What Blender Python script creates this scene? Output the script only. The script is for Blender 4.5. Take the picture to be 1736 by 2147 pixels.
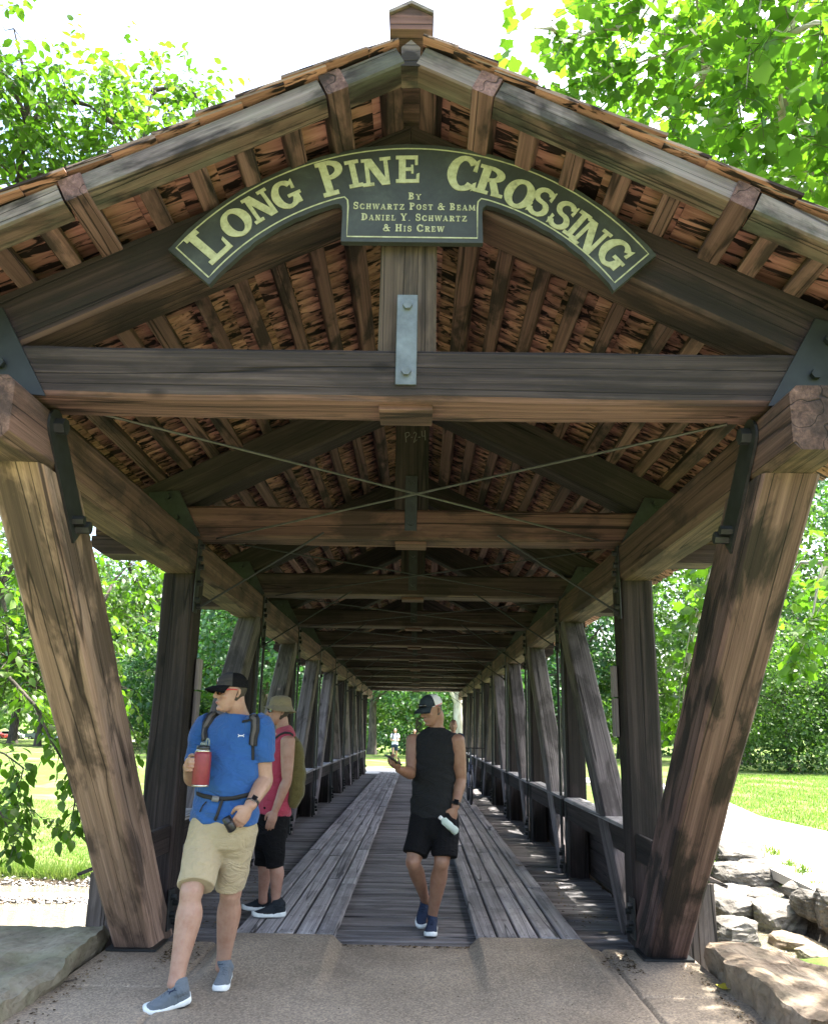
import bpy, bmesh, math, random
import numpy as np
from mathutils import Vector, Matrix, noise
from mathutils.bvhtree import BVHTree

random.seed(7); RNG = np.random.default_rng(7)
scene = bpy.context.scene
for o in list(bpy.data.objects): bpy.data.objects.remove(o)
COL = scene.collection

# ---------------------------------------------------------------- camera
VW, VH, VF = 1736.0, 2147.0, 1760.0          # working pixel grid measured on the photograph
CAM = Vector((0.1, 0.0, 1.52))
_p, _y, _r = math.radians(14.6), math.radians(0.47), math.radians(1.0)
_fw = Vector((-math.sin(_y)*math.cos(_p), math.cos(_y)*math.cos(_p), math.sin(_p)))
_rt0 = Vector((math.cos(_y), math.sin(_y), 0)); _up0 = _rt0.cross(_fw)
_rt = _rt0*math.cos(_r) + _up0*math.sin(_r); _up = _up0*math.cos(_r) - _rt0*math.sin(_r)
cd = bpy.data.cameras.new('camera'); cam = bpy.data.objects.new('camera', cd); COL.objects.link(cam)
cam.matrix_world = Matrix(((_rt.x, _up.x, -_fw.x, CAM.x), (_rt.y, _up.y, -_fw.y, CAM.y), (_rt.z, _up.z, -_fw.z, CAM.z), (0, 0, 0, 1)))
cd.sensor_fit = 'VERTICAL'; cd.sensor_height = 24.0; cd.lens = 24.0*VF/VH
cd.clip_start = 0.05; cd.clip_end = 3000
scene.camera = cam

def ray(x, y): return (_fw + _rt*((x-VW/2)/VF) + _up*((VH/2-y)/VF)).normalized()
def onY(x, y, Y): v = ray(x, y); return CAM + v*((Y-CAM.y)/v.y)
def onZ(x, y, Z): v = ray(x, y); return CAM + v*((Z-CAM.z)/v.z)
def onX(x, y, X): v = ray(x, y); return CAM + v*((X-CAM.x)/v.x)

# ---------------------------------------------------------------- sky, sun, exposure
SUN = Vector((0.40, 0.13, 0.91)).normalized()
world = bpy.data.worlds.new('World'); scene.world = world; world.use_nodes = True
wn = world.node_tree; bgn = wn.nodes['Background']
sky = wn.nodes.new('ShaderNodeTexSky'); sky.sky_type = 'NISHITA'; sky.sun_disc = False
sky.sun_elevation = math.asin(SUN.z); sky.sun_rotation = math.atan2(SUN.x, SUN.y)
sky.air_density = 1.0; sky.dust_density = 5.0; sky.ozone_density = 0.6
wn.links.new(sky.outputs[0], bgn.inputs[0]); bgn.inputs[1].default_value = 0.15
sd = bpy.data.lights.new('sun', 'SUN'); sd.energy = 4.0; sd.angle = math.radians(0.53); sd.color = (1.0, 0.96, 0.90)
sun = bpy.data.objects.new('sun', sd); COL.objects.link(sun)
sun.rotation_euler = SUN.to_track_quat('Z', 'Y').to_euler(); sun.location = (8, 0, 20)
scene.render.engine = 'CYCLES'
scene.view_settings.view_transform = 'Standard'; scene.view_settings.look = 'None'
scene.view_settings.exposure = 2.65; scene.view_settings.gamma = 1.0
scene.view_settings.use_curve_mapping = False
scene.cycles.max_bounces = 8; scene.cycles.diffuse_bounces = 5; scene.cycles.transmission_bounces = 6
scene.cycles.sample_clamp_indirect = 6.0

# ---------------------------------------------------------------- scene helpers
WM = {}
def link(o, parent=None, world_m=None):
    COL.objects.link(o)
    m = world_m or Matrix.Identity(4)
    WM[o] = m
    if parent is not None:
        o.parent = parent; o.matrix_basis = WM[parent].inverted() @ m
    else: o.matrix_basis = m
    return o
def tag(o, label=None, cat=None, group=None, kind=None):
    if label: o['label'] = label
    if cat: o['category'] = cat
    if group: o['group'] = group
    if kind: o['kind'] = kind
    return o
def empty(name, loc, label, cat, group=None):
    o = bpy.data.objects.new(name, None); o.empty_display_size = 0.1
    link(o, None, Matrix.Translation(Vector(loc))); return tag(o, label, cat, group)
def mesh_of(name, verts, faces, mat=None, smooth=False):
    me = bpy.data.meshes.new(name)
    me.from_pydata([tuple(v) for v in verts], [], [tuple(f) for f in faces]); me.update()
    if mat: me.materials.append(mat)
    if smooth: me.polygons.foreach_set('use_smooth', [True]*len(me.polygons))
    return me
def solid(name, verts, faces, mat, parent=None, world_m=None, smooth=False):
    """verts in world coordinates when world_m is None and parent is given"""
    if world_m is None and parent is not None:
        world_m = WM[parent]; inv = world_m.inverted(); verts = [inv @ Vector(v) for v in verts]
    return link(bpy.data.objects.new(name, mesh_of(name, verts, faces, mat, smooth)), parent, world_m)
def inst(name, me, parent, world_m):
    return link(bpy.data.objects.new(name, me), parent, world_m)
def fast_mesh(name, V, F, mat, smooth=False, col=None, colF=None):
    """numpy verts (n,3), faces (m,k) of equal size"""
    me = bpy.data.meshes.new(name); k = F.shape[1]
    me.vertices.add(len(V)); me.vertices.foreach_set('co', np.ascontiguousarray(V, dtype=np.float32).ravel())
    me.loops.add(F.size); me.loops.foreach_set('vertex_index', np.ascontiguousarray(F, dtype=np.int32).ravel())
    me.polygons.add(len(F)); me.polygons.foreach_set('loop_start', np.arange(0, F.size, k, dtype=np.int32))
    me.polygons.foreach_set('loop_total', np.full(len(F), k, dtype=np.int32))
    if smooth: me.polygons.foreach_set('use_smooth', np.ones(len(F), dtype=bool))
    me.update(calc_edges=True)
    if col is not None:
        a = me.attributes.new('tint', 'FLOAT', 'POINT'); a.data.foreach_set('value', np.ascontiguousarray(col, dtype=np.float32))
    me.materials.append(mat); return me
def frame(x_dir, up):
    x = Vector(x_dir).normalized(); up = Vector(up)
    y = up.cross(x)
    if y.length < 1e-5: y = Vector((0, 1, 0)).cross(x)
    y.normalize(); z = x.cross(y)
    return Matrix(((x.x, y.x, z.x), (x.y, y.y, z.y), (x.z, y.z, z.z)))

# ---------------------------------------------------------------- materials
def newmat(name):
    m = bpy.data.materials.new(name); m.use_nodes = True; nt = m.node_tree
    return m, nt, nt.nodes['Principled BSDF']
def N(nt, t, **kw):
    n = nt.nodes.new(t)
    for k, v in kw.items():
        if k == 'inp':
            for i, val in v.items(): n.inputs[i].default_value = val
        else: setattr(n, k, v)
    return n
def L(nt, a, b): nt.links.new(a, b)
def ramp(nt, stops, interp='LINEAR'):
    r = nt.nodes.new('ShaderNodeValToRGB'); r.color_ramp.interpolation = interp
    e = r.color_ramp.elements
    while len(e) < len(stops): e.new(0.5)
    for el, (p, c) in zip(e, stops):
        el.position = p; el.color = (*c, 1) if len(c) == 3 else c
    return r
def mixc(nt, fac, a, b, blend='MIX'):
    m = nt.nodes.new('ShaderNodeMix'); m.data_type = 'RGBA'; m.blend_type = blend
    for i, v in ((0, fac), (6, a), (7, b)):
        if hasattr(v, 'is_linked') or hasattr(v, 'links'): nt.links.new(v, m.inputs[i])
        elif i == 0: m.inputs[0].default_value = v
        else: m.inputs[i].default_value = (*v, 1)
    return m.outputs[2]
def obj_coord(nt, scale=(1, 1, 1), rnd=True):
    tc = N(nt, 'ShaderNodeTexCoord'); v = tc.outputs['Object']
    if rnd:
        oi = N(nt, 'ShaderNodeObjectInfo')
        m = N(nt, 'ShaderNodeVectorMath', operation='SCALE'); m.inputs[0].default_value = (31.7, 17.3, 23.9)
        L(nt, oi.outputs['Random'], m.inputs['Scale'])
        a = N(nt, 'ShaderNodeVectorMath', operation='ADD'); L(nt, v, a.inputs[0]); L(nt, m.outputs[0], a.inputs[1]); v = a.outputs[0]
    mp = N(nt, 'ShaderNodeMapping'); mp.inputs['Scale'].default_value = scale; L(nt, v, mp.inputs['Vector'])
    return mp.outputs['Vector'], v
def noise_n(nt, vec, scale, detail=4, rough=0.55, dist=0.0):
    n = N(nt, 'ShaderNodeTexNoise'); n.inputs['Scale'].default_value = scale; n.inputs['Detail'].default_value = detail
    n.inputs['Roughness'].default_value = rough; n.inputs['Distortion'].default_value = dist
    if vec is not None: L(nt, vec, n.inputs['Vector'])
    return n.outputs[0]
def bump(nt, bsdf, h, strength=0.4, dist=0.01):
    b = N(nt, 'ShaderNodeBump'); b.inputs['Strength'].default_value = strength; b.inputs['Distance'].default_value = dist
    L(nt, h, b.inputs['Height']); L(nt, b.outputs[0], bsdf.inputs['Normal']); return b

def wood(name, dark, mid, light, stain=0.5, stain_col=(0.012, 0.010, 0.009), rough=0.82, var=0.35, grain=1.0, cracks=True, moss=0.0, bstr=0.6, under=None):
    m, nt, bs = newmat(name)
    gv, raw = obj_coord(nt, (0.14*grain, 8*grain, 8*grain))
    tw = (1.02, 0.925, 1.0); dark, mid, light = (tuple(a*b for a, b in zip(q, tw)) for q in (dark, mid, light))
    g = noise_n(nt, gv, 2.6, 10, 0.68, 0.15)
    fine_v = N(nt, 'ShaderNodeMapping'); fine_v.inputs['Scale'].default_value = (0.25, 26, 26); L(nt, raw, fine_v.inputs['Vector'])
    f0 = noise_n(nt, fine_v.outputs[0], 1.9, 6, 0.72, 0.25)
    fm = N(nt, 'ShaderNodeMapRange'); fm.inputs['From Min'].default_value = 0.3; fm.inputs['From Max'].default_value = 0.7; L(nt, f0, fm.inputs[0]); f = fm.outputs[0]
    r = ramp(nt, [(0.20, dark), (0.47, mid), (0.80, light)]); L(nt, g, r.inputs[0])
    rc0 = r.outputs[0]
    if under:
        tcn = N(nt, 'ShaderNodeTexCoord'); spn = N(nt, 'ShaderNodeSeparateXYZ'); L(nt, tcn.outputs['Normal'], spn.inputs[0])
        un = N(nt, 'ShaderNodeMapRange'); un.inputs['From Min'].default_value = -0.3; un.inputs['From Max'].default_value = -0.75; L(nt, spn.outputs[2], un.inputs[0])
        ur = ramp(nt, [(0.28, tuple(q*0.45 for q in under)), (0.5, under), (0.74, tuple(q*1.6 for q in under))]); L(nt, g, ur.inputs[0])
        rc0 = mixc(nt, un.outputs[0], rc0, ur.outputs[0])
    c = mixc(nt, 0.42, rc0, f, 'OVERLAY')
    # broad colour drift along the timber (weather, old finish)
    bv = N(nt, 'ShaderNodeMapping'); bv.inputs['Scale'].default_value = (0.9, 2.6, 2.6); L(nt, raw, bv.inputs['Vector'])
    b = noise_n(nt, bv.outputs[0], 1.7, 5, 0.6, 0.4)
    st = ramp(nt, [(0.48, (0, 0, 0)), (0.58, (1, 1, 1))]); L(nt, b, st.inputs[0])
    sm = N(nt, 'ShaderNodeMath', operation='MULTIPLY'); L(nt, st.outputs[0], sm.inputs[0]); sm.inputs[1].default_value = stain
    c = mixc(nt, sm.outputs[0], c, stain_col)
    if moss > 0:
        b2 = noise_n(nt, bv.outputs[0], 3.1, 5, 0.6)
        ms = ramp(nt, [(0.42, (0, 0, 0)), (0.7, (1, 1, 1))]); L(nt, b2, ms.inputs[0])
        mm = N(nt, 'ShaderNodeMath', operation='MULTIPLY'); L(nt, ms.outputs[0], mm.inputs[0]); mm.inputs[1].default_value = moss
        c = mixc(nt, mm.outputs[0], c, (0.20, 0.22, 0.17))
    # short dark checks and flecks along the grain
    kv = N(nt, 'ShaderNodeMapping'); kv.inputs['Scale'].default_value = (1.2, 36, 36); L(nt, raw, kv.inputs['Vector'])
    kn = noise_n(nt, kv.outputs[0], 1.5, 5, 0.65, 0.2)
    kr = ramp(nt, [(0.60, (1, 1, 1)), (0.70, (0.34, 0.32, 0.31))]); L(nt, kn, kr.inputs[0])
    c = mixc(nt, 0.45, c, kr.outputs[0], 'MULTIPLY')
    # knots
    vk = N(nt, 'ShaderNodeTexVoronoi'); vk.inputs['Scale'].default_value = 1.0; vkm = N(nt, 'ShaderNodeMapping'); vkm.inputs['Scale'].default_value = (1.1, 2.6, 2.6); L(nt, raw, vkm.inputs['Vector']); L(nt, vkm.outputs[0], vk.inputs['Vector'])
    vr_ = ramp(nt, [(0.035, (0.22, 0.20, 0.19)), (0.075, (1, 1, 1))]); L(nt, vk.outputs['Distance'], vr_.inputs[0])
    c = mixc(nt, 0.8, c, vr_.outputs[0], 'MULTIPLY')
    h = g
    if cracks:
        cv = N(nt, 'ShaderNodeMapping'); cv.inputs['Scale'].default_value = (0.09, 4.5, 4.5); L(nt, raw, cv.inputs['Vector'])
        cr = noise_n(nt, cv.outputs[0], 1.9, 1, 0.5, 0.0)
        ck = ramp(nt, [(0.488, (1, 1, 1)), (0.497, (0, 0, 0)), (0.503, (0, 0, 0)), (0.512, (1, 1, 1))]); L(nt, cr, ck.inputs[0])
        ckm = N(nt, 'ShaderNodeMapRange'); ckm.inputs['To Min'].default_value = 0.22; L(nt, ck.outputs[0], ckm.inputs[0])
        c = mixc(nt, 1.0, c, ckm.outputs[0], 'MULTIPLY')
        hm = N(nt, 'ShaderNodeMath', operation='MULTIPLY_ADD'); L(nt, ck.outputs[0], hm.inputs[0]); hm.inputs[1].default_value = 0.8; L(nt, g, hm.inputs[2]); h = hm.outputs[0]
    oi = N(nt, 'ShaderNodeObjectInfo')
    vr = N(nt, 'ShaderNodeMapRange'); vr.inputs['To Min'].default_value = 1-var; vr.inputs['To Max'].default_value = 1+var; L(nt, oi.outputs['Random'], vr.inputs[0])
    c = mixc(nt, 1.0, c, vr.outputs[0], 'MULTIPLY')
    L(nt, c, bs.inputs['Base Color'])
    rr = N(nt, 'ShaderNodeMapRange'); rr.inputs['To Min'].default_value = rough+0.1; rr.inputs['To Max'].default_value = rough-0.12; L(nt, g, rr.inputs[0])
    L(nt, rr.outputs[0], bs.inputs['Roughness']); bs.inputs['Specular IOR Level'].default_value = 0.3
    hf = N(nt, 'ShaderNodeMath', operation='MULTIPLY_ADD'); L(nt, f, hf.inputs[0]); hf.inputs[1].default_value = 0.35; L(nt, h, hf.inputs[2])
    bump(nt, bs, hf.outputs[0], bstr, 0.012)
    return m
def plain(name, col, rough=0.6, metal=0.0, var=0.0, nscale=30, namp=0.15, bstr=0.0, spec=0.5, sheen=0.0):
    m, nt, bs = newmat(name)
    v, _ = obj_coord(nt, (1, 1, 1), False)
    n = noise_n(nt, v, nscale, 5, 0.6)
    mr = N(nt, 'ShaderNodeMapRange'); mr.inputs['From Min'].default_value = 0.25; mr.inputs['From Max'].default_value = 0.75
    mr.inputs['To Min'].default_value = 1-namp; mr.inputs['To Max'].default_value = 1+namp; L(nt, n, mr.inputs[0])
    L(nt, mixc(nt, 1.0, col, mr.outputs[0], 'MULTIPLY'), bs.inputs['Base Color'])
    bs.inputs['Roughness'].default_value = rough; bs.inputs['Metallic'].default_value = metal
    bs.inputs['Specular IOR Level'].default_value = spec
    if sheen: bs.inputs['Sheen Weight'].default_value = sheen
    if bstr: bump(nt, bs, n, bstr, 0.004)
    return m

M = {}
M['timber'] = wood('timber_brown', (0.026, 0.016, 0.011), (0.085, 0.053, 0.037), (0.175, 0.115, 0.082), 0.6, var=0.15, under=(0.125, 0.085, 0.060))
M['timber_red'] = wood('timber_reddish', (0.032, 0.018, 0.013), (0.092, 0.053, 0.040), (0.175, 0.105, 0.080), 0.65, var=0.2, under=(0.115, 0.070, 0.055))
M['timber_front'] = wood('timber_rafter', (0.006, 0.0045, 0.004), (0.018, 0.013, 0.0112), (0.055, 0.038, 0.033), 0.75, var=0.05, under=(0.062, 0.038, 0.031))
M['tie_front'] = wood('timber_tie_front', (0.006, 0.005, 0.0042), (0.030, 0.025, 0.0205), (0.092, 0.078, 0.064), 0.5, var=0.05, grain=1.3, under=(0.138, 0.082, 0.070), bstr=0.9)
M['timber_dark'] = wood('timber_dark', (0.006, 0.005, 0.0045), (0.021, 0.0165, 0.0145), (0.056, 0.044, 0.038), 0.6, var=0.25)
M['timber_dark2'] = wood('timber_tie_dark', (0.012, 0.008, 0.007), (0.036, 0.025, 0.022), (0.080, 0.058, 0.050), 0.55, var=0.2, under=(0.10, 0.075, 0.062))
M['timber_grey'] = wood('timber_weathered', (0.045, 0.042, 0.039), (0.14, 0.132, 0.122), (0.27, 0.26, 0.24), 0.55, var=0.3)
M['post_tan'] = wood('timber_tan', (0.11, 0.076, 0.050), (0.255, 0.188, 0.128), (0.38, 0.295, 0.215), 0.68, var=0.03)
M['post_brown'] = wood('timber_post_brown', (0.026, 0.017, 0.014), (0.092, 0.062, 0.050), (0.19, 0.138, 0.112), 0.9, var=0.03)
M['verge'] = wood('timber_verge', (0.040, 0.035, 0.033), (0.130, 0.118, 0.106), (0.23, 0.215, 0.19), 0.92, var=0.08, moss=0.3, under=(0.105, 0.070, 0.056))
M['purlin'] = wood('timber_purlin', (0.042, 0.025, 0.021), (0.112, 0.070, 0.058), (0.21, 0.145, 0.120), 0.85, var=0.3)
M['deck'] = wood('deck_board', (0.155, 0.162, 0.148), (0.29, 0.305, 0.282), (0.41, 0.435, 0.402), 0.35, var=0.22, stain_col=(0.04, 0.036, 0.036))
M['deck_dark'] = wood('deck_plank_dark', (0.066, 0.069, 0.063), (0.16, 0.167, 0.154), (0.265, 0.278, 0.256), 0.4, var=0.3)
M['siding'] = wood('siding_board', (0.024, 0.021, 0.018), (0.075, 0.066, 0.054), (0.15, 0.135, 0.11), 0.4, var=0.3)

def shingle_mat():
    m, nt, bs = newmat('cedar_shingle')
    v, raw = obj_coord(nt, (1.2, 14, 14))
    g = noise_n(nt, v, 2.2, 7, 0.6, 0.5)
    r = ramp(nt, [(0.25, (0.13, 0.066, 0.048)), (0.5, (0.31, 0.165, 0.122)), (0.8, (0.44, 0.27, 0.21))]); L(nt, g, r.inputs[0])
    tcn = N(nt, 'ShaderNodeTexCoord'); spn = N(nt, 'ShaderNodeSeparateXYZ'); L(nt, tcn.outputs['Normal'], spn.inputs[0])
    up = N(nt, 'ShaderNodeMapRange'); up.inputs['From Min'].default_value = 0.4; up.inputs['From Max'].default_value = 0.8; L(nt, spn.outputs[2], up.inputs[0])
    gr = ramp(nt, [(0.3, (0.09, 0.085, 0.075)), (0.7, (0.24, 0.225, 0.195))]); L(nt, g, gr.inputs[0])
    rmix = mixc(nt, up.outputs[0], r.outputs[0], gr.outputs[0])
    ab = N(nt, 'ShaderNodeMath', operation='ABSOLUTE'); L(nt, spn.outputs[1], ab.inputs[0]); sdg = N(nt, 'ShaderNodeMapRange'); sdg.inputs['From Min'].default_value = 0.6; sdg.inputs['From Max'].default_value = 0.9; sdg.inputs['To Max'].default_value = 0.75; L(nt, ab.outputs[0], sdg.inputs[0])
    rmix = mixc(nt, sdg.outputs[0], rmix, (0.150, 0.128, 0.108))
    sv = N(nt, 'ShaderNodeMapping'); sv.inputs['Scale'].default_value = (1.8, 9, 9); L(nt, raw, sv.inputs['Vector'])
    s = noise_n(nt, sv.outputs[0], 1.6, 4, 0.6, 0.8)
    st = ramp(nt, [(0.515, (0, 0, 0)), (0.57, (1, 1, 1))]); L(nt, s, st.inputs[0])
    c = mixc(nt, st.outputs[0], rmix, (0.018, 0.012, 0.010))
    oi = N(nt, 'ShaderNodeObjectInfo'); at = N(nt, 'ShaderNodeAttribute', attribute_name='tint')
    ad = N(nt, 'ShaderNodeMath', operation='ADD'); L(nt, oi.outputs['Random'], ad.inputs[0]); L(nt, at.outputs['Fac'], ad.inputs[1])
    fr = N(nt, 'ShaderNodeMath', operation='FRACT'); L(nt, ad.outputs[0], fr.inputs[0])
    vr = N(nt, 'ShaderNodeMapRange'); vr.inputs['To Min'].default_value = 0.6; vr.inputs['To Max'].default_value = 1.3; L(nt, fr.outputs[0], vr.inputs[0])
    L(nt, mixc(nt, 1.0, c, vr.outputs[0], 'MULTIPLY'), bs.inputs['Base Color'])
    bs.inputs['Roughness'].default_value = 0.85; bs.inputs['Specular IOR Level'].default_value = 0.2
    bump(nt, bs, g, 0.5, 0.01); return m
M['shingle'] = shingle_mat()
def steel(name, col, rough, metal, nsc=14):
    m, nt, bs = newmat(name); v, _ = obj_coord(nt, (1, 1, 1))
    n = noise_n(nt, v, nsc, 6, 0.65); r = ramp(nt, [(0.3, tuple(c*0.55 for c in col)), (0.55, col), (0.8, tuple(min(1, c*1.5) for c in col))]); L(nt, n, r.inputs[0])
    L(nt, r.outputs[0], bs.inputs['Base Color']); bs.inputs['Roughness'].default_value = rough; bs.inputs['Metallic'].default_value = metal
    bump(nt, bs, n, 0.15, 0.004); return m
M['steel_black'] = steel('black_steel', (0.022, 0.025, 0.025), 0.5, 0.3)
M['steel_teal'] = steel('painted_steel_plate', (0.013, 0.016, 0.0155), 0.55, 0.2, 8)
M['steel_grey'] = steel('galvanised_plate', (0.105, 0.125, 0.13), 0.5, 0.25, 9)
M['rod'] = steel('steel_rod', (0.07, 0.068, 0.063), 0.45, 0.4)
M['nail'] = plain('nail_head', (0.02, 0.018, 0.018), 0.6, 0.3)
# ================================================================ COVERED BRIDGE
BX = 0.02                                     # centre line of the bridge
JY = [3.90 + 3.04*k for k in range(11)]       # tie-beam / joint stations
W_IN, W_OUT = 1.73, 2.01                      # inner / outer face of the trusses
DECK0, DECK1 = 6.735, 31.45
SL = 0.505                                    # roof slope
M['end_siding'] = wood('end_siding', (0.05, 0.044, 0.034), (0.125, 0.112, 0.088), (0.21, 0.19, 0.155), 0.3, var=0.1)
M['pale_board'] = wood('pale_board', (0.12, 0.115, 0.105), (0.25, 0.24, 0.225), (0.36, 0.35, 0.33), 0.2, var=0.1)
bridge = empty('covered_bridge', (BX, 6.7, 0), 'long dark timber covered footbridge with a shingled gable roof', 'bridge')

def beam_mesh(Ln, w, h, ch=0.012, jit=0.004, seed=0, seg=0.28, cut0=None, cut1=None):
    n = max(2, min(40, int(Ln/seg)+1)) if jit > 0 else 2
    y, z, c = w/2, h/2, min(ch, w*0.3, h*0.3)
    sec = [(y-c, -z), (y, -z+c), (y, z-c), (y-c, z), (-y+c, z), (-y, z-c), (-y, -z+c), (-y+c, -z)]
    V, F = [], []
    for i in range(n):
        x = -Ln/2 + Ln*i/(n-1)
        for k, (a, b) in enumerate(sec):
            q = noise.noise_vector(Vector((x*1.3+seed*7.1, (k//2)*3.3, seed*1.7)))
            q2 = noise.noise_vector(Vector((x*4.1+seed*3.1, k*2.3, seed*2.7)))
            xx = x
            if i == 0 and cut0: xx = x + cut0*(b+z)/h
            if i == n-1 and cut1: xx = x + cut1*(b+z)/h
            V.append((xx, a + jit*(q.y + 0.5*q2.y), b + jit*(q.z + 0.5*q2.z)))
    for i in range(n-1):
        for k in range(8):
            k2 = (k+1) % 8
            F.append((i*8+k, i*8+k2, (i+1)*8+k2, (i+1)*8+k))
    F.append(tuple(range(7, -1, -1))); F.append(tuple((n-1)*8+k for k in range(8)))
    return V, F
_seed = [0]
def beam(name, p0, p1, w, h, mat, parent=bridge, up=(0, 0, 1), ch=0.012, jit=0.004, seg=0.28, cut0=None, cut1=None):
    p0, p1 = Vector(p0), Vector(p1); _seed[0] += 1
    R = frame(p1-p0, up).to_4x4(); R.translation = (p0+p1)/2
    V, F = beam_mesh((p1-p0).length, w, h, ch, jit, _seed[0], seg, cut0, cut1)
    return solid(name, V, F, M[mat] if isinstance(mat, str) else mat, parent, R)
def box(name, x0, x1, y0, y1, z0, z1, mat, parent=bridge, ch=0.006, jit=0.0, axis=None):
    """axis-aligned timber whose local X runs along its longest side"""
    d = {'x': x1-x0, 'y': y1-y0, 'z': z1-z0}; axis = axis or max(d, key=d.get)
    c = [(x0+x1)/2, (y0+y1)/2, (z0+z1)/2]
    if axis == 'x': return beam(name, (x0, c[1], c[2]), (x1, c[1], c[2]), d['y'], d['z'], mat, parent, (0, 0, 1), ch, jit)
    if axis == 'y': return beam(name, (c[0], y0, c[2]), (c[0], y1, c[2]), d['x'], d['z'], mat, parent, (0, 0, 1), ch, jit)
    return beam(name, (c[0], c[1], z0), (c[0], c[1], z1), d['x'], d['y'], mat, parent, (0, 1, 0), ch, jit)
def cyl(name, p0, p1, r, mat, parent=bridge, n=10, r1=None):
    p0, p1 = Vector(p0), Vector(p1); R = frame(p1-p0, (0, 0, 1) if abs((p1-p0).normalized().z) < 0.9 else (0, 1, 0)).to_4x4(); R.translation = p0
    Ln = (p1-p0).length; r1 = r if r1 is None else r1
    V = [(0, r*math.cos(2*math.pi*k/n), r*math.sin(2*math.pi*k/n)) for k in range(n)] + [(Ln, r1*math.cos(2*math.pi*k/n), r1*math.sin(2*math.pi*k/n)) for k in range(n)]
    F = [(k, (k+1) % n, n+(k+1) % n, n+k) for k in range(n)] + [tuple(range(n-1, -1, -1)), tuple(range(n, 2*n))]
    return solid(name, V, F, M[mat] if isinstance(mat, str) else mat, parent, R)
def prism(name, poly, d, mat, parent=bridge, bev=0.0):
    """poly: list of world points in a plane; d: extrusion vector"""
    n = len(poly); d = Vector(d); V = [Vector(p) for p in poly] + [Vector(p)+d for p in poly]
    F = [tuple(range(n-1, -1, -1)), tuple(range(n, 2*n))] + [(k, (k+1) % n, n+(k+1) % n, n+k) for k in range(n)]
    c = sum((Vector(p) for p in poly), Vector())/n
    Mx = Matrix.Translation(c)
    return solid(name, [v-c for v in V], F, M[mat] if isinstance(mat, str) else mat, parent, Mx)

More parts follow.
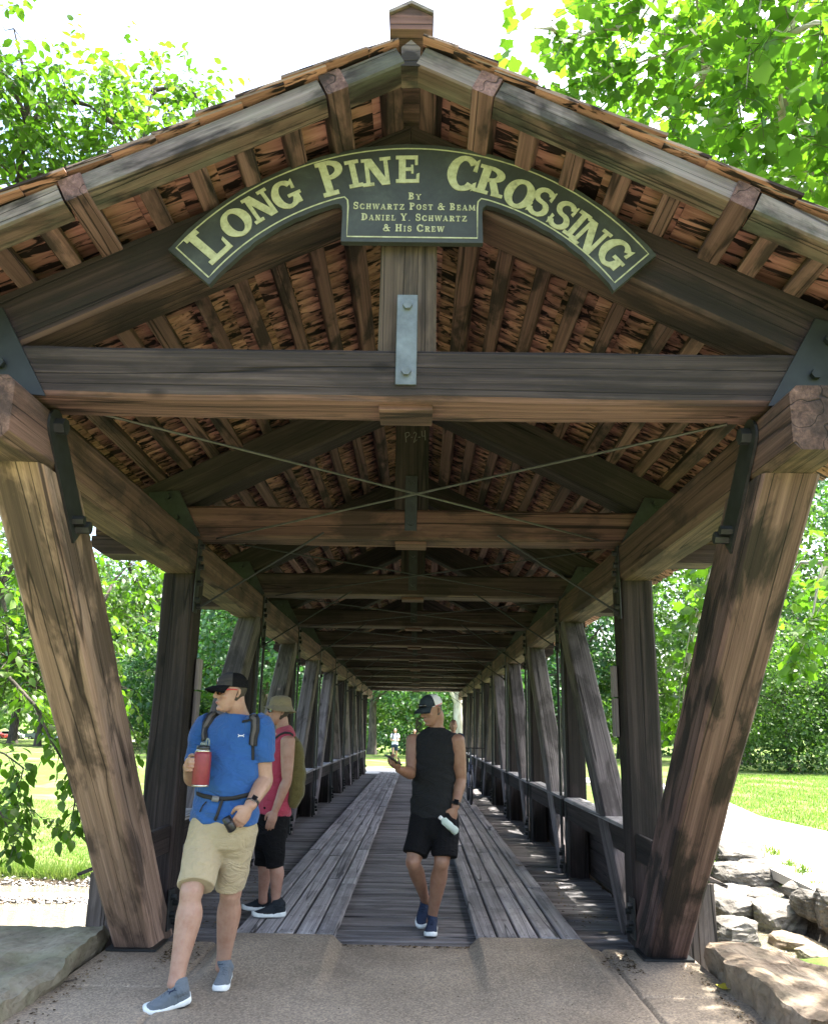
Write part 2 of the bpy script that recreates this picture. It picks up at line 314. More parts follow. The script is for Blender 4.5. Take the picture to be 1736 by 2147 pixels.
# ---- trusses
def bolt(parent, p, d, r=0.02, ln=0.03, mat='steel_black'):
    p, d = Vector(p), Vector(d).normalized()
    o = cyl('bolt', p, p+d*ln, r, mat, parent, 6); return o
for s in (-1, 1):
    X = lambda x: s*x
    xm = (W_IN+W_OUT)/2
    # top chord, in two lengths lapped in the middle of the span
    tm = 'timber'
    for (ya, yb) in ((3.50, 18.2), (18.2, 34.75)):
        beam('top_chord', (X(xm), ya, 2.895), (X(xm), yb, 2.895), W_OUT-W_IN, 0.305, tm, ch=0.035, jit=0.008)
    # lower chord, boxed in weathered boards with a sloped lid
    beam('lower_chord', (X(xm), 6.78, -0.16), (X(xm), 31.5, -0.16), 0.28, 0.28, 'timber_dark', jit=0.003)
    for i, yb in enumerate(np.arange(6.7, 31.4, 4.12)):
        ye = min(yb+4.115, 31.5)
        for zi, z0 in enumerate((-0.30, -0.06, 0.18)):
            box('siding_board', min(X(2.26), X(2.29)), max(X(2.26), X(2.29)), yb, ye, z0, z0+0.235, 'siding', ch=0.004, jit=0.002, axis='y')
        a, b = Vector((X(2.02), (yb+ye)/2, 0.585)), Vector((X(2.40), (yb+ye)/2, 0.43))
        nrm = Vector(((b-a).z*-s, 0, abs((b-a).x))).normalized()
        prism('lid_board', [Vector((X(2.02), yb, 0.585)), Vector((X(2.40), yb, 0.43)), Vector((X(2.40), yb, 0.43))+nrm*0.025, Vector((X(2.02), yb, 0.585))+nrm*0.025], (0, ye-yb-0.004, 0), 'siding')
    # end panel of the boxed chord
    for xa_, xb_, zt_ in ((2.025, 2.158, 0.535), (2.162, 2.295, 0.465)): box('end_board', min(X(xa_), X(xb_)), max(X(xa_), X(xb_)), 6.668, 6.694, -0.32, zt_, 'end_siding', ch=0.004, jit=0.002, axis='z')
    # portal post, leaning out towards the approach
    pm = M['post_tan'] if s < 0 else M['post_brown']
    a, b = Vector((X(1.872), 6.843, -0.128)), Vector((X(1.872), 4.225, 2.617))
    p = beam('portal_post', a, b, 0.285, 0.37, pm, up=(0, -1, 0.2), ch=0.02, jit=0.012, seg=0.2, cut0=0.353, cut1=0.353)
    prism('base_plate', [Vector((X(1.69), 6.40, 0.004)), Vector((X(2.04), 6.40, 0.004)), Vector((X(2.04), 6.72, 0.004)), Vector((X(1.69), 6.72, 0.004))], (0, 0, 0.014), 'steel_black')
    # strap from chord to post with rounded head
    sx, th = X(W_IN-0.001), -s*0.014
    c0 = Vector((sx, 3.93, 2.955)); c1 = Vector((sx, 4.36, 2.50)); dd = (c1-c0).normalized(); sd_ = Vector((0, dd.z, -dd.y))*0.085
    poly = [c0 + sd_*math.cos(t) - dd*0.085*math.sin(t) for t in np.linspace(0, math.pi, 9)] + [c1 - sd_ , c1 + sd_]
    if s > 0: poly = poly[::-1]
    st = prism('steel_strap', poly, (th, 0, 0), 'steel_black')
    for q, (r, ln) in ((c0+dd*0.0, (0.042, 0.05)), (c1-dd*0.11+sd_*0.4, (0.026, 0.06)), (c1-dd*0.03-sd_*0.5, (0.026, 0.05)), (c1-dd*0.05+sd_*0.2, (0.03, 0.075))):
        bolt(st, q+Vector((th*0.9, 0, 0)), (-s, 0, 0), r, ln)
    # posts, braces, rods at every joint
    for k in range(1, 10):
        y = JY[k]; near = k <= 3
        mat_p = 'timber_dark'
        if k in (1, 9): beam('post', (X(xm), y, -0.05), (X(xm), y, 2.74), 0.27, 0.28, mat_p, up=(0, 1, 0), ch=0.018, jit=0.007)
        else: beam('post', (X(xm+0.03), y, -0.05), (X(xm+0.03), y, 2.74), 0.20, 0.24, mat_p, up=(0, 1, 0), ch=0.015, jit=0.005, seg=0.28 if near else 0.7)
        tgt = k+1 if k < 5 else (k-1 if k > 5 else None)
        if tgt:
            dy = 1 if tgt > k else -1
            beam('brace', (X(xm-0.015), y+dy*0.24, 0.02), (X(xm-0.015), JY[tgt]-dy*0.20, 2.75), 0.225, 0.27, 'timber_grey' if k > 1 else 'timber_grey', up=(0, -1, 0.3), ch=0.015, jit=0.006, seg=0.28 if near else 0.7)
        if k >= 2 and k <= 8:
            for dyr in (-0.155, 0.155):
                cyl('tie_rod', (X(1.755), y+dyr, -0.10), (X(1.755), y+dyr, 3.08), 0.016, 'steel_black', n=6)
        # strap plate at the chord
        st = box('steel_strap', min(X(W_IN-0.013), X(W_IN-0.001)), max(X(W_IN-0.013), X(W_IN-0.001)), y-0.19, y-0.08, 2.42, 3.02, 'steel_black', ch=0.003)
        for (dy2, z2) in ((-0.135, 2.96), (-0.135, 2.70), (-0.135, 2.48)) if not near else ((-0.135, 2.965), (-0.16, 2.86), (-0.11, 2.80), (-0.135, 2.66), (-0.16, 2.52), (-0.11, 2.47)):
            bolt(st, (X(W_IN-0.012), y+dy2, z2), (-s, 0, 0), 0.024, 0.035)
        ft = box('foot_clip', min(X(W_IN-0.016), X(W_IN-0.002)), max(X(W_IN-0.016), X(W_IN-0.002)), y-0.20, y-0.06, 0.06, 0.34, 'steel_black', ch=0.003)
        for (dy2, z2) in ((-0.165, 0.29), (-0.10, 0.24), (-0.165, 0.17), (-0.10, 0.11)):
            bolt(ft, (X(W_IN-0.015), y+dy2, z2), (-s, 0, 0), 0.022, 0.04)
    # bolsters under the tie ends, outside the chord, with a chamfered nose
    for k in range(1, 10):
        y = JY[k]
        poly = [Vector((X(2.02), y-0.14, 2.895)), Vector((X(2.53), y-0.14, 2.895)), Vector((X(2.63), y-0.14, 2.96)), Vector((X(2.63), y-0.14, 3.048)), Vector((X(2.02), y-0.14, 3.048))]
        prism('bolster', poly if s > 0 else poly[::-1], (0, 0.28, 0), 'timber_dark2')
    # hand rail plank and its worn cap, one length per bay
    for k in range(1, 9):
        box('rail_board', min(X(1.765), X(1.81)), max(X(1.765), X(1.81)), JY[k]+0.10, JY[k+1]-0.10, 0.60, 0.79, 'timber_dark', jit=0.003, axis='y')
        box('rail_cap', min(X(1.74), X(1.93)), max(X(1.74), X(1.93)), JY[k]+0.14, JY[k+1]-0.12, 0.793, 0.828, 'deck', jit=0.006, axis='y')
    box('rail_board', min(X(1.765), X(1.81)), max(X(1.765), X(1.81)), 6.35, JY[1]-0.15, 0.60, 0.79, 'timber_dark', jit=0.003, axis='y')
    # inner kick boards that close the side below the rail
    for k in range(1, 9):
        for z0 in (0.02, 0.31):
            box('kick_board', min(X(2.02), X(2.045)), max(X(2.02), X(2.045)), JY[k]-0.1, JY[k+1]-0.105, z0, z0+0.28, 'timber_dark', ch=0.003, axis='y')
    # pale weathered board nailed on the first upright
    for z0_, z1_ in ((1.50, 1.80), (1.815, 2.06)): box('marker_board', min(X(1.69), X(1.722)), max(X(1.69), X(1.722)), JY[1]+0.03, JY[1]+0.14, z0_, z1_, 'pale_board', ch=0.003, axis='z')

# ---- cross frames: tie beam, rafters, king post
APEX = 4.60
M['king_front'] = wood('timber_king_front', (0.020, 0.016, 0.011), (0.064, 0.052, 0.036), (0.135, 0.113, 0.082), 0.6, var=0.03)
def rz(x): return APEX - SL*abs(x)
for k, y in enumerate(JY):
    front = k == 0
    y0, y1 = y-0.15, y+0.15
    hx = 1.98 if k in (0, 10) else 2.62
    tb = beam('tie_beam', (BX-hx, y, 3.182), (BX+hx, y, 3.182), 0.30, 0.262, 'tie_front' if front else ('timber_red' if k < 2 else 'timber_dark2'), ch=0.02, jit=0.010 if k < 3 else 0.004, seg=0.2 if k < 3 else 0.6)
    for s in (-1, 1):
        perp = Vector((s*SL, 0, 1)).normalized()
        a = Vector((BX+s*0.0, y, APEX)) - perp*0.145; e = Vector((BX+s*2.35, y, rz(2.35))) - perp*0.145
        a = a + Vector((s*0.005, 0, 0))
        # mitred at the ridge
        ln = (e-a).length; R = frame(e-a, (0, 0, 1)); 
        cut = s*0
        d = (e-a).normalized()
        poly = [Vector((BX+s*0.002, y0+0.012, APEX)), Vector((BX+s*2.42, y0+0.012, rz(2.42))), Vector((BX+s*2.30, y0+0.012, rz(2.42)-0.20)), Vector((BX+s*0.002, y0+0.012, APEX-0.325))]
        if s > 0: poly = poly[::-1]
        # sheared timber built in a frame whose X runs down the slope so the grain follows it
        Rm = frame(d, (0, 0, 1)).to_4x4(); Rm.translation = (a+e)/2; inv = Rm.inverted()
        n = 12 if k < 3 else 2; V = []; F = []
        top0, top1, bot0, bot1 = Vector((BX+s*0.002, 0, APEX)), Vector((BX+s*2.42, 0, rz(2.42))), Vector((BX+s*0.002, 0, APEX-0.325)), Vector((BX+s*2.36, 0, rz(2.36)-0.325))
        for i in range(n+1):
            t = i/n
            tp, bt = top0.lerp(top1, t), bot0.lerp(bot1, t)
            for (pnt, yy) in ((tp, y0+0.012), (tp, y1-0.012), (bt, y1-0.03), (bt+Vector((0, 0, 0.018)), y1-0.012), (bt+Vector((0, 0, 0.018)), y0+0.012), (bt, y0+0.03)):
                jj = noise.noise_vector(Vector((pnt.x*1.7, yy*3, pnt.z*1.3+k)))*0.006
                V.append(inv @ Vector((pnt.x, yy+jj.y, pnt.z+(jj.z if pnt is bt else 0))))
        order = [0, 1, 3, 2, 5, 4]
        for i in range(n):
            for q in range(6):
                q0, q1 = order[q], order[(q+1) % 6]
                F.append((i*6+q0, i*6+q1, (i+1)*6+q1, (i+1)*6+q0) if s < 0 else (i*6+q1, i*6+q0, (i+1)*6+q0, (i+1)*6+q1))
        F.append(tuple(order) if s > 0 else tuple(order[::-1])); F.append(tuple(n*6+q for q in (order if s < 0 else order[::-1])))
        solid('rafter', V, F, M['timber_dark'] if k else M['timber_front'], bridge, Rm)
        # steel gusset where rafter, tie and chord meet
        gx = [(1.72, 3.04), (2.16, 3.08), (2.25, 3.43), (1.99, 3.50)] if front else [(1.74, 3.05), (2.2, 3.05), (2.2, 3.42), (1.95, 3.44)]
        poly = [Vector((BX+s*px, y0-0.016, pz)) for px, pz in gx]
        if s < 0: poly = poly[::-1]
        g = prism('gusset_plate', poly, (0, 0.012, 0), 'steel_teal' if front else 'steel_black')
        if k < 4:
            for px, pz in ((2.04, 3.38), (1.955, 3.20), (2.12, 3.22)):
                bolt(g, (BX+s*px, y0-0.014, pz), (0, -1, 0), 0.026, 0.03, 'steel_teal' if front else 'steel_black')
    kp = beam('king_post', (BX, y, 3.316), (BX, y, APEX-0.20), 0.285, 0.24, 'king_front' if front else 'timber_dark', up=(0, 1, 0), ch=0.012, jit=0.003)
    stp = box('king_strap', BX-0.052, BX+0.050, y0-0.013, y0-0.001, 3.125, 3.60, 'steel_grey' if front else 'steel_black', ch=0.003, axis='z')
    for z in (3.19, 3.54): bolt(stp, (BX, y0-0.012, z), (0, -1, 0), 0.024, 0.022, 'steel_grey' if front else 'steel_black')
    box('tenon_block', BX-0.13, BX+0.13, y-0.09, y+0.13, 3.022, 3.052, 'timber_red', ch=0.004, axis='x')
    # rod bracing in the plane of the ties, and sway rods
    if k < 10:
        y2 = JY[k+1]
        r = 0.0075 if k < 1 else 0.0065; rm = 'rod' if k < 1 else 'steel_black'
        cyl('brace_rod', (BX-1.62, y+0.10, 3.07), (BX+1.62, y2-0.10, 3.07), r, rm, n=6)
        cyl('brace_rod', (BX+1.62, y+0.10, 3.045), (BX-1.62, y2-0.10, 3.045), r, rm, n=6)
    if 1 <= k <= 9:
        for s in (-1, 1):
            cyl('sway_rod', (BX+s*1.70, y-0.13, 2.47), (BX+s*0.72, y-0.155, 3.10), 0.009, 'steel_black', n=6)

# chalk mark on the second king post is built with the lettering, further down

# ---- roof: purlins, verge rafters, shingles, ridge box
PX = [0.08, 0.345, 0.565, 0.79, 1.01, 1.237, 1.50, 1.68, 1.90, 2.12, 2.34, 2.58]
for s in (-1, 1):
    d = Vector((s, 0, -SL)).normalized(); nrm = Vector((s*SL, 0, 1)).normalized()
    for i, px in enumerate(PX):
        big = i in (1, 6)
        w, h = (0.108, 0.115) if big else (0.088, 0.092)
        c = Vector((BX+s*px, 0, rz(px))) + nrm*(0.092/2 - (h-0.092)/2)
        ya = 3.295 if big else 3.452
        for (a, b) in ((ya, 13.0), (13.004, 24.0), (24.004, 34.8)):
            beam('purlin', (c.x, a, c.z), (c.x, b, c.z), w, h, 'purlin', up=nrm, ch=0.006, jit=0.006, seg=0.3 if a < 10 else 2.0)
    # verge rafter at each end, notched round the two heavy purlins (built in lengths between them)
    cuts = [0.004, 0.345-0.052, 0.345+0.052, 1.50-0.052, 1.50+0.052, 2.72]
    for a, b in ((cuts[0], cuts[1]), (cuts[2], cuts[3]), (cuts[4], cuts[5])):
        pa = Vector((BX+s*a, 3.375, rz(a)-0.01)) + nrm*0.045; pb = Vector((BX+s*b, 3.375, rz(b)-0.01)) + nrm*0.045
        if a < 0.01: pa = Vector((BX+s*0.03, 3.375, rz(0.03)-0.01)) + nrm*0.045
        beam('verge_rafter', pa, pb, 0.148, 0.112, 'verge', up=nrm, ch=0.010, jit=0.005, seg=0.2)
    beam('verge_rafter', Vector((BX+s*0.03, 34.86, rz(0.03))) + nrm*0.045, Vector((BX+s*2.7, 34.86, rz(2.7))) + nrm*0.045, 0.12, 0.112, 'verge', up=nrm, jit=0)
# mitre block where the two verge rafters meet
prism('verge_peak', [Vector((BX-0.045, 3.303, rz(0.045)-0.02)), Vector((BX+0.045, 3.303, rz(0.045)-0.02)), Vector((BX+0.045, 3.303, rz(0.045)+0.085)), Vector((BX, 3.303, APEX+0.105)), Vector((BX-0.045, 3.303, rz(0.045)+0.085))], (0, 0.144, 0), 'verge')
# shingles
rs = np.random.default_rng(3)
EXPO, SLEN, TH = 0.215, 0.44, 0.015
parts, stuffV, stuffF, stuffC = 0, [], [], []
slope_len = 2.85*math.sqrt(1+SL*SL); ncourse = int(slope_len/EXPO)
near_list = []
for s in (-1, 1):
    d = Vector((s, 0, -SL)).normalized(); nrm = Vector((s*SL, 0, 1)).normalized()
    for ci in range(ncourse+1):
        low = slope_len - ci*EXPO                 # distance of the butt from the ridge
        y = 3.270 + rs.uniform(-0.018, 0.018)
        while y < 34.95:
            w = rs.uniform(0.09, 0.21)
            hi = max(0.012, low - SLEN)
            ln = low + rs.uniform(-0.012, 0.012) - hi
            if ln < 0.08: y += w; continue
            lift0, lift1 = 0.1, 0.1 + TH*1.6*min(1, ln/SLEN)
            base = Vector((BX, 0, APEX))
            a = base + d*hi + nrm*(lift0+TH/2) ; b = base + d*(hi+ln) + nrm*(lift1+TH/2 + rs.uniform(0, 0.006))
            near_list.append((y, s, ci, a, b, w-0.006, (y+w/2)))
            y += w
near_list.sort(key=lambda t: t[6])
k_parts = 296
for idx, (y, s, ci, a, b, w, yc) in enumerate(near_list):
    a = Vector((a.x, yc, a.z)); b = Vector((b.x, yc, b.z))
    R = frame(b-a, (0, 0, 1)).to_4x4(); R.translation = (a+b)/2; Ln = (b-a).length
    x, yy, t0, t1 = Ln/2, w/2, 0.006, TH/2
    sk = rs.uniform(-0.006, 0.006)
    V = [(-x, -yy, -t0), (x+sk, -yy, -t1), (x-sk, yy, -t1), (-x, yy, -t0), (-x, -yy, t0), (x+sk, -yy, t1), (x-sk, yy, t1), (-x, yy, t0)]
    F = [(0, 3, 2, 1), (4, 5, 6, 7), (0, 1, 5, 4), (1, 2, 6, 5), (2, 3, 7, 6), (3, 0, 4, 7)]
    if idx < k_parts:
        solid('shingle', V, F, M['shingle'], bridge, R)
    else:
        o = len(stuffV); stuffV += [R @ Vector(v) for v in V]; stuffF += [tuple(o+q for q in f) for f in F]; stuffC += [rs.random()]*8
inv = WM[bridge].inverted()
me = fast_mesh('roof_shingles', np.array([inv @ v for v in stuffV]), np.array(stuffF), M['shingle'], col=np.array(stuffC))
tag(link(bpy.data.objects.new('roof_shingles', me), bridge, WM[bridge]), 'cedar shingles of the roof behind the gable', kind='stuff')
# ridge box with a peaked end and two thin cap boards
zr = APEX+0.105
prism('ridge_box', [Vector((BX-0.10, 3.26, zr+0.02)), Vector((BX+0.10, 3.26, zr+0.02)), Vector((BX+0.10, 3.26, 4.80)), Vector((BX, 3.26, 4.855)), Vector((BX-0.10, 3.26, 4.80))], (0, 31.7, 0), 'timber_red')
for s in (-1, 1):
    poly = [Vector((BX, 3.245, 4.860)), Vector((BX+s*0.106, 3.245, 4.802)), Vector((BX+s*0.106, 3.245, 4.820)), Vector((BX, 3.245, 4.880))]
    prism('ridge_cap', poly if s < 0 else poly[::-1], (0, 31.8, 0), 'verge')

# ---- deck
y = DECK0; i = 0
while y < DECK1:
    w = rs.uniform(0.125, 0.185); sx = rs.uniform(-0.02, 0.02)
    box('deck_plank', BX-1.99+sx, BX+1.99+sx, y+0.003, min(y+w-rs.uniform(0.008, 0.02), DECK1), -0.06+rs.uniform(-0.004, 0.004), -0.002+rs.uniform(-0.005, 0.003), 'deck_dark', ch=0.005, jit=0.003 if y < 14 else 0, axis='x')
    y += w
def nails(parent, pts, r=0.009):
    V, F = [], []
    for p in pts:
        o = len(V); n = 6
        V += [(p[0]+r*math.cos(2*math.pi*k/n), p[1]+r*math.sin(2*math.pi*k/n), p[2]+0.0015) for k in range(n)]; F.append(tuple(range(o, o+n)))
    tag(solid('nail_heads', V, F, M['nail'], parent), kind='stuff')
for x0, x1 in ((BX-1.245, BX-0.50), (BX+0.535, BX+1.315)):
    nb = 5; bw = (x1-x0)/nb
    starts = [DECK0 + 0.02]*nb
    for b in range(nb):
        y = DECK0+0.015; first = True
        while y < DECK1-0.3:
            # boards start together at the portal, butt near the same stations, then drift
            ln = (2.05 + 0.25*(b % 2) + rs.uniform(-0.06, 0.06)) if first else rs.choice([1.85, 2.4, 3.0]) + rs.uniform(-0.05, 0.05)
            first = False
            ye = min(y+ln, DECK1)
            xa, xb = x0+b*bw+0.006+rs.uniform(0, 0.004), x0+(b+1)*bw-0.006-rs.uniform(0, 0.008)
            zt = 0.068+rs.uniform(-0.004, 0.005)
            o = box('runner_board', xa, xb, y, ye-0.010, zt-0.055, zt, 'deck', ch=0.008, jit=0.004 if y < 16 else 0.0, axis='y')
            if y < 15:
                nails(o, [(xa+bw*f, yy_, zt+0.003) for yy_ in np.arange(y+0.06, ye-0.03, 0.48) for f in (0.25, 0.72)] + [(xa+bw*f, ye-0.06, zt+0.003) for f in (0.25, 0.72)])
            y = ye
# ================================================================ LAND, WATER, STONE
def sstep(a, b, x): t = np.clip((x-a)/(b-a), 0, 1); return t*t*(3-2*t)
def fnoise(x, y, sc, seed=0):
    return (np.sin(x*sc*1.7+seed)*np.cos(y*sc*1.3+seed*2.1) + 0.6*np.sin(x*sc*3.1+y*sc*2.3+seed*1.3) + 0.4*np.cos(x*sc*5.3-y*sc*4.7+seed))/2.0
WATER = -1.9
def hland(x, y):
    x = np.asarray(x, float); y = np.asarray(y, float)
    left = 20.0 + 0.25*fnoise(x, y*0, 0.5, 1); right = 14.6 + 0.15*fnoise(x, y*0, 0.8, 2)
    bank = left + (right-left)*sstep(1.5, 5.0, x)
    far = np.where(x < 3, 0, 1)
    # far side: low lawn on the left that rises slowly, a higher terrace on the right
    hl = -1.72 + 0.72*sstep(19, 62, y); hr = -0.62 + 0.30*sstep(16, 45, y)
    h_far = hl + (hr-hl)*sstep(2.0, 5.2, x)
    ramp_end = sstep(24.5, 31.0, y)*(1-sstep(3.5, 9.0, np.abs(x)))*(1-sstep(55, 90, y))
    h_far = h_far*(1-ramp_end) + (-0.05)*ramp_end
    h_near = -0.10 - 0.75*sstep(3.4, 5.5, np.abs(x))*sstep(3.0, 7.0, y)
    near_edge = 6.9 + 0.2*fnoise(x, y*0, 0.9, 3)
    bed = -2.25 + 0.08*fnoise(x, y, 1.1, 5)
    k1 = sstep(near_edge, near_edge+1.4, y); k2 = sstep(bank-0.75, bank+0.1, y)
    h = h_near*(1-k1) + bed*k1
    h = h*(1-k2) + h_far*k2
    # right terrace under the path, and the shelf that holds the upper pool
    ex = np.interp(y, [8, 11.2, 13, 16, 20, 25], [4.7, 5.3, 5.55, 5.8, 6.35, 7.2])
    kx = sstep(ex-0.20, ex+0.06, x)*sstep(8.5, 9.8, y); h = np.where(y < 16.5, h*(1-kx) + (-0.62)*kx, h)
    ks = sstep(3.5, 4.3, x)*sstep(9.0, 9.6, y)*(1-sstep(14.5, 15, y))*(1-kx); h = h*(1-ks) + np.maximum(h, -1.28)*ks
    # gravel bar on the left
    gx = (1-sstep(-3.5, -2.0, x))
    h = np.maximum(h, np.where(gx > 0, -2.25 + 0.46*gx*np.exp(-((y-18.0-0.2*np.sin(x*0.7))/0.50)**2), -9))
    h = h + 0.025*fnoise(x, y, 0.6, 9)*sstep(20, 26, y) + 0.35*fnoise(x, y, 0.05, 4)*sstep(45, 120, y)
    # rolls up a little far away so the lawn meets the trees
    r = np.hypot(x, y); h = h + 6*sstep(190, 420, r)
    return h
def hz(x, y): return float(hland(x, y))

def grid_axis(pts):
    out = []
    for (a, b, n) in pts: out += list(np.linspace(a, b, n, endpoint=False))
    return np.array(out + [pts[-1][1]])
gx = grid_axis([(-900, -120, 20), (-120, -30, 40), (-30, -12, 60), (-12, 12, 170), (12, 30, 60), (30, 120, 40), (120, 900, 20)])
gy = grid_axis([(-300, -10, 20), (-10, 5, 25), (5, 24, 190), (24, 45, 90), (45, 130, 90), (130, 1200, 30)])
GX, GY = np.meshgrid(gx, gy); GZ = hland(GX, GY)
# keep the ground sheet under the concrete approach and the bank under the bridge deck
mask = (np.abs(GX) < 2.6) & (GY < 6.9); GZ = np.where(mask, np.minimum(GZ, -0.30), GZ)
mask = (np.abs(GX) < 2.9) & (GY > 6.6) & (GY < 31.6); GZ = np.where(mask, np.minimum(GZ, -0.45), GZ)
nx, ny = len(gx), len(gy)
V = np.stack([GX.ravel(), GY.ravel(), GZ.ravel()], 1)
ii = (np.arange(ny-1)[:, None]*nx + np.arange(nx-1)[None, :]).ravel()
F = np.stack([ii, ii+1, ii+nx+1, ii+nx], 1)

def ground_mat():
    m, nt, bs = newmat('lawn_and_soil')
    tc = N(nt, 'ShaderNodeTexCoord'); v = tc.outputs['Object']
    n1 = noise_n(nt, v, 0.35, 5, 0.6, 0.3); n2 = noise_n(nt, v, 3.0, 6, 0.7); n3 = noise_n(nt, v, 30, 4, 0.7)
    g = ramp(nt, [(0.3, (0.045, 0.085, 0.018)), (0.55, (0.095, 0.155, 0.032)), (0.75, (0.16, 0.20, 0.06))]); L(nt, n2, g.inputs[0])
    # thin dry patches
    dry = ramp(nt, [(0.50, (0, 0, 0)), (0.64, (1, 1, 1))]); L(nt, n1, dry.inputs[0])
    dm = N(nt, 'ShaderNodeMath', operation='MULTIPLY'); L(nt, dry.outputs[0], dm.inputs[0]); L(nt, n3, dm.inputs[1])
    c = mixc(nt, dm.outputs[0], g.outputs[0], (0.30, 0.25, 0.15))
    # creek bed and bank soil below the turf
    sp = N(nt, 'ShaderNodeSeparateXYZ'); L(nt, v, sp.inputs[0])
    zn = N(nt, 'ShaderNodeMath', operation='MULTIPLY_ADD'); L(nt, n2, zn.inputs[0]); zn.inputs[1].default_value = 0.10; L(nt, sp.outputs[2], zn.inputs[2])
    soil = ramp(nt, [(0.0, (1, 1, 1)), (1.0, (0, 0, 0))]); mr = N(nt, 'ShaderNodeMapRange'); mr.inputs['From Min'].default_value = -1.76; mr.inputs['From Max'].default_value = -1.67
    L(nt, zn.outputs[0], mr.inputs[0]); L(nt, mr.outputs[0], soil.inputs[0])
    sc = ramp(nt, [(0.35, (0.03, 0.021, 0.010)), (0.65, (0.075, 0.056, 0.03))]); L(nt, n3, sc.inputs[0])
    c = mixc(nt, soil.outputs[0], c, sc.outputs[0])
    ge = N(nt, 'ShaderNodeNewGeometry'); sg = N(nt, 'ShaderNodeSeparateXYZ'); L(nt, ge.outputs['True Normal'], sg.inputs[0])
    stp = N(nt, 'ShaderNodeMapRange'); stp.inputs['From Min'].default_value = 0.86; stp.inputs['From Max'].default_value = 0.72; L(nt, sg.outputs[2], stp.inputs[0])
    sc2 = ramp(nt, [(0.35, (0.035, 0.030, 0.024)), (0.65, (0.12, 0.105, 0.085))]); L(nt, n3, sc2.inputs[0]); c = mixc(nt, stp.outputs[0], c, sc2.outputs[0])
    L(nt, c, bs.inputs['Base Color']); bs.inputs['Roughness'].default_value = 0.95; bs.inputs['Specular IOR Level'].default_value = 0.1
    bump(nt, bs, n3, 0.6, 0.03); return m
me = fast_mesh('ground', V, F, ground_mat(), smooth=True)
tag(link(bpy.data.objects.new('ground', me)), kind='structure')

# ---- water
def water_mat():
    m, nt, bs = newmat('creek_water')
    tc = N(nt, 'ShaderNodeTexCoord'); mp = N(nt, 'ShaderNodeMapping'); mp.inputs['Scale'].default_value = (1, 2.6, 1); L(nt, tc.outputs['Object'], mp.inputs[0])
    n = noise_n(nt, mp.outputs[0], 3.5, 4, 0.55, 0.8)
    bs.inputs['Base Color'].default_value = (0.85, 0.78, 0.55, 1); bs.inputs['Roughness'].default_value = 0.05
    bs.inputs['IOR'].default_value = 1.33; bs.inputs['Specular IOR Level'].default_value = 0.3; bs.inputs['Transmission Weight'].default_value = 0.85
    bump(nt, bs, n, 0.8, 0.08); return m
wv, wf = [], []
wx = np.linspace(-70, 5.2, 80); 
V = [(-70, 5.5, WATER), (5.3, 5.5, WATER), (5.3, 22, WATER), (-70, 22, WATER)]
w = solid('creek_water', V, [(0, 1, 2, 3)], water_mat()); tag(w, kind='structure')
# upper pool on the right, held by the stones, 0.2 m higher
V = [(4.05, 9.5, -1.08), (5.5, 9.5, -1.08), (5.9, 13.8, -1.08), (4.05, 13.8, -1.08)]
w2 = solid('upper_pool_water', V, [(0, 1, 2, 3)], bpy.data.materials['creek_water']); tag(w2, kind='structure')

# ---- concrete approach with two raised wheel ramps
def concrete_mat():
    m, nt, bs = newmat('exposed_aggregate_concrete')
    tc = N(nt, 'ShaderNodeTexCoord'); v = tc.outputs['Object']
    n1 = noise_n(nt, v, 1.3, 5, 0.6); n2 = noise_n(nt, v, 55, 3, 0.6); vo = N(nt, 'ShaderNodeTexVoronoi'); vo.inputs['Scale'].default_value = 95; L(nt, v, vo.inputs['Vector'])
    r = ramp(nt, [(0.3, (0.185, 0.152, 0.112)), (0.7, (0.295, 0.248, 0.188))]); L(nt, n1, r.inputs[0])
    peb = ramp(nt, [(0.0, (0.62, 0.62, 0.62)), (0.5, (1.0, 1.0, 1.0)), (1.0, (1.55, 1.5, 1.4))]); L(nt, vo.outputs['Color'], peb.inputs[0])
    c = mixc(nt, 1.0, r.outputs[0], peb.outputs[0], 'MULTIPLY')
    sp = ramp(nt, [(0.66, (0, 0, 0)), (0.72, (1, 1, 1))]); L(nt, n2, sp.inputs[0])
    c = mixc(nt, sp.outputs[0], c, (0.42, 0.36, 0.28))
    L(nt, c, bs.inputs['Base Color']); bs.inputs['Roughness'].default_value = 0.85; bs.inputs['Specular IOR Level'].default_value = 0.25
    h = N(nt, 'ShaderNodeMath', operation='MULTIPLY_ADD'); L(nt, vo.outputs['Distance'], h.inputs[0]); h.inputs[1].default_value = -1.0; L(nt, n2, h.inputs[2])
    bump(nt, bs, h.outputs[0], 0.45, 0.004); return m
M['concrete'] = concrete_mat()
cx = grid_axis([(-2.06, 2.06, 330)]); cy = grid_axis([(-25, 3.0, 30), (3.0, 6.728, 260)])
CX, CY = np.meshgrid(cx, cy)
def ramp_h(x0, x1):
    e = sstep(x0-0.07, x0+0.03, CX)*(1-sstep(x1-0.03, x1+0.07, CX))
    return e*0.066*sstep(5.2, 6.55, CY)
CZ = ramp_h(BX-1.245, BX-0.50) + ramp_h(BX+0.535, BX+1.315) + 0.004*fnoise(CX, CY, 2.0, 3)
# saw-cut joint lines
for jx in (BX-1.36, BX+1.44): CZ -= 0.016*np.exp(-((CX-jx)/0.016)**2)
CZ -= 0.014*np.exp(-((CY-5.62)/0.014)**2)*(np.abs(CX-BX) > 1.38)
nx, ny = len(cx), len(cy)
V = np.stack([CX.ravel(), CY.ravel(), CZ.ravel()], 1); ii = (np.arange(ny-1)[:, None]*nx + np.arange(nx-1)[None, :]).ravel()
F = np.stack([ii, ii+1, ii+nx+1, ii+nx], 1).tolist()
V = V.tolist(); o = len(V)
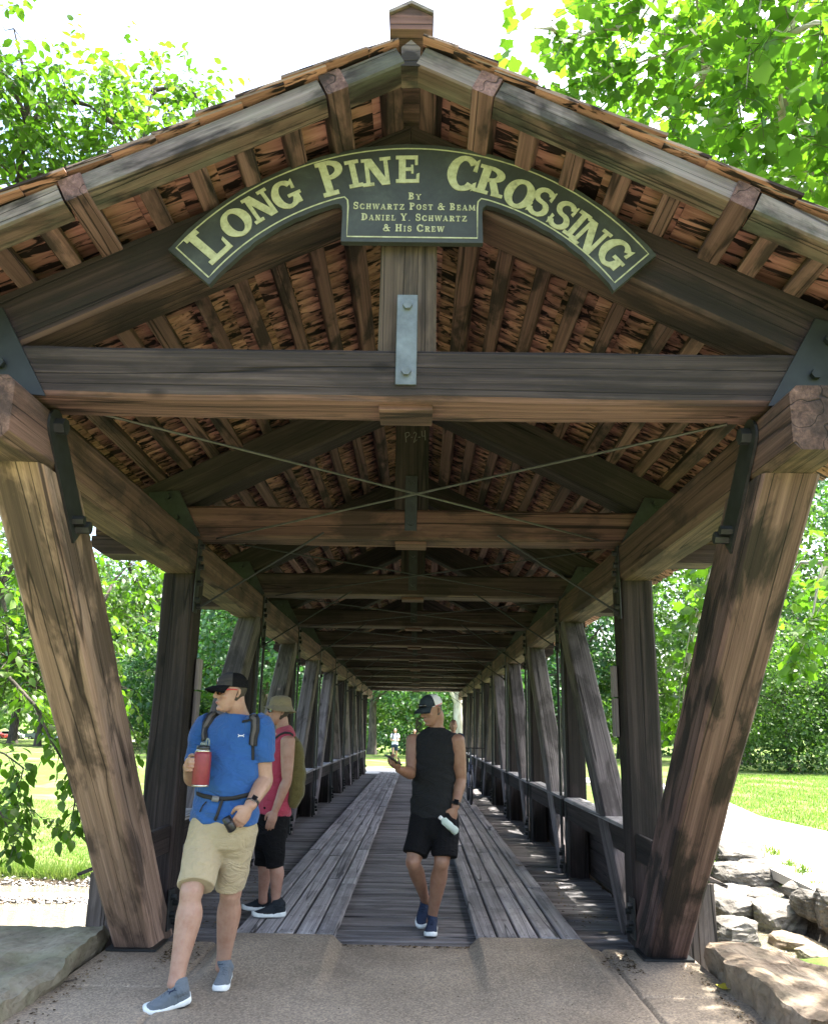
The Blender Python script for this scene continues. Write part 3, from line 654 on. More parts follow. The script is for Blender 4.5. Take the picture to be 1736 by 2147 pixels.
# skirt
ring = [j*nx for j in range(ny)] + [(ny-1)*nx+i for i in range(1, nx)] + [j*nx+nx-1 for j in range(ny-2, -1, -1)]
for r_ in ring: V.append((V[r_][0], V[r_][1], -0.5))
for q in range(len(ring)-1): F.append((ring[q], ring[q+1], o+q+1, o+q))
so = solid('concrete_approach', V, F, M['concrete']); tag(so, kind='structure')
# abutments under both ends of the bridge
def stone_mat(name, a, b, c_, moss=0.0, sc=2.2, dark=0.5):
    m, nt, bs = newmat(name); v, raw = obj_coord(nt, (1, 1, 1.6))
    n1 = noise_n(nt, v, sc, 8, 0.62, 0.4); n2 = noise_n(nt, v, sc*9, 5, 0.65)
    r = ramp(nt, [(0.3, a), (0.52, b), (0.72, c_)]); L(nt, n1, r.inputs[0])
    c = mixc(nt, 0.45, r.outputs[0], n2, 'OVERLAY')
    pit = ramp(nt, [(0.30, (1, 1, 1)), (0.40, (0, 0, 0))]); L(nt, n2, pit.inputs[0])
    pm = N(nt, 'ShaderNodeMath', operation='MULTIPLY'); L(nt, pit.outputs[0], pm.inputs[0]); pm.inputs[1].default_value = dark
    c = mixc(nt, pm.outputs[0], c, tuple(q*0.35 for q in a))
    if moss:
        ms = ramp(nt, [(0.4, (0, 0, 0)), (0.65, (1, 1, 1))]); L(nt, noise_n(nt, v, sc*1.7, 4), ms.inputs[0])
        mm = N(nt, 'ShaderNodeMath', operation='MULTIPLY'); L(nt, ms.outputs[0], mm.inputs[0]); mm.inputs[1].default_value = moss
        c = mixc(nt, mm.outputs[0], c, (0.17, 0.19, 0.10))
    L(nt, c, bs.inputs['Base Color']); bs.inputs['Roughness'].default_value = 0.9; bs.inputs['Specular IOR Level'].default_value = 0.2
    hh = N(nt, 'ShaderNodeMath', operation='MULTIPLY_ADD'); L(nt, n2, hh.inputs[0]); hh.inputs[1].default_value = 0.35; L(nt, n1, hh.inputs[2])
    bump(nt, bs, hh.outputs[0], 0.8, 0.03); return m
M['limestone'] = stone_mat('limestone', (0.055, 0.050, 0.043), (0.150, 0.140, 0.122), (0.27, 0.255, 0.225), sc=3.0, dark=0.85)
M['boulder'] = stone_mat('mossy_boulder', (0.095, 0.082, 0.058), (0.185, 0.162, 0.115), (0.27, 0.24, 0.175), 0.35)
M['boulder_tan'] = stone_mat('tan_boulder', (0.095, 0.070, 0.048), (0.21, 0.162, 0.115), (0.33, 0.27, 0.20), 0.15)
def rock(name, c, size, seed, mat, label, group=None, rot=0.0, flat=0.55, lay=0.5, cat='rock', sub=3):
    """broken limestone: convex hull of jittered block points, split finely, then layered and chipped"""
    rs_ = random.Random(seed); bm = bmesh.new(); hx, hy, hz_ = size[0]/2, size[1]/2, size[2]/2
    for i in range(46):
        a = [rs_.uniform(-1, 1) for _ in range(3)]; m_ = max(abs(q) for q in a); k_ = rs_.uniform(0.80, 1.0)/m_
        p = [max(-1, min(1, q*k_)) for q in a]
        # chop corners so that no two blocks match
        cut = 1.62 + 0.25*rs_.random(); t_ = abs(p[0])+abs(p[1])+0.6*abs(p[2])
        if t_ > cut: p = [q*cut/t_ for q in p]
        bm.verts.new((p[0]*hx, p[1]*hy, p[2]*hz_))
    r_ = bmesh.ops.convex_hull(bm, input=bm.verts)
    bmesh.ops.delete(bm, geom=[v for v in r_['geom_interior'] if isinstance(v, bmesh.types.BMVert)], context='VERTS')
    for _ in range(sub):
        bmesh.ops.subdivide_edges(bm, edges=[e for e in bm.edges if e.calc_length() > 0.05], cuts=1, use_grid_fill=True); bmesh.ops.triangulate(bm, faces=bm.faces)
    bm.normal_update()
    for v in bm.verts:
        p = v.co.copy(); n_ = v.normal
        q = noise.fractal(Vector((p.x*3.5, p.y*3.5, p.z*6+seed*1.3)), 0.9, 2.1, 5)*0.030
        st_ = (p.z*14*(0.7+lay) + 1.2*noise.noise(Vector((p.x*1.5, p.y*1.5, seed)))) ; fr = st_-math.floor(st_)
        led = (0.5-abs(fr-0.5))*-0.05*(1-abs(n_.z))*min(1, size[2]*2)
        v.co = p + n_*(q+led)
    me = bpy.data.meshes.new(name); bm.to_mesh(me); bm.free(); me.materials.append(M[mat])
    o = link(bpy.data.objects.new(name, me), None, Matrix.Translation(Vector(c)) @ Matrix.Rotation(rot, 4, 'Z'))
    return tag(o, label, cat, group)
for yy0, yy1 in ((6.75, 7.6), (30.6, 31.6)):
    pass
def abut(y0, y1, lab):
    t = empty('stone_abutment', (BX, (y0+y1)/2, -1.4), lab, 'abutment')
    rr = random.Random(int(y0*10))
    z = -2.4; row = 0
    while z < -0.34:
        hgt = min(0.30, -0.31-z)
        x = -2.35 - rr.uniform(0, 0.2)
        while x < 2.3:
            w_ = rr.uniform(0.35, 0.75); x1 = min(x+w_, 2.4)
            beam('stone_block', (BX+x+0.008, (y0+y1)/2, z+hgt/2), (BX+x1-0.008, (y0+y1)/2, z+hgt/2), y1-y0+rr.uniform(-0.04, 0.03), hgt-0.012, 'limestone', t, ch=0.03, jit=0.015, seg=0.15)
            x = x1
        z += hgt; row += 1
abut(6.76, 7.5, 'low stone block abutment under the entrance of the bridge')
abut(30.7, 31.5, 'low stone block abutment under the far mouth of the bridge')

# two big edging boulders either side of the approach
def slab_boulder(name, outline, z0, ztop, mat, label, seed):
    """outline: list of (x, y) counter-clockwise; irregular slab with chipped rim"""
    n = 220; per = []
    pts = [Vector((a, b, 0)) for a, b in outline]; m_ = len(pts)
    for i in range(n):
        t = i/n*m_; k = int(t); f = t-k
        p0, p1, p2, p3 = pts[(k-1) % m_], pts[k % m_], pts[(k+1) % m_], pts[(k+2) % m_]
        c = 0.5*((2*p1)+(p2-p0)*f+(2*p0-5*p1+4*p2-p3)*f*f+(3*p1-p0-3*p2+p3)*f**3)
        lin = p1.lerp(p2, f); per.append(lin*0.55+c*0.45)
    cen = sum(per, Vector())/n
    levels = [(1.0, z0)] + [(1.0+0.012*math.sin(q*2.1+seed), z0+(ztop-z0)*q/12) for q in range(4, 12)] + [(0.992, ztop-0.012), (0.98, ztop)] + [(0.96-0.055*q, ztop+0.012*math.sin(q*0.9)) for q in range(17)]
    V, F = [], []
    for li, (sc_, z) in enumerate(levels):
        for i, p in enumerate(per):
            q = cen + (p-cen)*sc_
            v = Vector((q.x, q.y, z))
            a = noise.noise_vector(Vector((v.x*1.6+seed, v.y*1.6, v.z*2.0)))*0.06 + noise.turbulence_vector(Vector((v.x*4, v.y*4, v.z*7+seed)), 4, False)*0.045
            if li >= 10: a = Vector((a.x*0.3, a.y*0.3, a.z*0.55))
            V.append(v + a)
    for li in range(len(levels)-1):
        for i in range(n):
            F.append((li*n+i, li*n+(i+1) % n, (li+1)*n+(i+1) % n, (li+1)*n+i))
    V.append(Vector((cen.x, cen.y, ztop+0.01))); top = len(V)-1
    for i in range(n): F.append(((len(levels)-1)*n+i, (len(levels)-1)*n+(i+1) % n, top))
    F.append(tuple(range(n-1, -1, -1)))
    c3 = Vector((cen.x, cen.y, (z0+ztop)/2))
    o = solid(name, [v-c3 for v in V], F, M[mat], None, Matrix.Translation(c3), smooth=False)
    return tag(o, label, 'boulder')
slab_boulder('boulder', [(-2.09, 6.40), (-2.14, 6.66), (-2.6, 6.78), (-3.4, 6.72), (-4.2, 6.3), (-4.3, 4.6), (-3.5, 3.7), (-2.5, 3.6), (-2.02, 3.8), (-2.05, 5.0)], -0.7, 0.10, 'boulder', 'broad flat mossy boulder edging the path in the shade of the eave', 3)
slab_boulder('boulder', [(2.12, 6.36), (2.03, 5.6), (2.08, 4.8), (2.16, 4.1), (2.6, 3.6), (3.6, 3.6), (3.75, 4.15), (3.2, 4.9), (2.72, 5.62), (2.36, 6.28)], -0.7, 0.16, 'boulder_tan', 'broad tan boulder edging the path, dappled by sunlight', 8)

# right-hand creek bank: stacked limestone
def P(x, y, Y): return onY(x, y, Y)
def rock_px(x, y, Y, wpx, hpx, dep, seed, label, mat='limestone', rot=0.0, flat=0.5, group=None):
    c = onY(x, y, Y); d = (c-CAM).dot(_fw); k = d/VF
    return rock('creek_stone', c + Vector((0, dep*0.35, 0)), (wpx*k*1.08, dep, hpx*k*1.15), seed, mat, label, group, rot, flat)
rock_px(1560, 1798, 14.9, 110, 42, 1.0, 11, 'thin pale limestone slab capping the stacked creek bank', rot=0.1)
rock_px(1585, 1818, 14.6, 70, 26, 0.8, 12, 'small limestone slab wedged under the pale capping slab')
rock_px(1575, 1847, 14.3, 130, 54, 1.0, 13, 'thick creased limestone block below the capping slabs', rot=0.05)
rock_px(1655, 1852, 14.5, 80, 50, 1.0, 14, 'rounded limestone block beside the path kerb', rot=-0.3)
rock_px(1555, 1885, 13.8, 120, 34, 0.9, 15, 'long low limestone ledge under the creased block', rot=0.1)
rock_px(1645, 1888, 13.6, 130, 26, 0.9, 16, 'narrow smooth limestone slab bridging over the dark hollow', rot=-0.15)
rock_px(1535, 1915, 13.0, 90, 48, 1.0, 17, 'sloping pale stone beside the boxed end of the bridge', rot=0.4)
rock_px(1578, 1928, 13.2, 84, 80, 0.8, 18, 'rounded boulder in the dark hollow of the creek bank', flat=0.7)
rock_px(1658, 1912, 13.2, 80, 46, 0.8, 19, 'angular limestone chunk propping the narrow slab')
rock_px(1680, 1950, 12.6, 150, 92, 1.3, 20, 'large jutting limestone block above the little cascade', rot=-0.35, flat=0.7)
rock_px(1745, 1945, 12.4, 60, 90, 1.0, 21, 'tan limestone block beside the large jutting one', 'boulder_tan')
rock_px(1700, 2000, 11.6, 120, 40, 0.9, 22, 'wet flat stone in the cascade', 'boulder_tan', rot=-0.2)
rock_px(1550, 1975, 11.6, 100, 66, 1.0, 23, 'bleached stone at the water edge beside the tan boulder')
rock_px(1722, 1905, 12.2, 70, 60, 0.7, 31, 'squat limestone block tucked under the path kerb', rot=0.2)
rock_px(1790, 1925, 11.6, 100, 90, 0.9, 32, 'broad limestone block beneath the path kerb beside the cascade', rot=-0.2)
rock_px(1700, 1880, 12.9, 60, 36, 0.6, 33, 'small wedge of limestone holding up the path kerb', rot=0.5)
rock_px(1728, 2022, 10.6, 70, 36, 0.7, 24, 'small dark stone in the white water', 'boulder')
rock_px(1560, 1775, 16.2, 80, 16, 0.9, 25, 'low limestone lip at the edge of the pale path')
rock_px(1610, 1985, 12.6, 70, 20, 0.8, 26, 'submerged stone showing under the clear upper pool', 'boulder_tan')

# foam of the cascade
rs2 = np.random.default_rng(5); V, F = [], []
for (px, py, Y, n_) in ((1668, 2000, 11.9, 60), (1725, 2035, 10.4, 80), (1700, 2026, 11.0, 40)):
    c = onY(px, py, Y)
    for i in range(n_):
        p = c + Vector((rs2.normal(0, 0.16), rs2.normal(0, 0.12), rs2.normal(0, 0.05))); r = rs2.uniform(0.008, 0.03); o = len(V)
        V += [p+Vector((r, 0, 0)), p+Vector((0, r, 0)), p+Vector((-r, 0, 0)), p+Vector((0, -r, 0)), p+Vector((0, 0, r)), p-Vector((0, 0, r))]
        F += [(o+a, o+b, o+4) for a, b in ((0, 1), (1, 2), (2, 3), (3, 0))] + [(o+b, o+a, o+5) for a, b in ((0, 1), (1, 2), (2, 3), (3, 0))]
fo = solid('cascade_foam', V, F, plain('foam', (0.85, 0.87, 0.88), 0.3), None, Matrix.Identity(4), True)
tag(fo, 'white foam where the creek spills over the stones', 'foam', kind='stuff')

# pale concrete path on the right bank with its kerb edge, and the cross path at the far mouth
def ribbon(name, pts, mat, thick=0.12, n=40):
    """pts: (xl, yl, xr, yr, z)"""
    P_ = np.array(pts); t = np.linspace(0, len(pts)-1, n); q = np.stack([np.interp(t, range(len(pts)), P_[:, k]) for k in range(5)], 1)
    V, F = [], []
    for xl, yl, xr, yr, z in q:
        V += [(xl, yl, z), (xr, yr, z), (xr, yr, z-thick), (xl, yl, z-thick)]
    for i in range(n-1):
        for k in range(4): F.append((i*4+k, i*4+(k+1) % 4, (i+1)*4+(k+1) % 4, (i+1)*4+k))
    F.append((3, 2, 1, 0)); F.append(tuple((n-1)*4+k for k in range(4)))
    return tag(solid(name, V, F, M[mat]), kind='structure')
def pale_conc():
    m, nt, bs = newmat('pale_concrete'); v, _ = obj_coord(nt, (1, 1, 1), False)
    n1 = noise_n(nt, v, 0.8, 6, 0.65); n2 = noise_n(nt, v, 40, 3)
    r = ramp(nt, [(0.3, (0.38, 0.36, 0.32)), (0.7, (0.52, 0.50, 0.45))]); L(nt, n1, r.inputs[0])
    cr = ramp(nt, [(0.494, (1, 1, 1)), (0.5, (0.4, 0.4, 0.35)), (0.506, (1, 1, 1))]); L(nt, noise_n(nt, v, 0.25, 3, 0.5, 0.2), cr.inputs[0])
    c = mixc(nt, 1.0, r.outputs[0], cr.outputs[0], 'MULTIPLY')
    L(nt, mixc(nt, 0.2, c, n2, 'OVERLAY'), bs.inputs['Base Color']); bs.inputs['Roughness'].default_value = 0.9; bump(nt, bs, n2, 0.2, 0.003); return m
M['pale_concrete'] = pale_conc()
ribbon('bank_path', [(5.45, 11.2, 11.0, 14.0, -0.50), (5.62, 13.0, 10.2, 16.5, -0.50), (5.85, 16.0, 9.35, 18.8, -0.50), (6.4, 20, 9.0, 23.0, -0.48), (7.3, 25, 9.9, 28.5, -0.44), (9.8, 34, 12.6, 36.5, -0.36), (14.5, 50, 17.5, 52, -0.26), (22, 66, 25.5, 67, -0.22)], 'pale_concrete', 0.14)
ribbon('cross_path', [(-5.0, 31.7, -6.5, 35.0, -0.12), (-3, 31.5, -3, 36.2, 0.0), (0, 31.5, 0, 36.2, 0.0), (3.5, 31.6, 3.5, 36.2, 0.0), (9.4, 32.0, 9.9, 35, -0.372)], 'pale_concrete', 0.5)

# ---- loose things on the ground: gravel, grass
rs3 = np.random.default_rng(12)
def pebbles(name, n, fx, mat, label, rmin, rmax):
    oct_v = np.array([(1, 0, 0), (0, 1, 0), (-1, 0, 0), (0, -1, 0), (0, 0, 1), (0, 0, -1)], float)
    oct_f = np.array([(0, 1, 4), (1, 2, 4), (2, 3, 4), (3, 0, 4), (1, 0, 5), (2, 1, 5), (3, 2, 5), (0, 3, 5)])
    xs, ys = fx(n); zs = hland(xs, ys); r = rs3.uniform(rmin, rmax, n)
    sc_ = np.stack([r*rs3.uniform(0.8, 1.5, n), r*rs3.uniform(0.8, 1.3, n), r*rs3.uniform(0.4, 0.8, n)], 1)
    a = rs3.uniform(0, 6.28, n); ca, sa = np.cos(a), np.sin(a)
    V = oct_v[None]*sc_[:, None]; X_ = V[..., 0]*ca[:, None]-V[..., 1]*sa[:, None]; Y_ = V[..., 0]*sa[:, None]+V[..., 1]*ca[:, None]
    V = np.stack([X_+xs[:, None], Y_+ys[:, None], V[..., 2]+zs[:, None]+0.01], 2).reshape(-1, 3)
    F = (oct_f[None]+6*np.arange(n)[:, None, None]).reshape(-1, 3)
    me = fast_mesh(name, V, F, mat, smooth=False, col=np.repeat(rs3.random(n), 6))
    return tag(link(bpy.data.objects.new(name, me)), label, 'gravel', kind='stuff')
def peb_mat():
    m, nt, bs = newmat('creek_gravel'); at = N(nt, 'ShaderNodeAttribute', attribute_name='tint')
    r = ramp(nt, [(0.0, (0.24, 0.19, 0.13)), (0.25, (0.45, 0.42, 0.36)), (0.7, (0.62, 0.60, 0.55)), (1.0, (0.34, 0.22, 0.14))]); L(nt, at.outputs['Fac'], r.inputs[0])
    L(nt, r.outputs[0], bs.inputs['Base Color']); bs.inputs['Roughness'].default_value = 0.9; return m
M['pebble'] = peb_mat()
def bar(n):
    x = rs3.uniform(-16, -2.5, n); return x, 18.0+0.2*np.sin(x*0.7)+rs3.normal(0, 0.24, n)
pebbles('gravel_bar', 9000, bar, M['pebble'], 'bleached gravel bar in the creek beside the lawn', 0.015, 0.06)
def bankp(n):
    x = rs3.uniform(-16, -2.5, n); return x, 19.75+rs3.normal(0, 0.10, n)
pebbles('bank_gravel', 2500, bankp, M['pebble'], 'brown stones along the foot of the lawn bank', 0.012, 0.05)
def leaf_like_mat(name, a, b, c_, transl=0.45, rough=0.5, spec=0.35):
    m, nt, bs = newmat(name); at = N(nt, 'ShaderNodeAttribute', attribute_name='tint')
    r = ramp(nt, [(0.0, a), (0.5, b), (1.0, c_)]); L(nt, at.outputs['Fac'], r.inputs[0])
    L(nt, r.outputs[0], bs.inputs['Base Color']); bs.inputs['Roughness'].default_value = rough; bs.inputs['Specular IOR Level'].default_value = spec
    tr = N(nt, 'ShaderNodeBsdfTranslucent'); hs = N(nt, 'ShaderNodeMix', data_type='RGBA', blend_type='MULTIPLY'); hs.inputs[0].default_value = 1.0
    L(nt, r.outputs[0], hs.inputs[6]); hs.inputs[7].default_value = (1.4, 1.75, 0.62, 1); L(nt, hs.outputs[2], tr.inputs[0])
    mx = N(nt, 'ShaderNodeMixShader'); mx.inputs[0].default_value = transl
    L(nt, bs.outputs[0], mx.inputs[1]); L(nt, tr.outputs[0], mx.inputs[2]); L(nt, mx.outputs[0], nt.nodes['Material Output'].inputs[0]); return m
M['grass'] = leaf_like_mat('grass_blades', (0.06, 0.11, 0.02), (0.12, 0.19, 0.035), (0.24, 0.26, 0.09), 0.35)
def grass(name, xs, ys, hgt, label, wid=0.012):
    n = len(xs); zs = hland(xs, ys); a = rs3.uniform(0, 6.28, n); h = hgt*rs3.uniform(0.5, 1.3, n); ln = rs3.normal(0, 0.35, (n, 2))*h[:, None]
    wv_ = np.stack([np.cos(a), np.sin(a)], 1)*(wid*rs3.uniform(0.6, 1.4, n))[:, None]
    b = np.stack([xs, ys, zs-0.01], 1)
    V = np.zeros((n, 3, 3)); V[:, 0] = b; V[:, 0, :2] += wv_; V[:, 1] = b; V[:, 1, :2] -= wv_; V[:, 2] = b; V[:, 2, :2] += ln; V[:, 2, 2] += h
    me = fast_mesh(name, V.reshape(-1, 3), np.arange(n*3).reshape(-1, 3), M['grass'], col=np.repeat(np.clip(rs3.normal(0.5, 0.25, n), 0, 1), 3))
    return tag(link(bpy.data.objects.new(name, me)), label, 'grass', kind='stuff')
n = 70000; yy = 20.05 + 16*rs3.random(n)**2.0; xx = -3.0 - rs3.random(n)*(yy*0.62)
grass('lawn_grass', xx, yy, 0.085, 'short bright grass of the lawn across the creek', 0.011)
n = 9000; xx = -2.8 - rs3.random(n)*11; yy = 19.95+np.abs(rs3.normal(0, 0.30, n))
grass('bank_grass', xx, yy, 0.22, 'longer tufted grass along the lawn edge over the creek', 0.012)
n = 45000; yy = 18 + 26*rs3.random(n)**1.6; xl = np.interp(yy, [14.0, 16.5, 18.8, 23.0, 28.5, 36.5, 52], [11.0, 10.2, 9.35, 9.0, 9.9, 12.6, 17.5]); xx = xl + 0.05 + rs3.random(n)*9
grass('verge_grass', xx, yy, 0.09, 'short sunlit grass beside the pale path', 0.013)
V = []; cols = []
for (px, py, Y) in ((1655, 1815, 14.2), (1683, 1830, 13.7), (1706, 1864, 13.0), (1622, 1792, 14.9), (1575, 1782, 16.3), (1600, 1784, 16.2), (1630, 1902, 13.2)):
    c = np.array(onY(px, py, Y)); k_ = 70; b = c + rs3.normal(0, 1, (k_, 3))*np.array([0.07, 0.06, 0.01]); h_ = rs3.uniform(0.06, 0.2, k_); a_ = rs3.uniform(0, 6.28, k_); w_ = np.stack([np.cos(a_), np.sin(a_), a_*0], 1)*0.010
    t_ = b + np.stack([rs3.normal(0, 0.06, k_), rs3.normal(0, 0.06, k_), h_], 1); V.append(np.stack([b-w_, b+w_, t_], 1).reshape(-1, 3))
V = np.concatenate(V); me = fast_mesh('weed_tufts', V, np.arange(len(V)).reshape(-1, 3), M['grass'], col=np.repeat(rs3.random(len(V)//3), 3))
tag(link(bpy.data.objects.new('weed_tufts', me)), 'small weeds sprouting between the stacked creek stones', 'weeds', kind='stuff')
# grit, dry leaf bits and dirt gathered at the post feet and along the deck edge
V, F, cols = [], [], []
def bits(n, fx, smin=0.004, smax=0.016):
    for _ in range(n):
        x, y, z = fx(); a = rs3.uniform(0, 6.28); s_ = rs3.uniform(smin, smax); o = len(V); u_, v_ = math.cos(a)*s_, math.sin(a)*s_
        V.extend([(x+u_, y+v_, z+0.002), (x-v_*0.6, y+u_*0.6, z+0.004+s_*0.3), (x-u_, y-v_, z+0.002), (x+v_*0.6, y-u_*0.6, z+0.003)]); F.append((o, o+1, o+2, o+3)); cols.extend([rs3.random()]*4)
for s_ in (-1, 1):
    bits(160, lambda: (s_*(1.62-abs(rs3.normal(0, 0.10))), 6.35+rs3.normal(0, 0.14), 0.004)); bits(120, lambda: (s_*(1.55+rs3.normal(0, 0.12)), 7.2+rs3.random()*2.5, 0.0), 0.005, 0.02)
    bits(140, lambda: (s_*(2.0-abs(rs3.normal(0, 0.07))), 4.4+rs3.random()*1.9, 0.004))
bits(260, lambda: (rs3.uniform(-1.9, 1.9), rs3.uniform(4.3, 6.7), 0.003 if True else 0), 0.002, 0.006)
bits(120, lambda: (BX+rs3.uniform(-0.48, 0.52), 6.70-abs(rs3.normal(0, 0.03)), 0.003))
me = fast_mesh('litter', np.array(V), np.array(F), M['pebble'] if False else leaf_like_mat('dry_litter', (0.03, 0.022, 0.015), (0.09, 0.06, 0.035), (0.20, 0.15, 0.09), 0.1, 0.9, 0.1), col=np.array(cols))
tag(link(bpy.data.objects.new('ground_litter', me)), 'dry leaf crumbs and grit scattered over the approach', 'litter', kind='stuff')
# ================================================================ TREES AND SHRUBS
OVATE = (np.array([(0, 0, 0), (0.22, 0, 0.01), (0.62, 0, 0.0), (1, 0, -0.10), (0.2, 0.24, 0.05), (0.58, 0.27, 0.06), (0.2, -0.24, 0.05), (0.58, -0.27, 0.06)]),
         np.array([(0, 1, 4), (1, 5, 4), (1, 2, 5), (2, 3, 5), (0, 6, 1), (1, 6, 7), (1, 7, 2), (2, 7, 3)]))
def _lobed():
    pts = [(0, 0, 0)]
    tips = [(-115, 0.42), (-92, 0.33), (-70, 0.58), (-48, 0.36), (-28, 0.5), (0, 0.66), (28, 0.5), (48, 0.36), (70, 0.58), (92, 0.33), (115, 0.42)]
    tips = [(-150, 0.34), (-118, 0.52), (-92, 0.42), (-56, 0.60), (-30, 0.46), (0, 0.66), (30, 0.46), (56, 0.60), (92, 0.42), (118, 0.52), (150, 0.34)]
    V = [(0.35, 0, 0.0)] + [(0.35+r*math.cos(math.radians(a)), r*math.sin(math.radians(a)), -0.16*r*r + (0.03 if r > 0.45 else 0.0)) for a, r in tips] + [(0.12, 0, 0)]
    F = [(0, i, i+1) for i in range(1, len(tips))] + [(0, len(tips), len(tips)+1), (0, len(tips)+1, 1)]
    return np.array(V), np.array(F)
LOBED = _lobed()
DIAMOND = (np.array([(0, 0, 0), (0.5, 0.36, 0.05), (1, 0, 0), (0.5, -0.36, 0.05)]), np.array([(0, 1, 2), (0, 2, 3)]))
rt = np.random.default_rng(21)
def unit(a): return a/np.maximum(np.linalg.norm(a, axis=-1, keepdims=True), 1e-9)
def leaves_mesh(name, pos, dirs, nrms, size, tint, tmpl, mat):
    T, TF = tmpl; n = len(pos)
    d = unit(dirs); y = unit(np.cross(nrms, d)); z = np.cross(d, y)
    V = pos[:, None] + size[:, None, None]*(T[None, :, 0:1]*d[:, None] + T[None, :, 1:2]*y[:, None] + T[None, :, 2:3]*z[:, None])
    F = (TF[None] + len(T)*np.arange(n)[:, None, None]).reshape(-1, 3)
    return fast_mesh(name, V.reshape(-1, 3), F, mat, smooth=False, col=np.repeat(tint, len(T)))
def tubes_mesh(name, paths, mat, nseg=6):
    V, F = [], []
    for pts, rad in paths:
        o = len(V); pts = [Vector(p) for p in pts]; n = len(pts)
        for i, p in enumerate(pts):
            t = (pts[min(i+1, n-1)]-pts[max(i-1, 0)]).normalized()
            a = t.cross(Vector((0.3, 0.9, 0.2))).normalized(); b = t.cross(a)
            for k in range(nseg):
                th = 2*math.pi*k/nseg; V.append(p + (a*math.cos(th)+b*math.sin(th))*rad[i])
        for i in range(n-1):
            for k in range(nseg): F.append((o+i*nseg+k, o+i*nseg+(k+1) % nseg, o+(i+1)*nseg+(k+1) % nseg, o+(i+1)*nseg+k))
    return mesh_of(name, V, F, mat, True)
def bark(name, a, b, sc=3.0):
    m, nt, bs = newmat(name); tc = N(nt, 'ShaderNodeTexCoord'); mp = N(nt, 'ShaderNodeMapping'); mp.inputs['Scale'].default_value = (1, 1, 0.25); L(nt, tc.outputs['Object'], mp.inputs[0])
    n = noise_n(nt, mp.outputs[0], sc*3, 7, 0.65); r = ramp(nt, [(0.35, a), (0.65, b)]); L(nt, n, r.inputs[0])
    L(nt, r.outputs[0], bs.inputs['Base Color']); bs.inputs['Roughness'].default_value = 0.95; bump(nt, bs, n, 0.7, 0.04); return m
M['bark'] = bark('grey_brown_bark', (0.03, 0.025, 0.02), (0.11, 0.09, 0.07))
M['bark_pale'] = bark('pale_mottled_bark', (0.22, 0.19, 0.14), (0.55, 0.52, 0.45), 1.0)
M['leaf_elm'] = leaf_like_mat('broad_leaf_green', (0.045, 0.095, 0.012), (0.09, 0.17, 0.02), (0.135, 0.215, 0.03), 0.58, 0.38, 0.5)
M['leaf_syc'] = leaf_like_mat('lobed_leaf_green', (0.05, 0.11, 0.016), (0.09, 0.175, 0.022), (0.15, 0.225, 0.032), 0.62, 0.45, 0.4)
M['leaf_far'] = leaf_like_mat('far_leaf_green', (0.03, 0.075, 0.018), (0.065, 0.125, 0.028), (0.12, 0.18, 0.04), 0.4, 0.5, 0.4)
M['leaf_blue'] = leaf_like_mat('cool_leaf_green', (0.025, 0.075, 0.028), (0.05, 0.12, 0.05), (0.10, 0.17, 0.075), 0.38, 0.45, 0.5)

def clump_points(lumps, n, clump_r, per):
    """points in leafy clumps spread through the outer part of several ellipsoid lumps: (centre, radii)"""
    vol = np.array([r[0]*r[1]*r[2] for c, r in lumps])**0.8; vol = vol/vol.sum()
    nc = max(1, n//per); which = rt.choice(len(lumps), nc, p=vol)
    C = np.array([c for c, r in lumps])[which]; R = np.array([r for c, r in lumps])[which]
    u = unit(rt.normal(size=(nc, 3))); rad = rt.uniform(0.45, 1.0, nc)**0.6
    cc = C + u*R*rad[:, None]; size = clump_r*rt.uniform(0.5, 1.3, nc)
    idx = np.repeat(np.arange(nc), per)
    off = rt.normal(size=(len(idx), 3))*np.array([0.6, 0.6, 0.38])*size[idx][:, None]
    return cc[idx]+off, idx, u[idx]
def make_tree(name, label, base, H, lumps, n, leaf, clump_r, per, mat, trunk_r, tmpl=DIAMOND, bark_m='bark', cat='tree', lean=(0, 0), group=None, limbs=7, trunk_top=0.6):
    t = empty(name, base, label, cat, group); b = Vector(base)
    paths = []; top = b + Vector((lean[0], lean[1], H*trunk_top))
    pts = [b - Vector((0, 0, 0.3))] + [b.lerp(top, f) + Vector((rt.normal(0, 0.02*H*f*0.5), rt.normal(0, 0.02*H*f*0.5), 0)) for f in (0.03, 0.1, 0.3, 0.55, 0.8, 1.0)]
    paths.append((pts, [trunk_r*q for q in (1.5, 1.25, 1.05, 0.9, 0.72, 0.5, 0.25)]))
    for i in range(limbs):
        c, r = lumps[i % len(lumps)]; f = rt.uniform(0.3, 0.95); s_ = b.lerp(top, f)
        e = Vector(c) + Vector(tuple(rt.normal(0, 0.35, 3)*np.array(r))); mid = s_.lerp(e, 0.5) + Vector((0, 0, 0.08*(e-s_).length))
        rr = trunk_r*(0.55-0.3*f); paths.append(([s_, mid, e], [rr, rr*0.6, rr*0.15]))
    inv = WM[t].inverted()
    me = tubes_mesh('trunk', [([inv @ Vector(p) for p in ps], r) for ps, r in paths], M[bark_m], 8)
    link(bpy.data.objects.new('trunk', me), t, WM[t])
    pos, idx, u = clump_points(lumps, n, clump_r, per); m = len(pos)
    dirs = rt.normal(size=(m, 3)) + u*0.6 + np.array([0, 0, -0.35]); nr = rt.normal(size=(m, 3))*0.6 + np.array([0, 0, 0.9]) + u*0.3
    ct = rt.random(idx.max()+1); tint = np.clip(0.25+0.35*ct[idx] + rt.normal(0, 0.17, m), 0, 1)
    me = leaves_mesh('crown', pos-np.array(base), dirs, nr, leaf*rt.uniform(0.6, 1.3, m), tint, tmpl, M[mat])
    link(bpy.data.objects.new('crown', me), t, WM[t]); return t

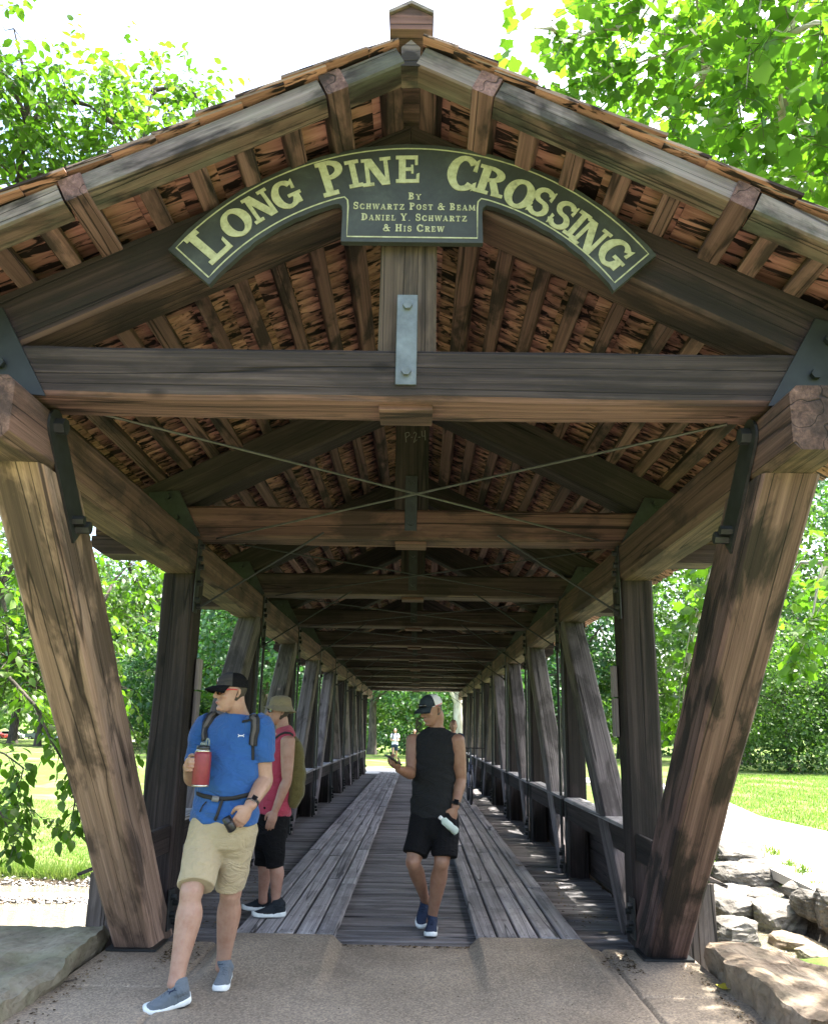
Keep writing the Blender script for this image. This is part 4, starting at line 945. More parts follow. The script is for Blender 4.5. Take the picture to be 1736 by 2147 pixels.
# ---------- near trees built from leafy sprays
def grow_sprays(starts, dirs, lens, droop, step, tw_r=0.004):
    """curved twigs; returns twig paths and leaf sites (position, twig direction, side)"""
    paths, P_, D_, S_ = [], [], [], []
    for s_, d_, ln in zip(starts, dirs, lens):
        n = max(3, int(ln/step)); p = np.array(s_, float); d = unit(np.array(d_, float)); pts = [p.copy()]
        for i in range(n):
            d = unit(d + np.array([0, 0, -droop*step]) + rt.normal(0, 0.10, 3)); p = p + d*step; pts.append(p.copy())
            P_.append(p.copy()); D_.append(d.copy()); S_.append(1 if i % 2 else -1)
        paths.append((pts[::2]+[pts[-1]], list(np.linspace(tw_r, tw_r*0.3, len(pts[::2])+1))))
    return paths, np.array(P_), np.array(D_), np.array(S_)
def spray_leaves(P_, D_, S_, size, hang=0.5):
    n = len(P_); side = unit(np.cross(D_, np.array([0, 0, 1.0])+rt.normal(0, 0.2, (n, 3))))*S_[:, None]
    d = unit(D_*0.45 + side*0.8 + np.array([0, 0, -hang]) + rt.normal(0, 0.28, (n, 3)))
    nr = unit(np.array([0, 0, 1.0]) + d*hang*0.8 + rt.normal(0, 0.38, (n, 3)))
    return P_ + d*0.02, d, nr, size*rt.uniform(0.55, 1.25, n)
def near_tree(name, label, base, trunk_path, trunk_r, lumps, n_spray, spray_len, leaf, tmpl, mat, bark_m, extra=(), droop=1.2, step=0.055, hang=0.5, limbs=14):
    t = empty(name, base, label, 'tree'); B = np.array(base); twigs, PP, DD, SS = [], [], [], []
    paths = [([Vector(p) for p in trunk_path], list(np.linspace(trunk_r, trunk_r*0.35, len(trunk_path))))]
    tp = [np.array(p, float) for p in trunk_path]
    vol = np.array([r[0]*r[1]*r[2] for c, r, *k in lumps])**0.75; cnt = np.maximum(2, (vol/vol.sum()*n_spray)).astype(int)
    nodes = list(tp[2:])
    for (c, r, *k), m in sorted(zip(lumps, cnt), key=lambda t: min(np.linalg.norm(np.array(t[0][0])-q) for q in tp)):
        m = int(m*(k[0] if k else 1)); c = np.array(c, float); r = np.array(r, float)
        s_ = min(nodes, key=lambda q: np.linalg.norm(q-c) + 1.5*max(0, c[2]-q[2]-2)); nodes.append(c)
        mid = (s_+c)/2 + np.array([0, 0, 0.12*np.linalg.norm(c-s_)]); rr = min(0.07, trunk_r*0.3)
        paths.append(([Vector(s_), Vector(mid), Vector(c)], [rr*0.5, rr*0.25, rr*0.1]))
        u = unit(rt.normal(size=(m, 3))); st = c + u*r*(rt.uniform(0.15, 0.95, m)**0.5)[:, None]
        for q in range(0, m, 6): paths.append(([Vector(c), Vector((c+st[q])/2+rt.normal(0, 0.05, 3)), Vector(st[q])], [rr*0.1, rr*0.07, 0.003]))
        out = unit((st-c)/r*0.8 + rt.normal(0, 0.5, (m, 3)) + np.array([0, 0, 0.15]))
        a, p, d, s2 = grow_sprays(st, out, spray_len*rt.uniform(0.5, 1.3, m), droop, step)
        twigs += a; PP.append(p); DD.append(d); SS.append(s2)
    for pts, rad in extra:            # measured boughs, given as paths; leaves grow from side twigs
        paths.append((pts, rad)); a_ = np.array([tuple(p) for p in pts]); m = len(a_)
        tt = np.linspace(0.12, m-1, int(6*m)); q = np.stack([np.interp(tt, range(m), a_[:, k]) for k in range(3)], 1)
        dd = unit(np.gradient(q, axis=0)); side = unit(np.cross(dd, rt.normal(size=dd.shape)))
        a, p, d, s2 = grow_sprays(q, dd*0.6+side*0.7, spray_len*0.62*rt.uniform(0.4, 1.2, len(q)), droop, step)
        twigs += a; PP.append(p); DD.append(d); SS.append(s2)
    inv = Vector(base)
    me = tubes_mesh('trunk', [([Vector(p)-inv for p in ps], r) for ps, r in paths], M[bark_m], 7); link(bpy.data.objects.new('trunk', me), t, WM[t])
    me = tubes_mesh('twigs', [([Vector(p)-inv for p in ps], r) for ps, r in twigs], M['bark'], 3); tag(link(bpy.data.objects.new('twigs', me), t, WM[t]), kind='stuff')
    PP, DD, SS = np.concatenate(PP), np.concatenate(DD), np.concatenate(SS)
    p, d, nr, sz = spray_leaves(PP, DD, SS, leaf, hang); tint = np.clip(rt.normal(0.36, 0.2, len(p)) + 0.15*np.sin(p[:, 0]*2.1+p[:, 2]*1.7), 0, 0.8)
    me = leaves_mesh('crown', p-B, d, nr, sz, tint, tmpl, M[mat]); link(bpy.data.objects.new('crown', me), t, WM[t])
    return t
# left tree: trunk just outside the view, boughs reach over the creek beside the roof
def Lq(x, y, Y, r, k=1.0): c = onY(x, y, Y); return ((c.x, c.y, c.z), r, k)
lumps = [Lq(-20, 110, 7.2, (0.42, 0.7, 0.45), 1.5), Lq(30, 60, 7.6, (0.22, 0.4, 0.3), 1.2), Lq(-140, 260, 7.4, (0.9, 1.2, 0.8), 0.7), Lq(60, 260, 7.8, (0.6, 0.9, 0.42), 2.2), Lq(150, 210, 8.2, (0.45, 0.7, 0.28), 2.2), Lq(225, 250, 8.4, (0.55, 0.8, 0.40), 2.4), Lq(320, 190, 9.0, (0.42, 0.6, 0.30), 2.6), Lq(405, 195, 9.3, (0.26, 0.5, 0.26), 2.8), Lq(430, 250, 9.4, (0.3, 0.5, 0.3), 2.4),
         Lq(300, 320, 8.8, (0.6, 0.8, 0.4), 2.2), Lq(40, 380, 8.2, (0.8, 1.0, 0.45), 2.2), Lq(170, 360, 8.4, (0.6, 0.9, 0.4), 2.2), Lq(380, 290, 9.2, (0.4, 0.6, 0.35), 2.4), Lq(-300, 150, 8.0, (1.6, 1.6, 1.4), 0.3), Lq(-420, 500, 8.5, (1.7, 1.6, 1.3), 0.25), Lq(-300, 850, 9.0, (1.4, 1.5, 1.2), 0.25),
         Lq(0, 1230, 9.4, (0.75, 0.9, 0.7), 2.4), Lq(80, 1130, 10.0, (0.7, 0.8, 0.45), 2.2), Lq(20, 1380, 9.2, (0.55, 0.8, 0.5), 2.2), Lq(270, 1185, 11.5, (0.6, 0.8, 0.45), 2.4), Lq(300, 1290, 11.8, (0.35, 0.6, 0.35), 1.8), Lq(200, 1300, 10.8, (0.4, 0.7, 0.5), 2.0), Lq(70, 1440, 9.6, (0.5, 0.6, 0.3), 2.0), Lq(250, 1420, 10.8, (0.3, 0.5, 0.3), 1.6), Lq(130, 1370, 10.0, (0.4, 0.6, 0.4), 1.8)]
extra = []
def bough(pix, Y, r0):
    pts = [onY(x, y, Y+dy) for x, y, dy in pix]; extra.append((pts, list(np.linspace(r0, r0*0.25, len(pts)))))
bough([(-120, 1380, 0.2), (20, 1420, 0), (75, 1480, -0.1), (105, 1545, -0.1), (140, 1610, -0.1), (158, 1680, 0), (150, 1725, 0)], 8.6, 0.022)
bough([(-60, 1560, 0), (10, 1580, 0), (50, 1610, 0), (40, 1660, 0), (25, 1720, 0)], 8.4, 0.012)
bough([(105, 1545, -0.1), (170, 1590, 0.1), (215, 1640, 0.2), (250, 1690, 0.3)], 8.6, 0.010)
bough([(-80, 1640, 0), (-10, 1680, 0), (20, 1740, 0.0), (30, 1775, 0)], 8.0, 0.012)
bough([(-60, 1700, 0.3), (0, 1665, 0.3), (60, 1690, 0.3), (110, 1735, 0.3)], 8.8, 0.010)
bough([(180, 1400, 1.5), (240, 1460, 1.5), (275, 1520, 1.5), (295, 1580, 1.5)], 8.8, 0.010)
near_tree('broadleaf_tree', 'leafy broadleaf tree with oval leaves overhanging the mossy boulder', (-8.6, 9.0, hz(-8.6, 9.0)), [(-8.6, 9.0, -2.0), (-8.5, 9.0, 0.5), (-8.2, 9.0, 3.0), (-7.8, 8.8, 5.5), (-7.2, 8.6, 8.0)], 0.24, lumps, 1450, 0.42, 0.125, OVATE, 'leaf_elm', 'bark', extra, droop=1.4, step=0.06, hang=0.6)
# right tree: sycamore over the path
extra = []
lumps = [Lq(1190, 90, 6.5, (0.5, 0.7, 0.38), 1.0), Lq(1120, 60, 6.0, (0.25, 0.4, 0.2), 0.8), Lq(1330, 60, 6.6, (0.6, 0.8, 0.45)), Lq(1480, 170, 7.0, (0.7, 0.9, 0.5)), Lq(1340, 190, 7.8, (0.5, 0.7, 0.35)), Lq(1620, 90, 5.6, (0.7, 0.8, 0.5)), Lq(1640, 260, 6.4, (0.7, 0.8, 0.45)), Lq(1560, 300, 8.0, (0.8, 0.9, 0.5)), Lq(1720, 350, 7.2, (0.7, 0.8, 0.5)),
         Lq(1820, 60, 4.8, (0.7, 0.7, 0.5)), Lq(1900, 250, 6.0, (1.0, 1.0, 0.8)), Lq(1450, -80, 6.2, (1.0, 1.0, 0.6)), Lq(1700, -150, 5.5, (1.1, 1.1, 0.7)), Lq(2050, 500, 6.5, (1.1, 1.3, 0.8), 0.6), Lq(2150, 0, 6.0, (1.4, 1.6, 1.2), 0.6), Lq(1700, 420, 8.5, (0.6, 0.8, 0.3)),
         Lq(1475, 1265, 10.2, (0.28, 0.4, 0.3), 1.3), Lq(1445, 1370, 10.3, (0.2, 0.3, 0.3), 1.4), Lq(1430, 1475, 10.3, (0.17, 0.3, 0.26), 1.4), Lq(1500, 1200, 10.4, (0.4, 0.5, 0.22), 1.2), Lq(1700, 1310, 9.4, (0.3, 0.4, 0.2), 1.2), Lq(1730, 1180, 9.6, (0.4, 0.6, 0.3)), Lq(1880, 1250, 9.0, (0.8, 0.8, 0.6), 0.6), Lq(1250, 130, 7.4, (0.45, 0.6, 0.35), 1.6), Lq(1420, 240, 8.0, (0.5, 0.7, 0.35), 1.6), Lq(1530, 110, 7.6, (0.6, 0.8, 0.5), 1.6), Lq(1650, 180, 8.4, (0.7, 0.8, 0.6), 1.6), Lq(1480, 350, 9.0, (0.6, 0.7, 0.35), 1.6), Lq(1620, 380, 9.0, (0.7, 0.8, 0.35), 1.6), Lq(1720, 60, 8.0, (0.8, 0.8, 0.6), 1.6), Lq(1640, 1230, 11, (0.5, 0.6, 0.4), 1.4),
         ((4.3, 9.5, 6.6), (1.2, 1.6, 1.0), 2.0), ((4.6, 13.0, 6.8), (1.3, 1.8, 1.1), 2.0), ((4.9, 17.0, 7.0), (1.3, 2.0, 1.1), 1.8), ((5.0, 21.5, 7.2), (1.3, 2.2, 1.1), 1.6)]  # this row: unseen crown behind the roof, added to shade the deck

bough([(1560, 60, 0.0), (1400, 110, 0.2), (1290, 150, 0.3), (1200, 215, 0.3)], 6.4, 0.016)
bough([(1736, 220, 0.0), (1620, 240, 0.1), (1540, 300, 0.2), (1480, 360, 0.3)], 6.6, 0.014)
bough([(1600, -20, 0), (1570, 120, 0), (1560, 230, 0)], 5.8, 0.010)
bough([(1520, 1120, 0), (1480, 1220, 0), (1445, 1330, 0), (1425, 1440, 0), (1418, 1530, 0)], 10.2, 0.012)
bough([(1780, 1200, 0), (1720, 1270, 0), (1690, 1340, 0), (1668, 1390, 0)], 9.4, 0.010)
near_tree('sycamore_tree', 'sycamore with broad lobed leaves hanging over the tan boulder', (7.6, 8.2, hz(7.6, 8.2)), [(7.6, 8.2, -2.0), (7.5, 8.2, 1.0), (7.3, 8.0, 4.0), (6.9, 7.8, 7.0), (6.3, 7.4, 10.0)], 0.34, lumps, 2100, 0.42, 0.138, LOBED, 'leaf_syc', 'bark_pale', extra, droop=1.3, step=0.075, hang=0.7)

# ---------- middle and far trees
def round_tree(name, label, x, y, H, R, n, leaf, mat='leaf_far', trunk_r=0.35, low=0.25, cr=1.0, per=26, bark_m='bark', k=7, cat='tree', squash=0.8):
    z = hz(x, y); lumps = []
    for i in range(k):
        a = 2*math.pi*i/k + rt.uniform(-0.4, 0.4); f = rt.uniform(low+0.05, 0.88); rr = R*(1.0-0.55*abs(f-0.5))
        lumps.append(((x+math.cos(a)*rr*0.55, y+math.sin(a)*rr*0.55, z+H*f), (R*0.5*rt.uniform(0.8, 1.2), R*0.5*rt.uniform(0.8, 1.2), H*0.15*squash*rt.uniform(0.9, 1.4))))
    lumps.append(((x, y, z+H*0.86), (R*0.45, R*0.45, H*0.14)))
    return make_tree(name, label, (x, y, z), H, lumps, n, leaf, cr, per, mat, trunk_r, DIAMOND, bark_m, cat)
# across the lawn on the left
for i, (x, y, H, R, tr, lab) in enumerate([
    (-57, 112, 24, 8.5, 0.50, 'tall shade tree with a twin-looking trunk at the edge of the parking lot'),
    (-52.5, 113, 22, 7.0, 0.55, 'shade tree standing close beside the twin-looking trunk'),
    (-47, 108, 21, 7.0, 0.38, 'slim shade tree in front of the parked pickup'),
    (-40, 106, 23, 8.0, 0.42, 'dark-trunked shade tree right of the parked pickup'),
    (-34, 112, 24, 8.0, 0.40, 'shade tree across the lawn seen past the leaning tan post'),
    (-27, 98, 22, 8.0, 0.40, 'bright shade tree across the lawn between the two entrance posts'),
    (-20, 88, 21, 7.5, 0.38, 'shade tree across the lawn behind the blue-shirted man'),
    (-13.5, 76, 19, 7.0, 0.36, 'cool green tree across the lawn near the far mouth of the bridge')]):
    round_tree('shade_tree', lab, x, y, H, R, 9500, 0.50, 'leaf_blue' if i in (5, 7, 2) else 'leaf_far', tr, 0.16 if i > 3 else 0.24, 1.5)
for i, (x, y, H, R, lab) in enumerate([
    (-66, 128, 27, 9.5, 'tall backing tree behind the parked vehicles at the lawn edge'), (-50, 132, 28, 9.5, 'tall backing tree behind the pickup with a domed crown'), (-37, 128, 27, 9.0, 'dense backing tree filling the gap behind the dark-trunked tree'),
    (-29, 118, 27, 9.0, 'dense backing tree behind the leaning tan post'), (-22, 108, 26, 8.5, 'backing tree with layered crown between the entrance posts'), (-15, 100, 25, 8.0, 'backing tree with pale crown beyond the first brace'), (-9, 92, 23, 7.5, 'backing tree close behind the cool green tree')]):
    round_tree('shade_tree', lab, x, y, H, R, 8500, 0.62, 'leaf_blue' if i % 2 else 'leaf_far', 0.45, 0.06, 1.7)
for i, (x, y, H, R, lab) in enumerate([
    (28, 84, 27, 9.0, 'tall backing tree between the two shrubs on the right bank'), (40, 78, 27, 9.0, 'tall backing tree beyond the dark shrub at the lawn edge'), (13, 98, 26, 8.5, 'backing tree filling the view between the right braces'), (21, 104, 28, 9.0, 'backing tree where the pale path disappears'), (5.5, 105, 24, 8.0, 'backing tree straight beyond the far mouth')]):
    round_tree('shade_tree', lab, x, y, H, R, 8500, 0.58, 'leaf_far' if i % 2 else 'leaf_blue', 0.45, 0.06, 1.6)
# behind the far mouth of the bridge
round_tree('shade_tree', 'shade tree with a dark flared trunk beyond the far mouth', -3.0, 60, 15, 5.5, 9000, 0.30, 'leaf_blue', 0.30, 0.2, 1.0)
round_tree('shade_tree', 'bright green tree beyond the far mouth above the walker', 0.2, 72, 17, 6.0, 8000, 0.34, 'leaf_far', 0.3, 0.08, 1.1)
round_tree('sycamore_tree', 'pale-barked sycamore beyond the far mouth behind the man in black', 2.75, 55, 16, 5.0, 6500, 0.30, 'leaf_far', 0.33, 0.35, 1.0, bark_m='bark_pale')
round_tree('understory_shrub', 'dense dark shrub in the wood edge beyond the far mouth', -1.0, 80, 9, 6.5, 7000, 0.34, 'leaf_blue', 0.2, 0.02, 1.0, cat='shrub')
round_tree('understory_shrub', 'leafy shrub filling the wood edge right of the far mouth', 5.5, 68, 8, 5.5, 6000, 0.32, 'leaf_far', 0.2, 0.02, 1.0, cat='shrub')
# right bank
round_tree('understory_shrub', 'rounded cool green shrub standing on the lawn beside the pale path', 20.5, 48, 8.0, 4.6, 16000, 0.22, 'leaf_far', 0.16, -0.05, 1.0, cat='shrub', k=11, squash=1.0)
round_tree('understory_shrub', 'dark shrub at the frame edge of the lawn beyond the tan boulder', 26.5, 49, 8.5, 4.8, 13000, 0.24, 'leaf_blue', 0.16, -0.05, 0.9, cat='shrub', k=14, squash=1.2)
round_tree('shade_tree', 'tall tree rising behind the rounded shrub on the right bank', 22.5, 60, 22, 8.0, 12000, 0.38, 'leaf_far', 0.4, 0.18, 1.3)
round_tree('shade_tree', 'tall tree with light foliage behind the dark shrub', 32, 62, 23, 8.5, 11000, 0.40, 'leaf_blue', 0.4, 0.15, 1.3)
round_tree('shade_tree', 'pale green tree where the pale path bends away', 16.5, 70, 20, 7.0, 11000, 0.38, 'leaf_far', 0.35, 0.10, 1.2)
round_tree('shade_tree', 'cool green tree left of the path bend, seen between the braces', 11.0, 66, 19, 6.5, 10000, 0.36, 'leaf_blue', 0.35, 0.08, 1.2)

# distant wood that closes the horizon
n = 52000; ang = rt.uniform(-1.15, 1.15, n); rad = rt.uniform(150, 215, n); xs, ys = np.sin(ang)*rad, np.cos(ang)*rad
hh = 14 + 7*np.sin(ang*17) + 4*np.sin(ang*41+1); zs = hland(xs, ys) + hh*rt.random(n)**0.8
keep = ~((xs < -30) & (xs > -95) & (zs < 5.5) & (rad < 190)); xs, ys, zs = xs[keep], ys[keep], zs[keep]; n = len(xs)
me = leaves_mesh('distant_wood', np.stack([xs, ys, zs], 1), rt.normal(size=(n, 3)), rt.normal(size=(n, 3))+np.array([0, 0, 1.0]), rt.uniform(0.9, 2.2, n), np.clip(rt.normal(0.4, 0.2, n), 0, 1), DIAMOND, M['leaf_far'])
tag(link(bpy.data.objects.new('distant_wood', me)), 'far wood closing the view all round', 'wood', kind='stuff')
# ================================================================ PEOPLE
def cr(p0, p1, p2, p3, t):
    return 0.5*((2*p1)+(p2-p0)*t+(2*p0-5*p1+4*p2-p3)*t*t+(3*p1-p0-3*p2+p3)*t**3)
def tube(pts, rad, side=(1, 0, 0), n=18, sub=5, dome=0.6, flat0=False, flat1=False, sq=2.0):
    """closed loft of (super)elliptic rings; rad = list of r or (r_side, r_depth)"""
    P_ = [np.array(tuple(p), float) for p in pts]; R_ = [np.array(r if isinstance(r, tuple) else (r, r), float) for r in rad]
    m = len(P_); Q, RR = [], []
    for i in range(m-1):
        for s_ in range(sub):
            t = s_/sub
            Q.append(cr(P_[max(i-1, 0)], P_[i], P_[i+1], P_[min(i+2, m-1)], t)); RR.append(np.maximum(cr(R_[max(i-1, 0)], R_[i], R_[i+1], R_[min(i+2, m-1)], t), 0.001))
    Q.append(P_[-1]); RR.append(R_[-1])
    Q, RR = np.array(Q), np.array(RR)
    def cap(q, r, d, flat):
        return [] if flat else [(q + d*r.min()*dome*math.sin(a), r*math.cos(a)) for a in (0.5, 0.95, 1.3)]
    d0, d1 = unit(Q[0]-Q[1]), unit(Q[-1]-Q[-2])
    rings = [(a, b) for a, b in cap(Q[0], RR[0], d0, flat0)][::-1] + list(zip(Q, RR)) + cap(Q[-1], RR[-1], d1, flat1)
    C_ = np.array([r[0] for r in rings]); V, F = [], []
    s0 = np.array(side, float)
    for i, (c, r) in enumerate(rings):
        t = unit(C_[min(i+1, len(C_)-1)]-C_[max(i-1, 0)]); a = s0 - t*np.dot(s0, t)
        if np.linalg.norm(a) < 1e-3: a = np.cross(t, (0.1, 0.9, 0.3))
        a = unit(a); b = np.cross(t, a)
        for k in range(n):
            th = 2*math.pi*k/n; cc, ss = math.cos(th), math.sin(th)
            cx, sx = math.copysign(abs(cc)**(2/sq), cc), math.copysign(abs(ss)**(2/sq), ss)
            V.append(c + a*r[0]*cx + b*r[1]*sx)
    nr = len(rings)
    for i in range(nr-1):
        for k in range(n): F.append((i*n+k, i*n+(k+1) % n, (i+1)*n+(k+1) % n, (i+1)*n+k))
    F.append(tuple(range(n-1, -1, -1))); F.append(tuple((nr-1)*n+k for k in range(n)))
    return [tuple(v) for v in V], F
def ellipsoid(c, r, Rm=None, n=14, m=9):
    V, F = [], []; c = Vector(c)
    for j in range(m+1):
        ph = -math.pi/2+math.pi*j/m
        for i in range(n):
            th = 2*math.pi*i/n; p = Vector((r[0]*math.cos(ph)*math.cos(th), r[1]*math.cos(ph)*math.sin(th), r[2]*math.sin(ph)))
            V.append(tuple(c + (Rm @ p if Rm else p)))
    for j in range(m):
        for i in range(n): F.append((j*n+i, j*n+(i+1) % n, (j+1)*n+(i+1) % n, (j+1)*n+i))
    return V, F
def merge(parts):
    V, F = [], []
    for v, f in parts:
        o = len(V); V += list(v); F += [tuple(o+q for q in ff) for ff in f]
    return V, F
def fuse(name, parts, mat, parent, voxel=0.006, smooth=4, wr=None, fac=0.5):
    """one continuous skin over several lofts (voxel union), vertices given in world space"""
    V, F = merge(parts); off = WM[parent].translation
    V = [Vector(v)-off for v in V]
    tmp = bpy.data.objects.new('tmp', mesh_of('tmp', V, F)); COL.objects.link(tmp)
    md = tmp.modifiers.new('r', 'REMESH'); md.mode = 'VOXEL'; md.voxel_size = voxel
    if smooth: ms = tmp.modifiers.new('s', 'SMOOTH'); ms.factor = fac; ms.iterations = smooth
    dg = bpy.context.evaluated_depsgraph_get(); dg.update()
    me = bpy.data.meshes.new_from_object(tmp.evaluated_get(dg)); me.name = name
    bpy.data.objects.remove(tmp)
    if wr:
        n = len(me.vertices); co = np.empty(n*3, np.float32); no = np.empty(n*3, np.float32)
        me.vertices.foreach_get('co', co); me.vertices.foreach_get('normal', no); co = co.reshape(-1, 3); no = no.reshape(-1, 3)
        co = co + no*wr(co + np.array(off))[:, None]; me.vertices.foreach_set('co', co.astype(np.float32).ravel()); me.update()
    me.materials.clear(); me.materials.append(mat); me.polygons.foreach_set('use_smooth', [True]*len(me.polygons))
    return link(bpy.data.objects.new(name, me), parent, WM[parent])
def folds(amp, zlist, seed, freq=18):
    """cloth folds: soft diagonal drapery stronger near the given heights"""
    def f(co):
        x, y, z = co[:, 0], co[:, 1], co[:, 2]; w = np.zeros(len(z))+0.25
        for zc, s_ in zlist: w += np.exp(-((z-zc)/s_)**2)
        a = np.abs(np.sin(z*freq*1.1 + x*freq*0.6 + 2.2*np.sin(x*7+seed) + 1.6*np.sin(y*8+seed*2)))*-1.6 + 0.8 + np.sin(z*freq*2.2 + x*freq*0.9 + 1.5*np.sin(x*9+seed) + 1.2*np.sin(y*11+seed*2)) + 0.6*np.sin(x*freq*1.6 - z*freq*1.1 + seed*3 + 1.3*np.sin(z*13)) + 0.4*np.sin(z*freq*5+x*31+seed)
        return amp*w*a*0.5
    return f
def bvh_of(o):
    me = o.data; m = WM[o]
    return BVHTree.FromPolygons([m @ v.co for v in me.vertices], [tuple(p.vertices) for p in me.polygons])
def cast(bvh, x, y, lift=0.004):
    d = ray(x, y); h = bvh.ray_cast(CAM, d)
    if h[0] is None: return None, None
    n = h[1] if h[1].dot(d) < 0 else -h[1]
    return h[0] + n*lift, n
def strap(name, bvh, pix, w, mat, parent, lift=0.006, th=0.004, sub=6):
    """flat strap that follows a garment; pix are photo points along its middle"""
    pts = []
    for i in range(len(pix)-1):
        for s_ in range(sub): pts.append((pix[i][0]+(pix[i+1][0]-pix[i][0])*s_/sub, pix[i][1]+(pix[i+1][1]-pix[i][1])*s_/sub))
    pts.append(pix[-1]); H = []
    for x, y in pts:
        p, n = cast(bvh, x, y, lift)
        if p is not None: H.append((p, n))
    if len(H) < 2: return None
    V, F = [], []
    for i, (p, n) in enumerate(H):
        nn = sum((H[j][1] for j in range(max(0, i-2), min(len(H), i+3))), Vector()).normalized()
        t = (H[min(i+1, len(H)-1)][0]-H[max(i-1, 0)][0]).normalized(); s_ = t.cross(nn).normalized()*w/2
        V += [p-s_, p+s_, p+s_*0.9+nn*th, p-s_*0.9+nn*th]
    for i in range(len(H)-1):
        for k in range(4): F.append((i*4+k, i*4+(k+1) % 4, (i+1)*4+(k+1) % 4, (i+1)*4+k))
    F.append((3, 2, 1, 0)); F.append(tuple((len(H)-1)*4+k for k in range(4)))
    return solid(name, V, F, mat, parent, None, True)
def cloth(name, col, rough=0.9, nscale=260, namp=0.12, sheen=None):
    sheen = (0.15 if max(col) > 0.08 else 0.0) if sheen is None else sheen
    m, nt, bs = newmat(name); v, _ = obj_coord(nt, (1, 1, 1), False)
    n = noise_n(nt, v, nscale, 2, 0.6); n2 = noise_n(nt, v, 9, 4, 0.6)
    mr = N(nt, 'ShaderNodeMapRange'); mr.inputs['To Min'].default_value = 1-namp; mr.inputs['To Max'].default_value = 1+namp; L(nt, n2, mr.inputs[0])
    L(nt, mixc(nt, 1.0, col, mr.outputs[0], 'MULTIPLY'), bs.inputs['Base Color']); bs.inputs['Roughness'].default_value = rough
    bs.inputs['Sheen Weight'].default_value = sheen; bs.inputs['Specular IOR Level'].default_value = 0.15
    wv = N(nt, 'ShaderNodeMapping'); wv.inputs['Scale'].default_value = (1.0, 1.0, 1.6); wv.inputs['Rotation'].default_value = (0.3, 0.5, 0.2); L(nt, v, wv.inputs['Vector'])
    cre = noise_n(nt, wv.outputs[0], 7, 3, 0.5, 1.6); ab = N(nt, 'ShaderNodeMath', operation='SUBTRACT'); L(nt, cre, ab.inputs[0]); ab.inputs[1].default_value = 0.5
    ab2 = N(nt, 'ShaderNodeMath', operation='ABSOLUTE'); L(nt, ab.outputs[0], ab2.inputs[0]); ad = N(nt, 'ShaderNodeMath', operation='MULTIPLY_ADD'); L(nt, n, ad.inputs[0]); ad.inputs[1].default_value = 0.04; L(nt, ab2.outputs[0], ad.inputs[2])
    bump(nt, bs, ad.outputs[0], 0.55, 0.05); return m
def skin(name, col):
    m, nt, bs = newmat(name); v, _ = obj_coord(nt, (1, 1, 1), False)
    n = noise_n(nt, v, 14, 5, 0.65); n2 = noise_n(nt, v, 160, 2)
    r = ramp(nt, [(0.3, tuple(c*k for c, k in zip(col, (0.82, 0.72, 0.68)))), (0.55, col), (0.8, tuple(min(1, c*1.12) for c in col))]); L(nt, n, r.inputs[0])
    L(nt, r.outputs[0], bs.inputs['Base Color']); bs.inputs['Roughness'].default_value = 0.48; bs.inputs['Specular IOR Level'].default_value = 0.4
    bs.inputs['Subsurface Weight'].default_value = 0.12; bs.inputs['Subsurface Radius'].default_value = (0.012, 0.005, 0.003); bs.inputs['Subsurface Scale'].default_value = 0.5
    bump(nt, bs, n2, 0.12, 0.002); return m
S1, S2, S3 = skin('skin_fair', (0.36, 0.220, 0.155)), skin('skin_tanned', (0.27, 0.150, 0.098)), skin('skin_rosy', (0.36, 0.205, 0.150))
C_blue, C_khaki, C_black = cloth('blue_jersey', (0.028, 0.092, 0.265)), cloth('khaki_twill', (0.37, 0.305, 0.19), nscale=400), cloth('black_cloth', (0.006, 0.006, 0.007))
C_tank, C_pink, C_hat = cloth('charcoal_jersey', (0.014, 0.015, 0.016)), cloth('pink_jersey', (0.37, 0.050, 0.085)), cloth('tan_canvas', (0.215, 0.178, 0.112))
C_web = plain('black_webbing', (0.012, 0.012, 0.013), 0.75); C_greyweb = plain('grey_webbing', (0.09, 0.08, 0.075), 0.8)
C_olive = cloth('olive_canvas', (0.11, 0.092, 0.034)); C_shoe = cloth('grey_knit', (0.115, 0.138, 0.155), nscale=500); C_shoe_dark = cloth('dark_knit', (0.022, 0.027, 0.032), nscale=500); C_navy = cloth('navy_knit', (0.022, 0.032, 0.06))
C_sole, C_soledark = plain('white_foam_sole', (0.70, 0.74, 0.72), 0.6), plain('dark_rubber', (0.02, 0.02, 0.022), 0.7)
C_hair = plain('brown_hair', (0.035, 0.024, 0.016), 0.6, nscale=120, namp=0.4); C_hair2 = plain('auburn_hair', (0.12, 0.05, 0.025), 0.55, nscale=120, namp=0.4)
C_lens = plain('mirror_lens', (0.35, 0.24, 0.12), 0.06, 0.85); C_lensd = plain('dark_lens', (0.01, 0.01, 0.01), 0.08, 0.0, spec=0.8); C_redframe = plain('red_frame', (0.45, 0.02, 0.03), 0.3); C_white = plain('white_print', (0.75, 0.75, 0.75), 0.6)
C_lip = plain('lips', (0.33, 0.12, 0.10), 0.5); C_capgrey = cloth('cap_charcoal', (0.045, 0.043, 0.042)); C_capwhite = cloth('cap_white_mesh', (0.62, 0.62, 0.60)); C_red = plain('red_print', (0.45, 0.03, 0.035), 0.6)
C_watch = plain('watch_case', (0.45, 0.45, 0.46), 0.25, 0.8); C_screen = plain('dark_glass', (0.008, 0.009, 0.011), 0.08, spec=0.8)

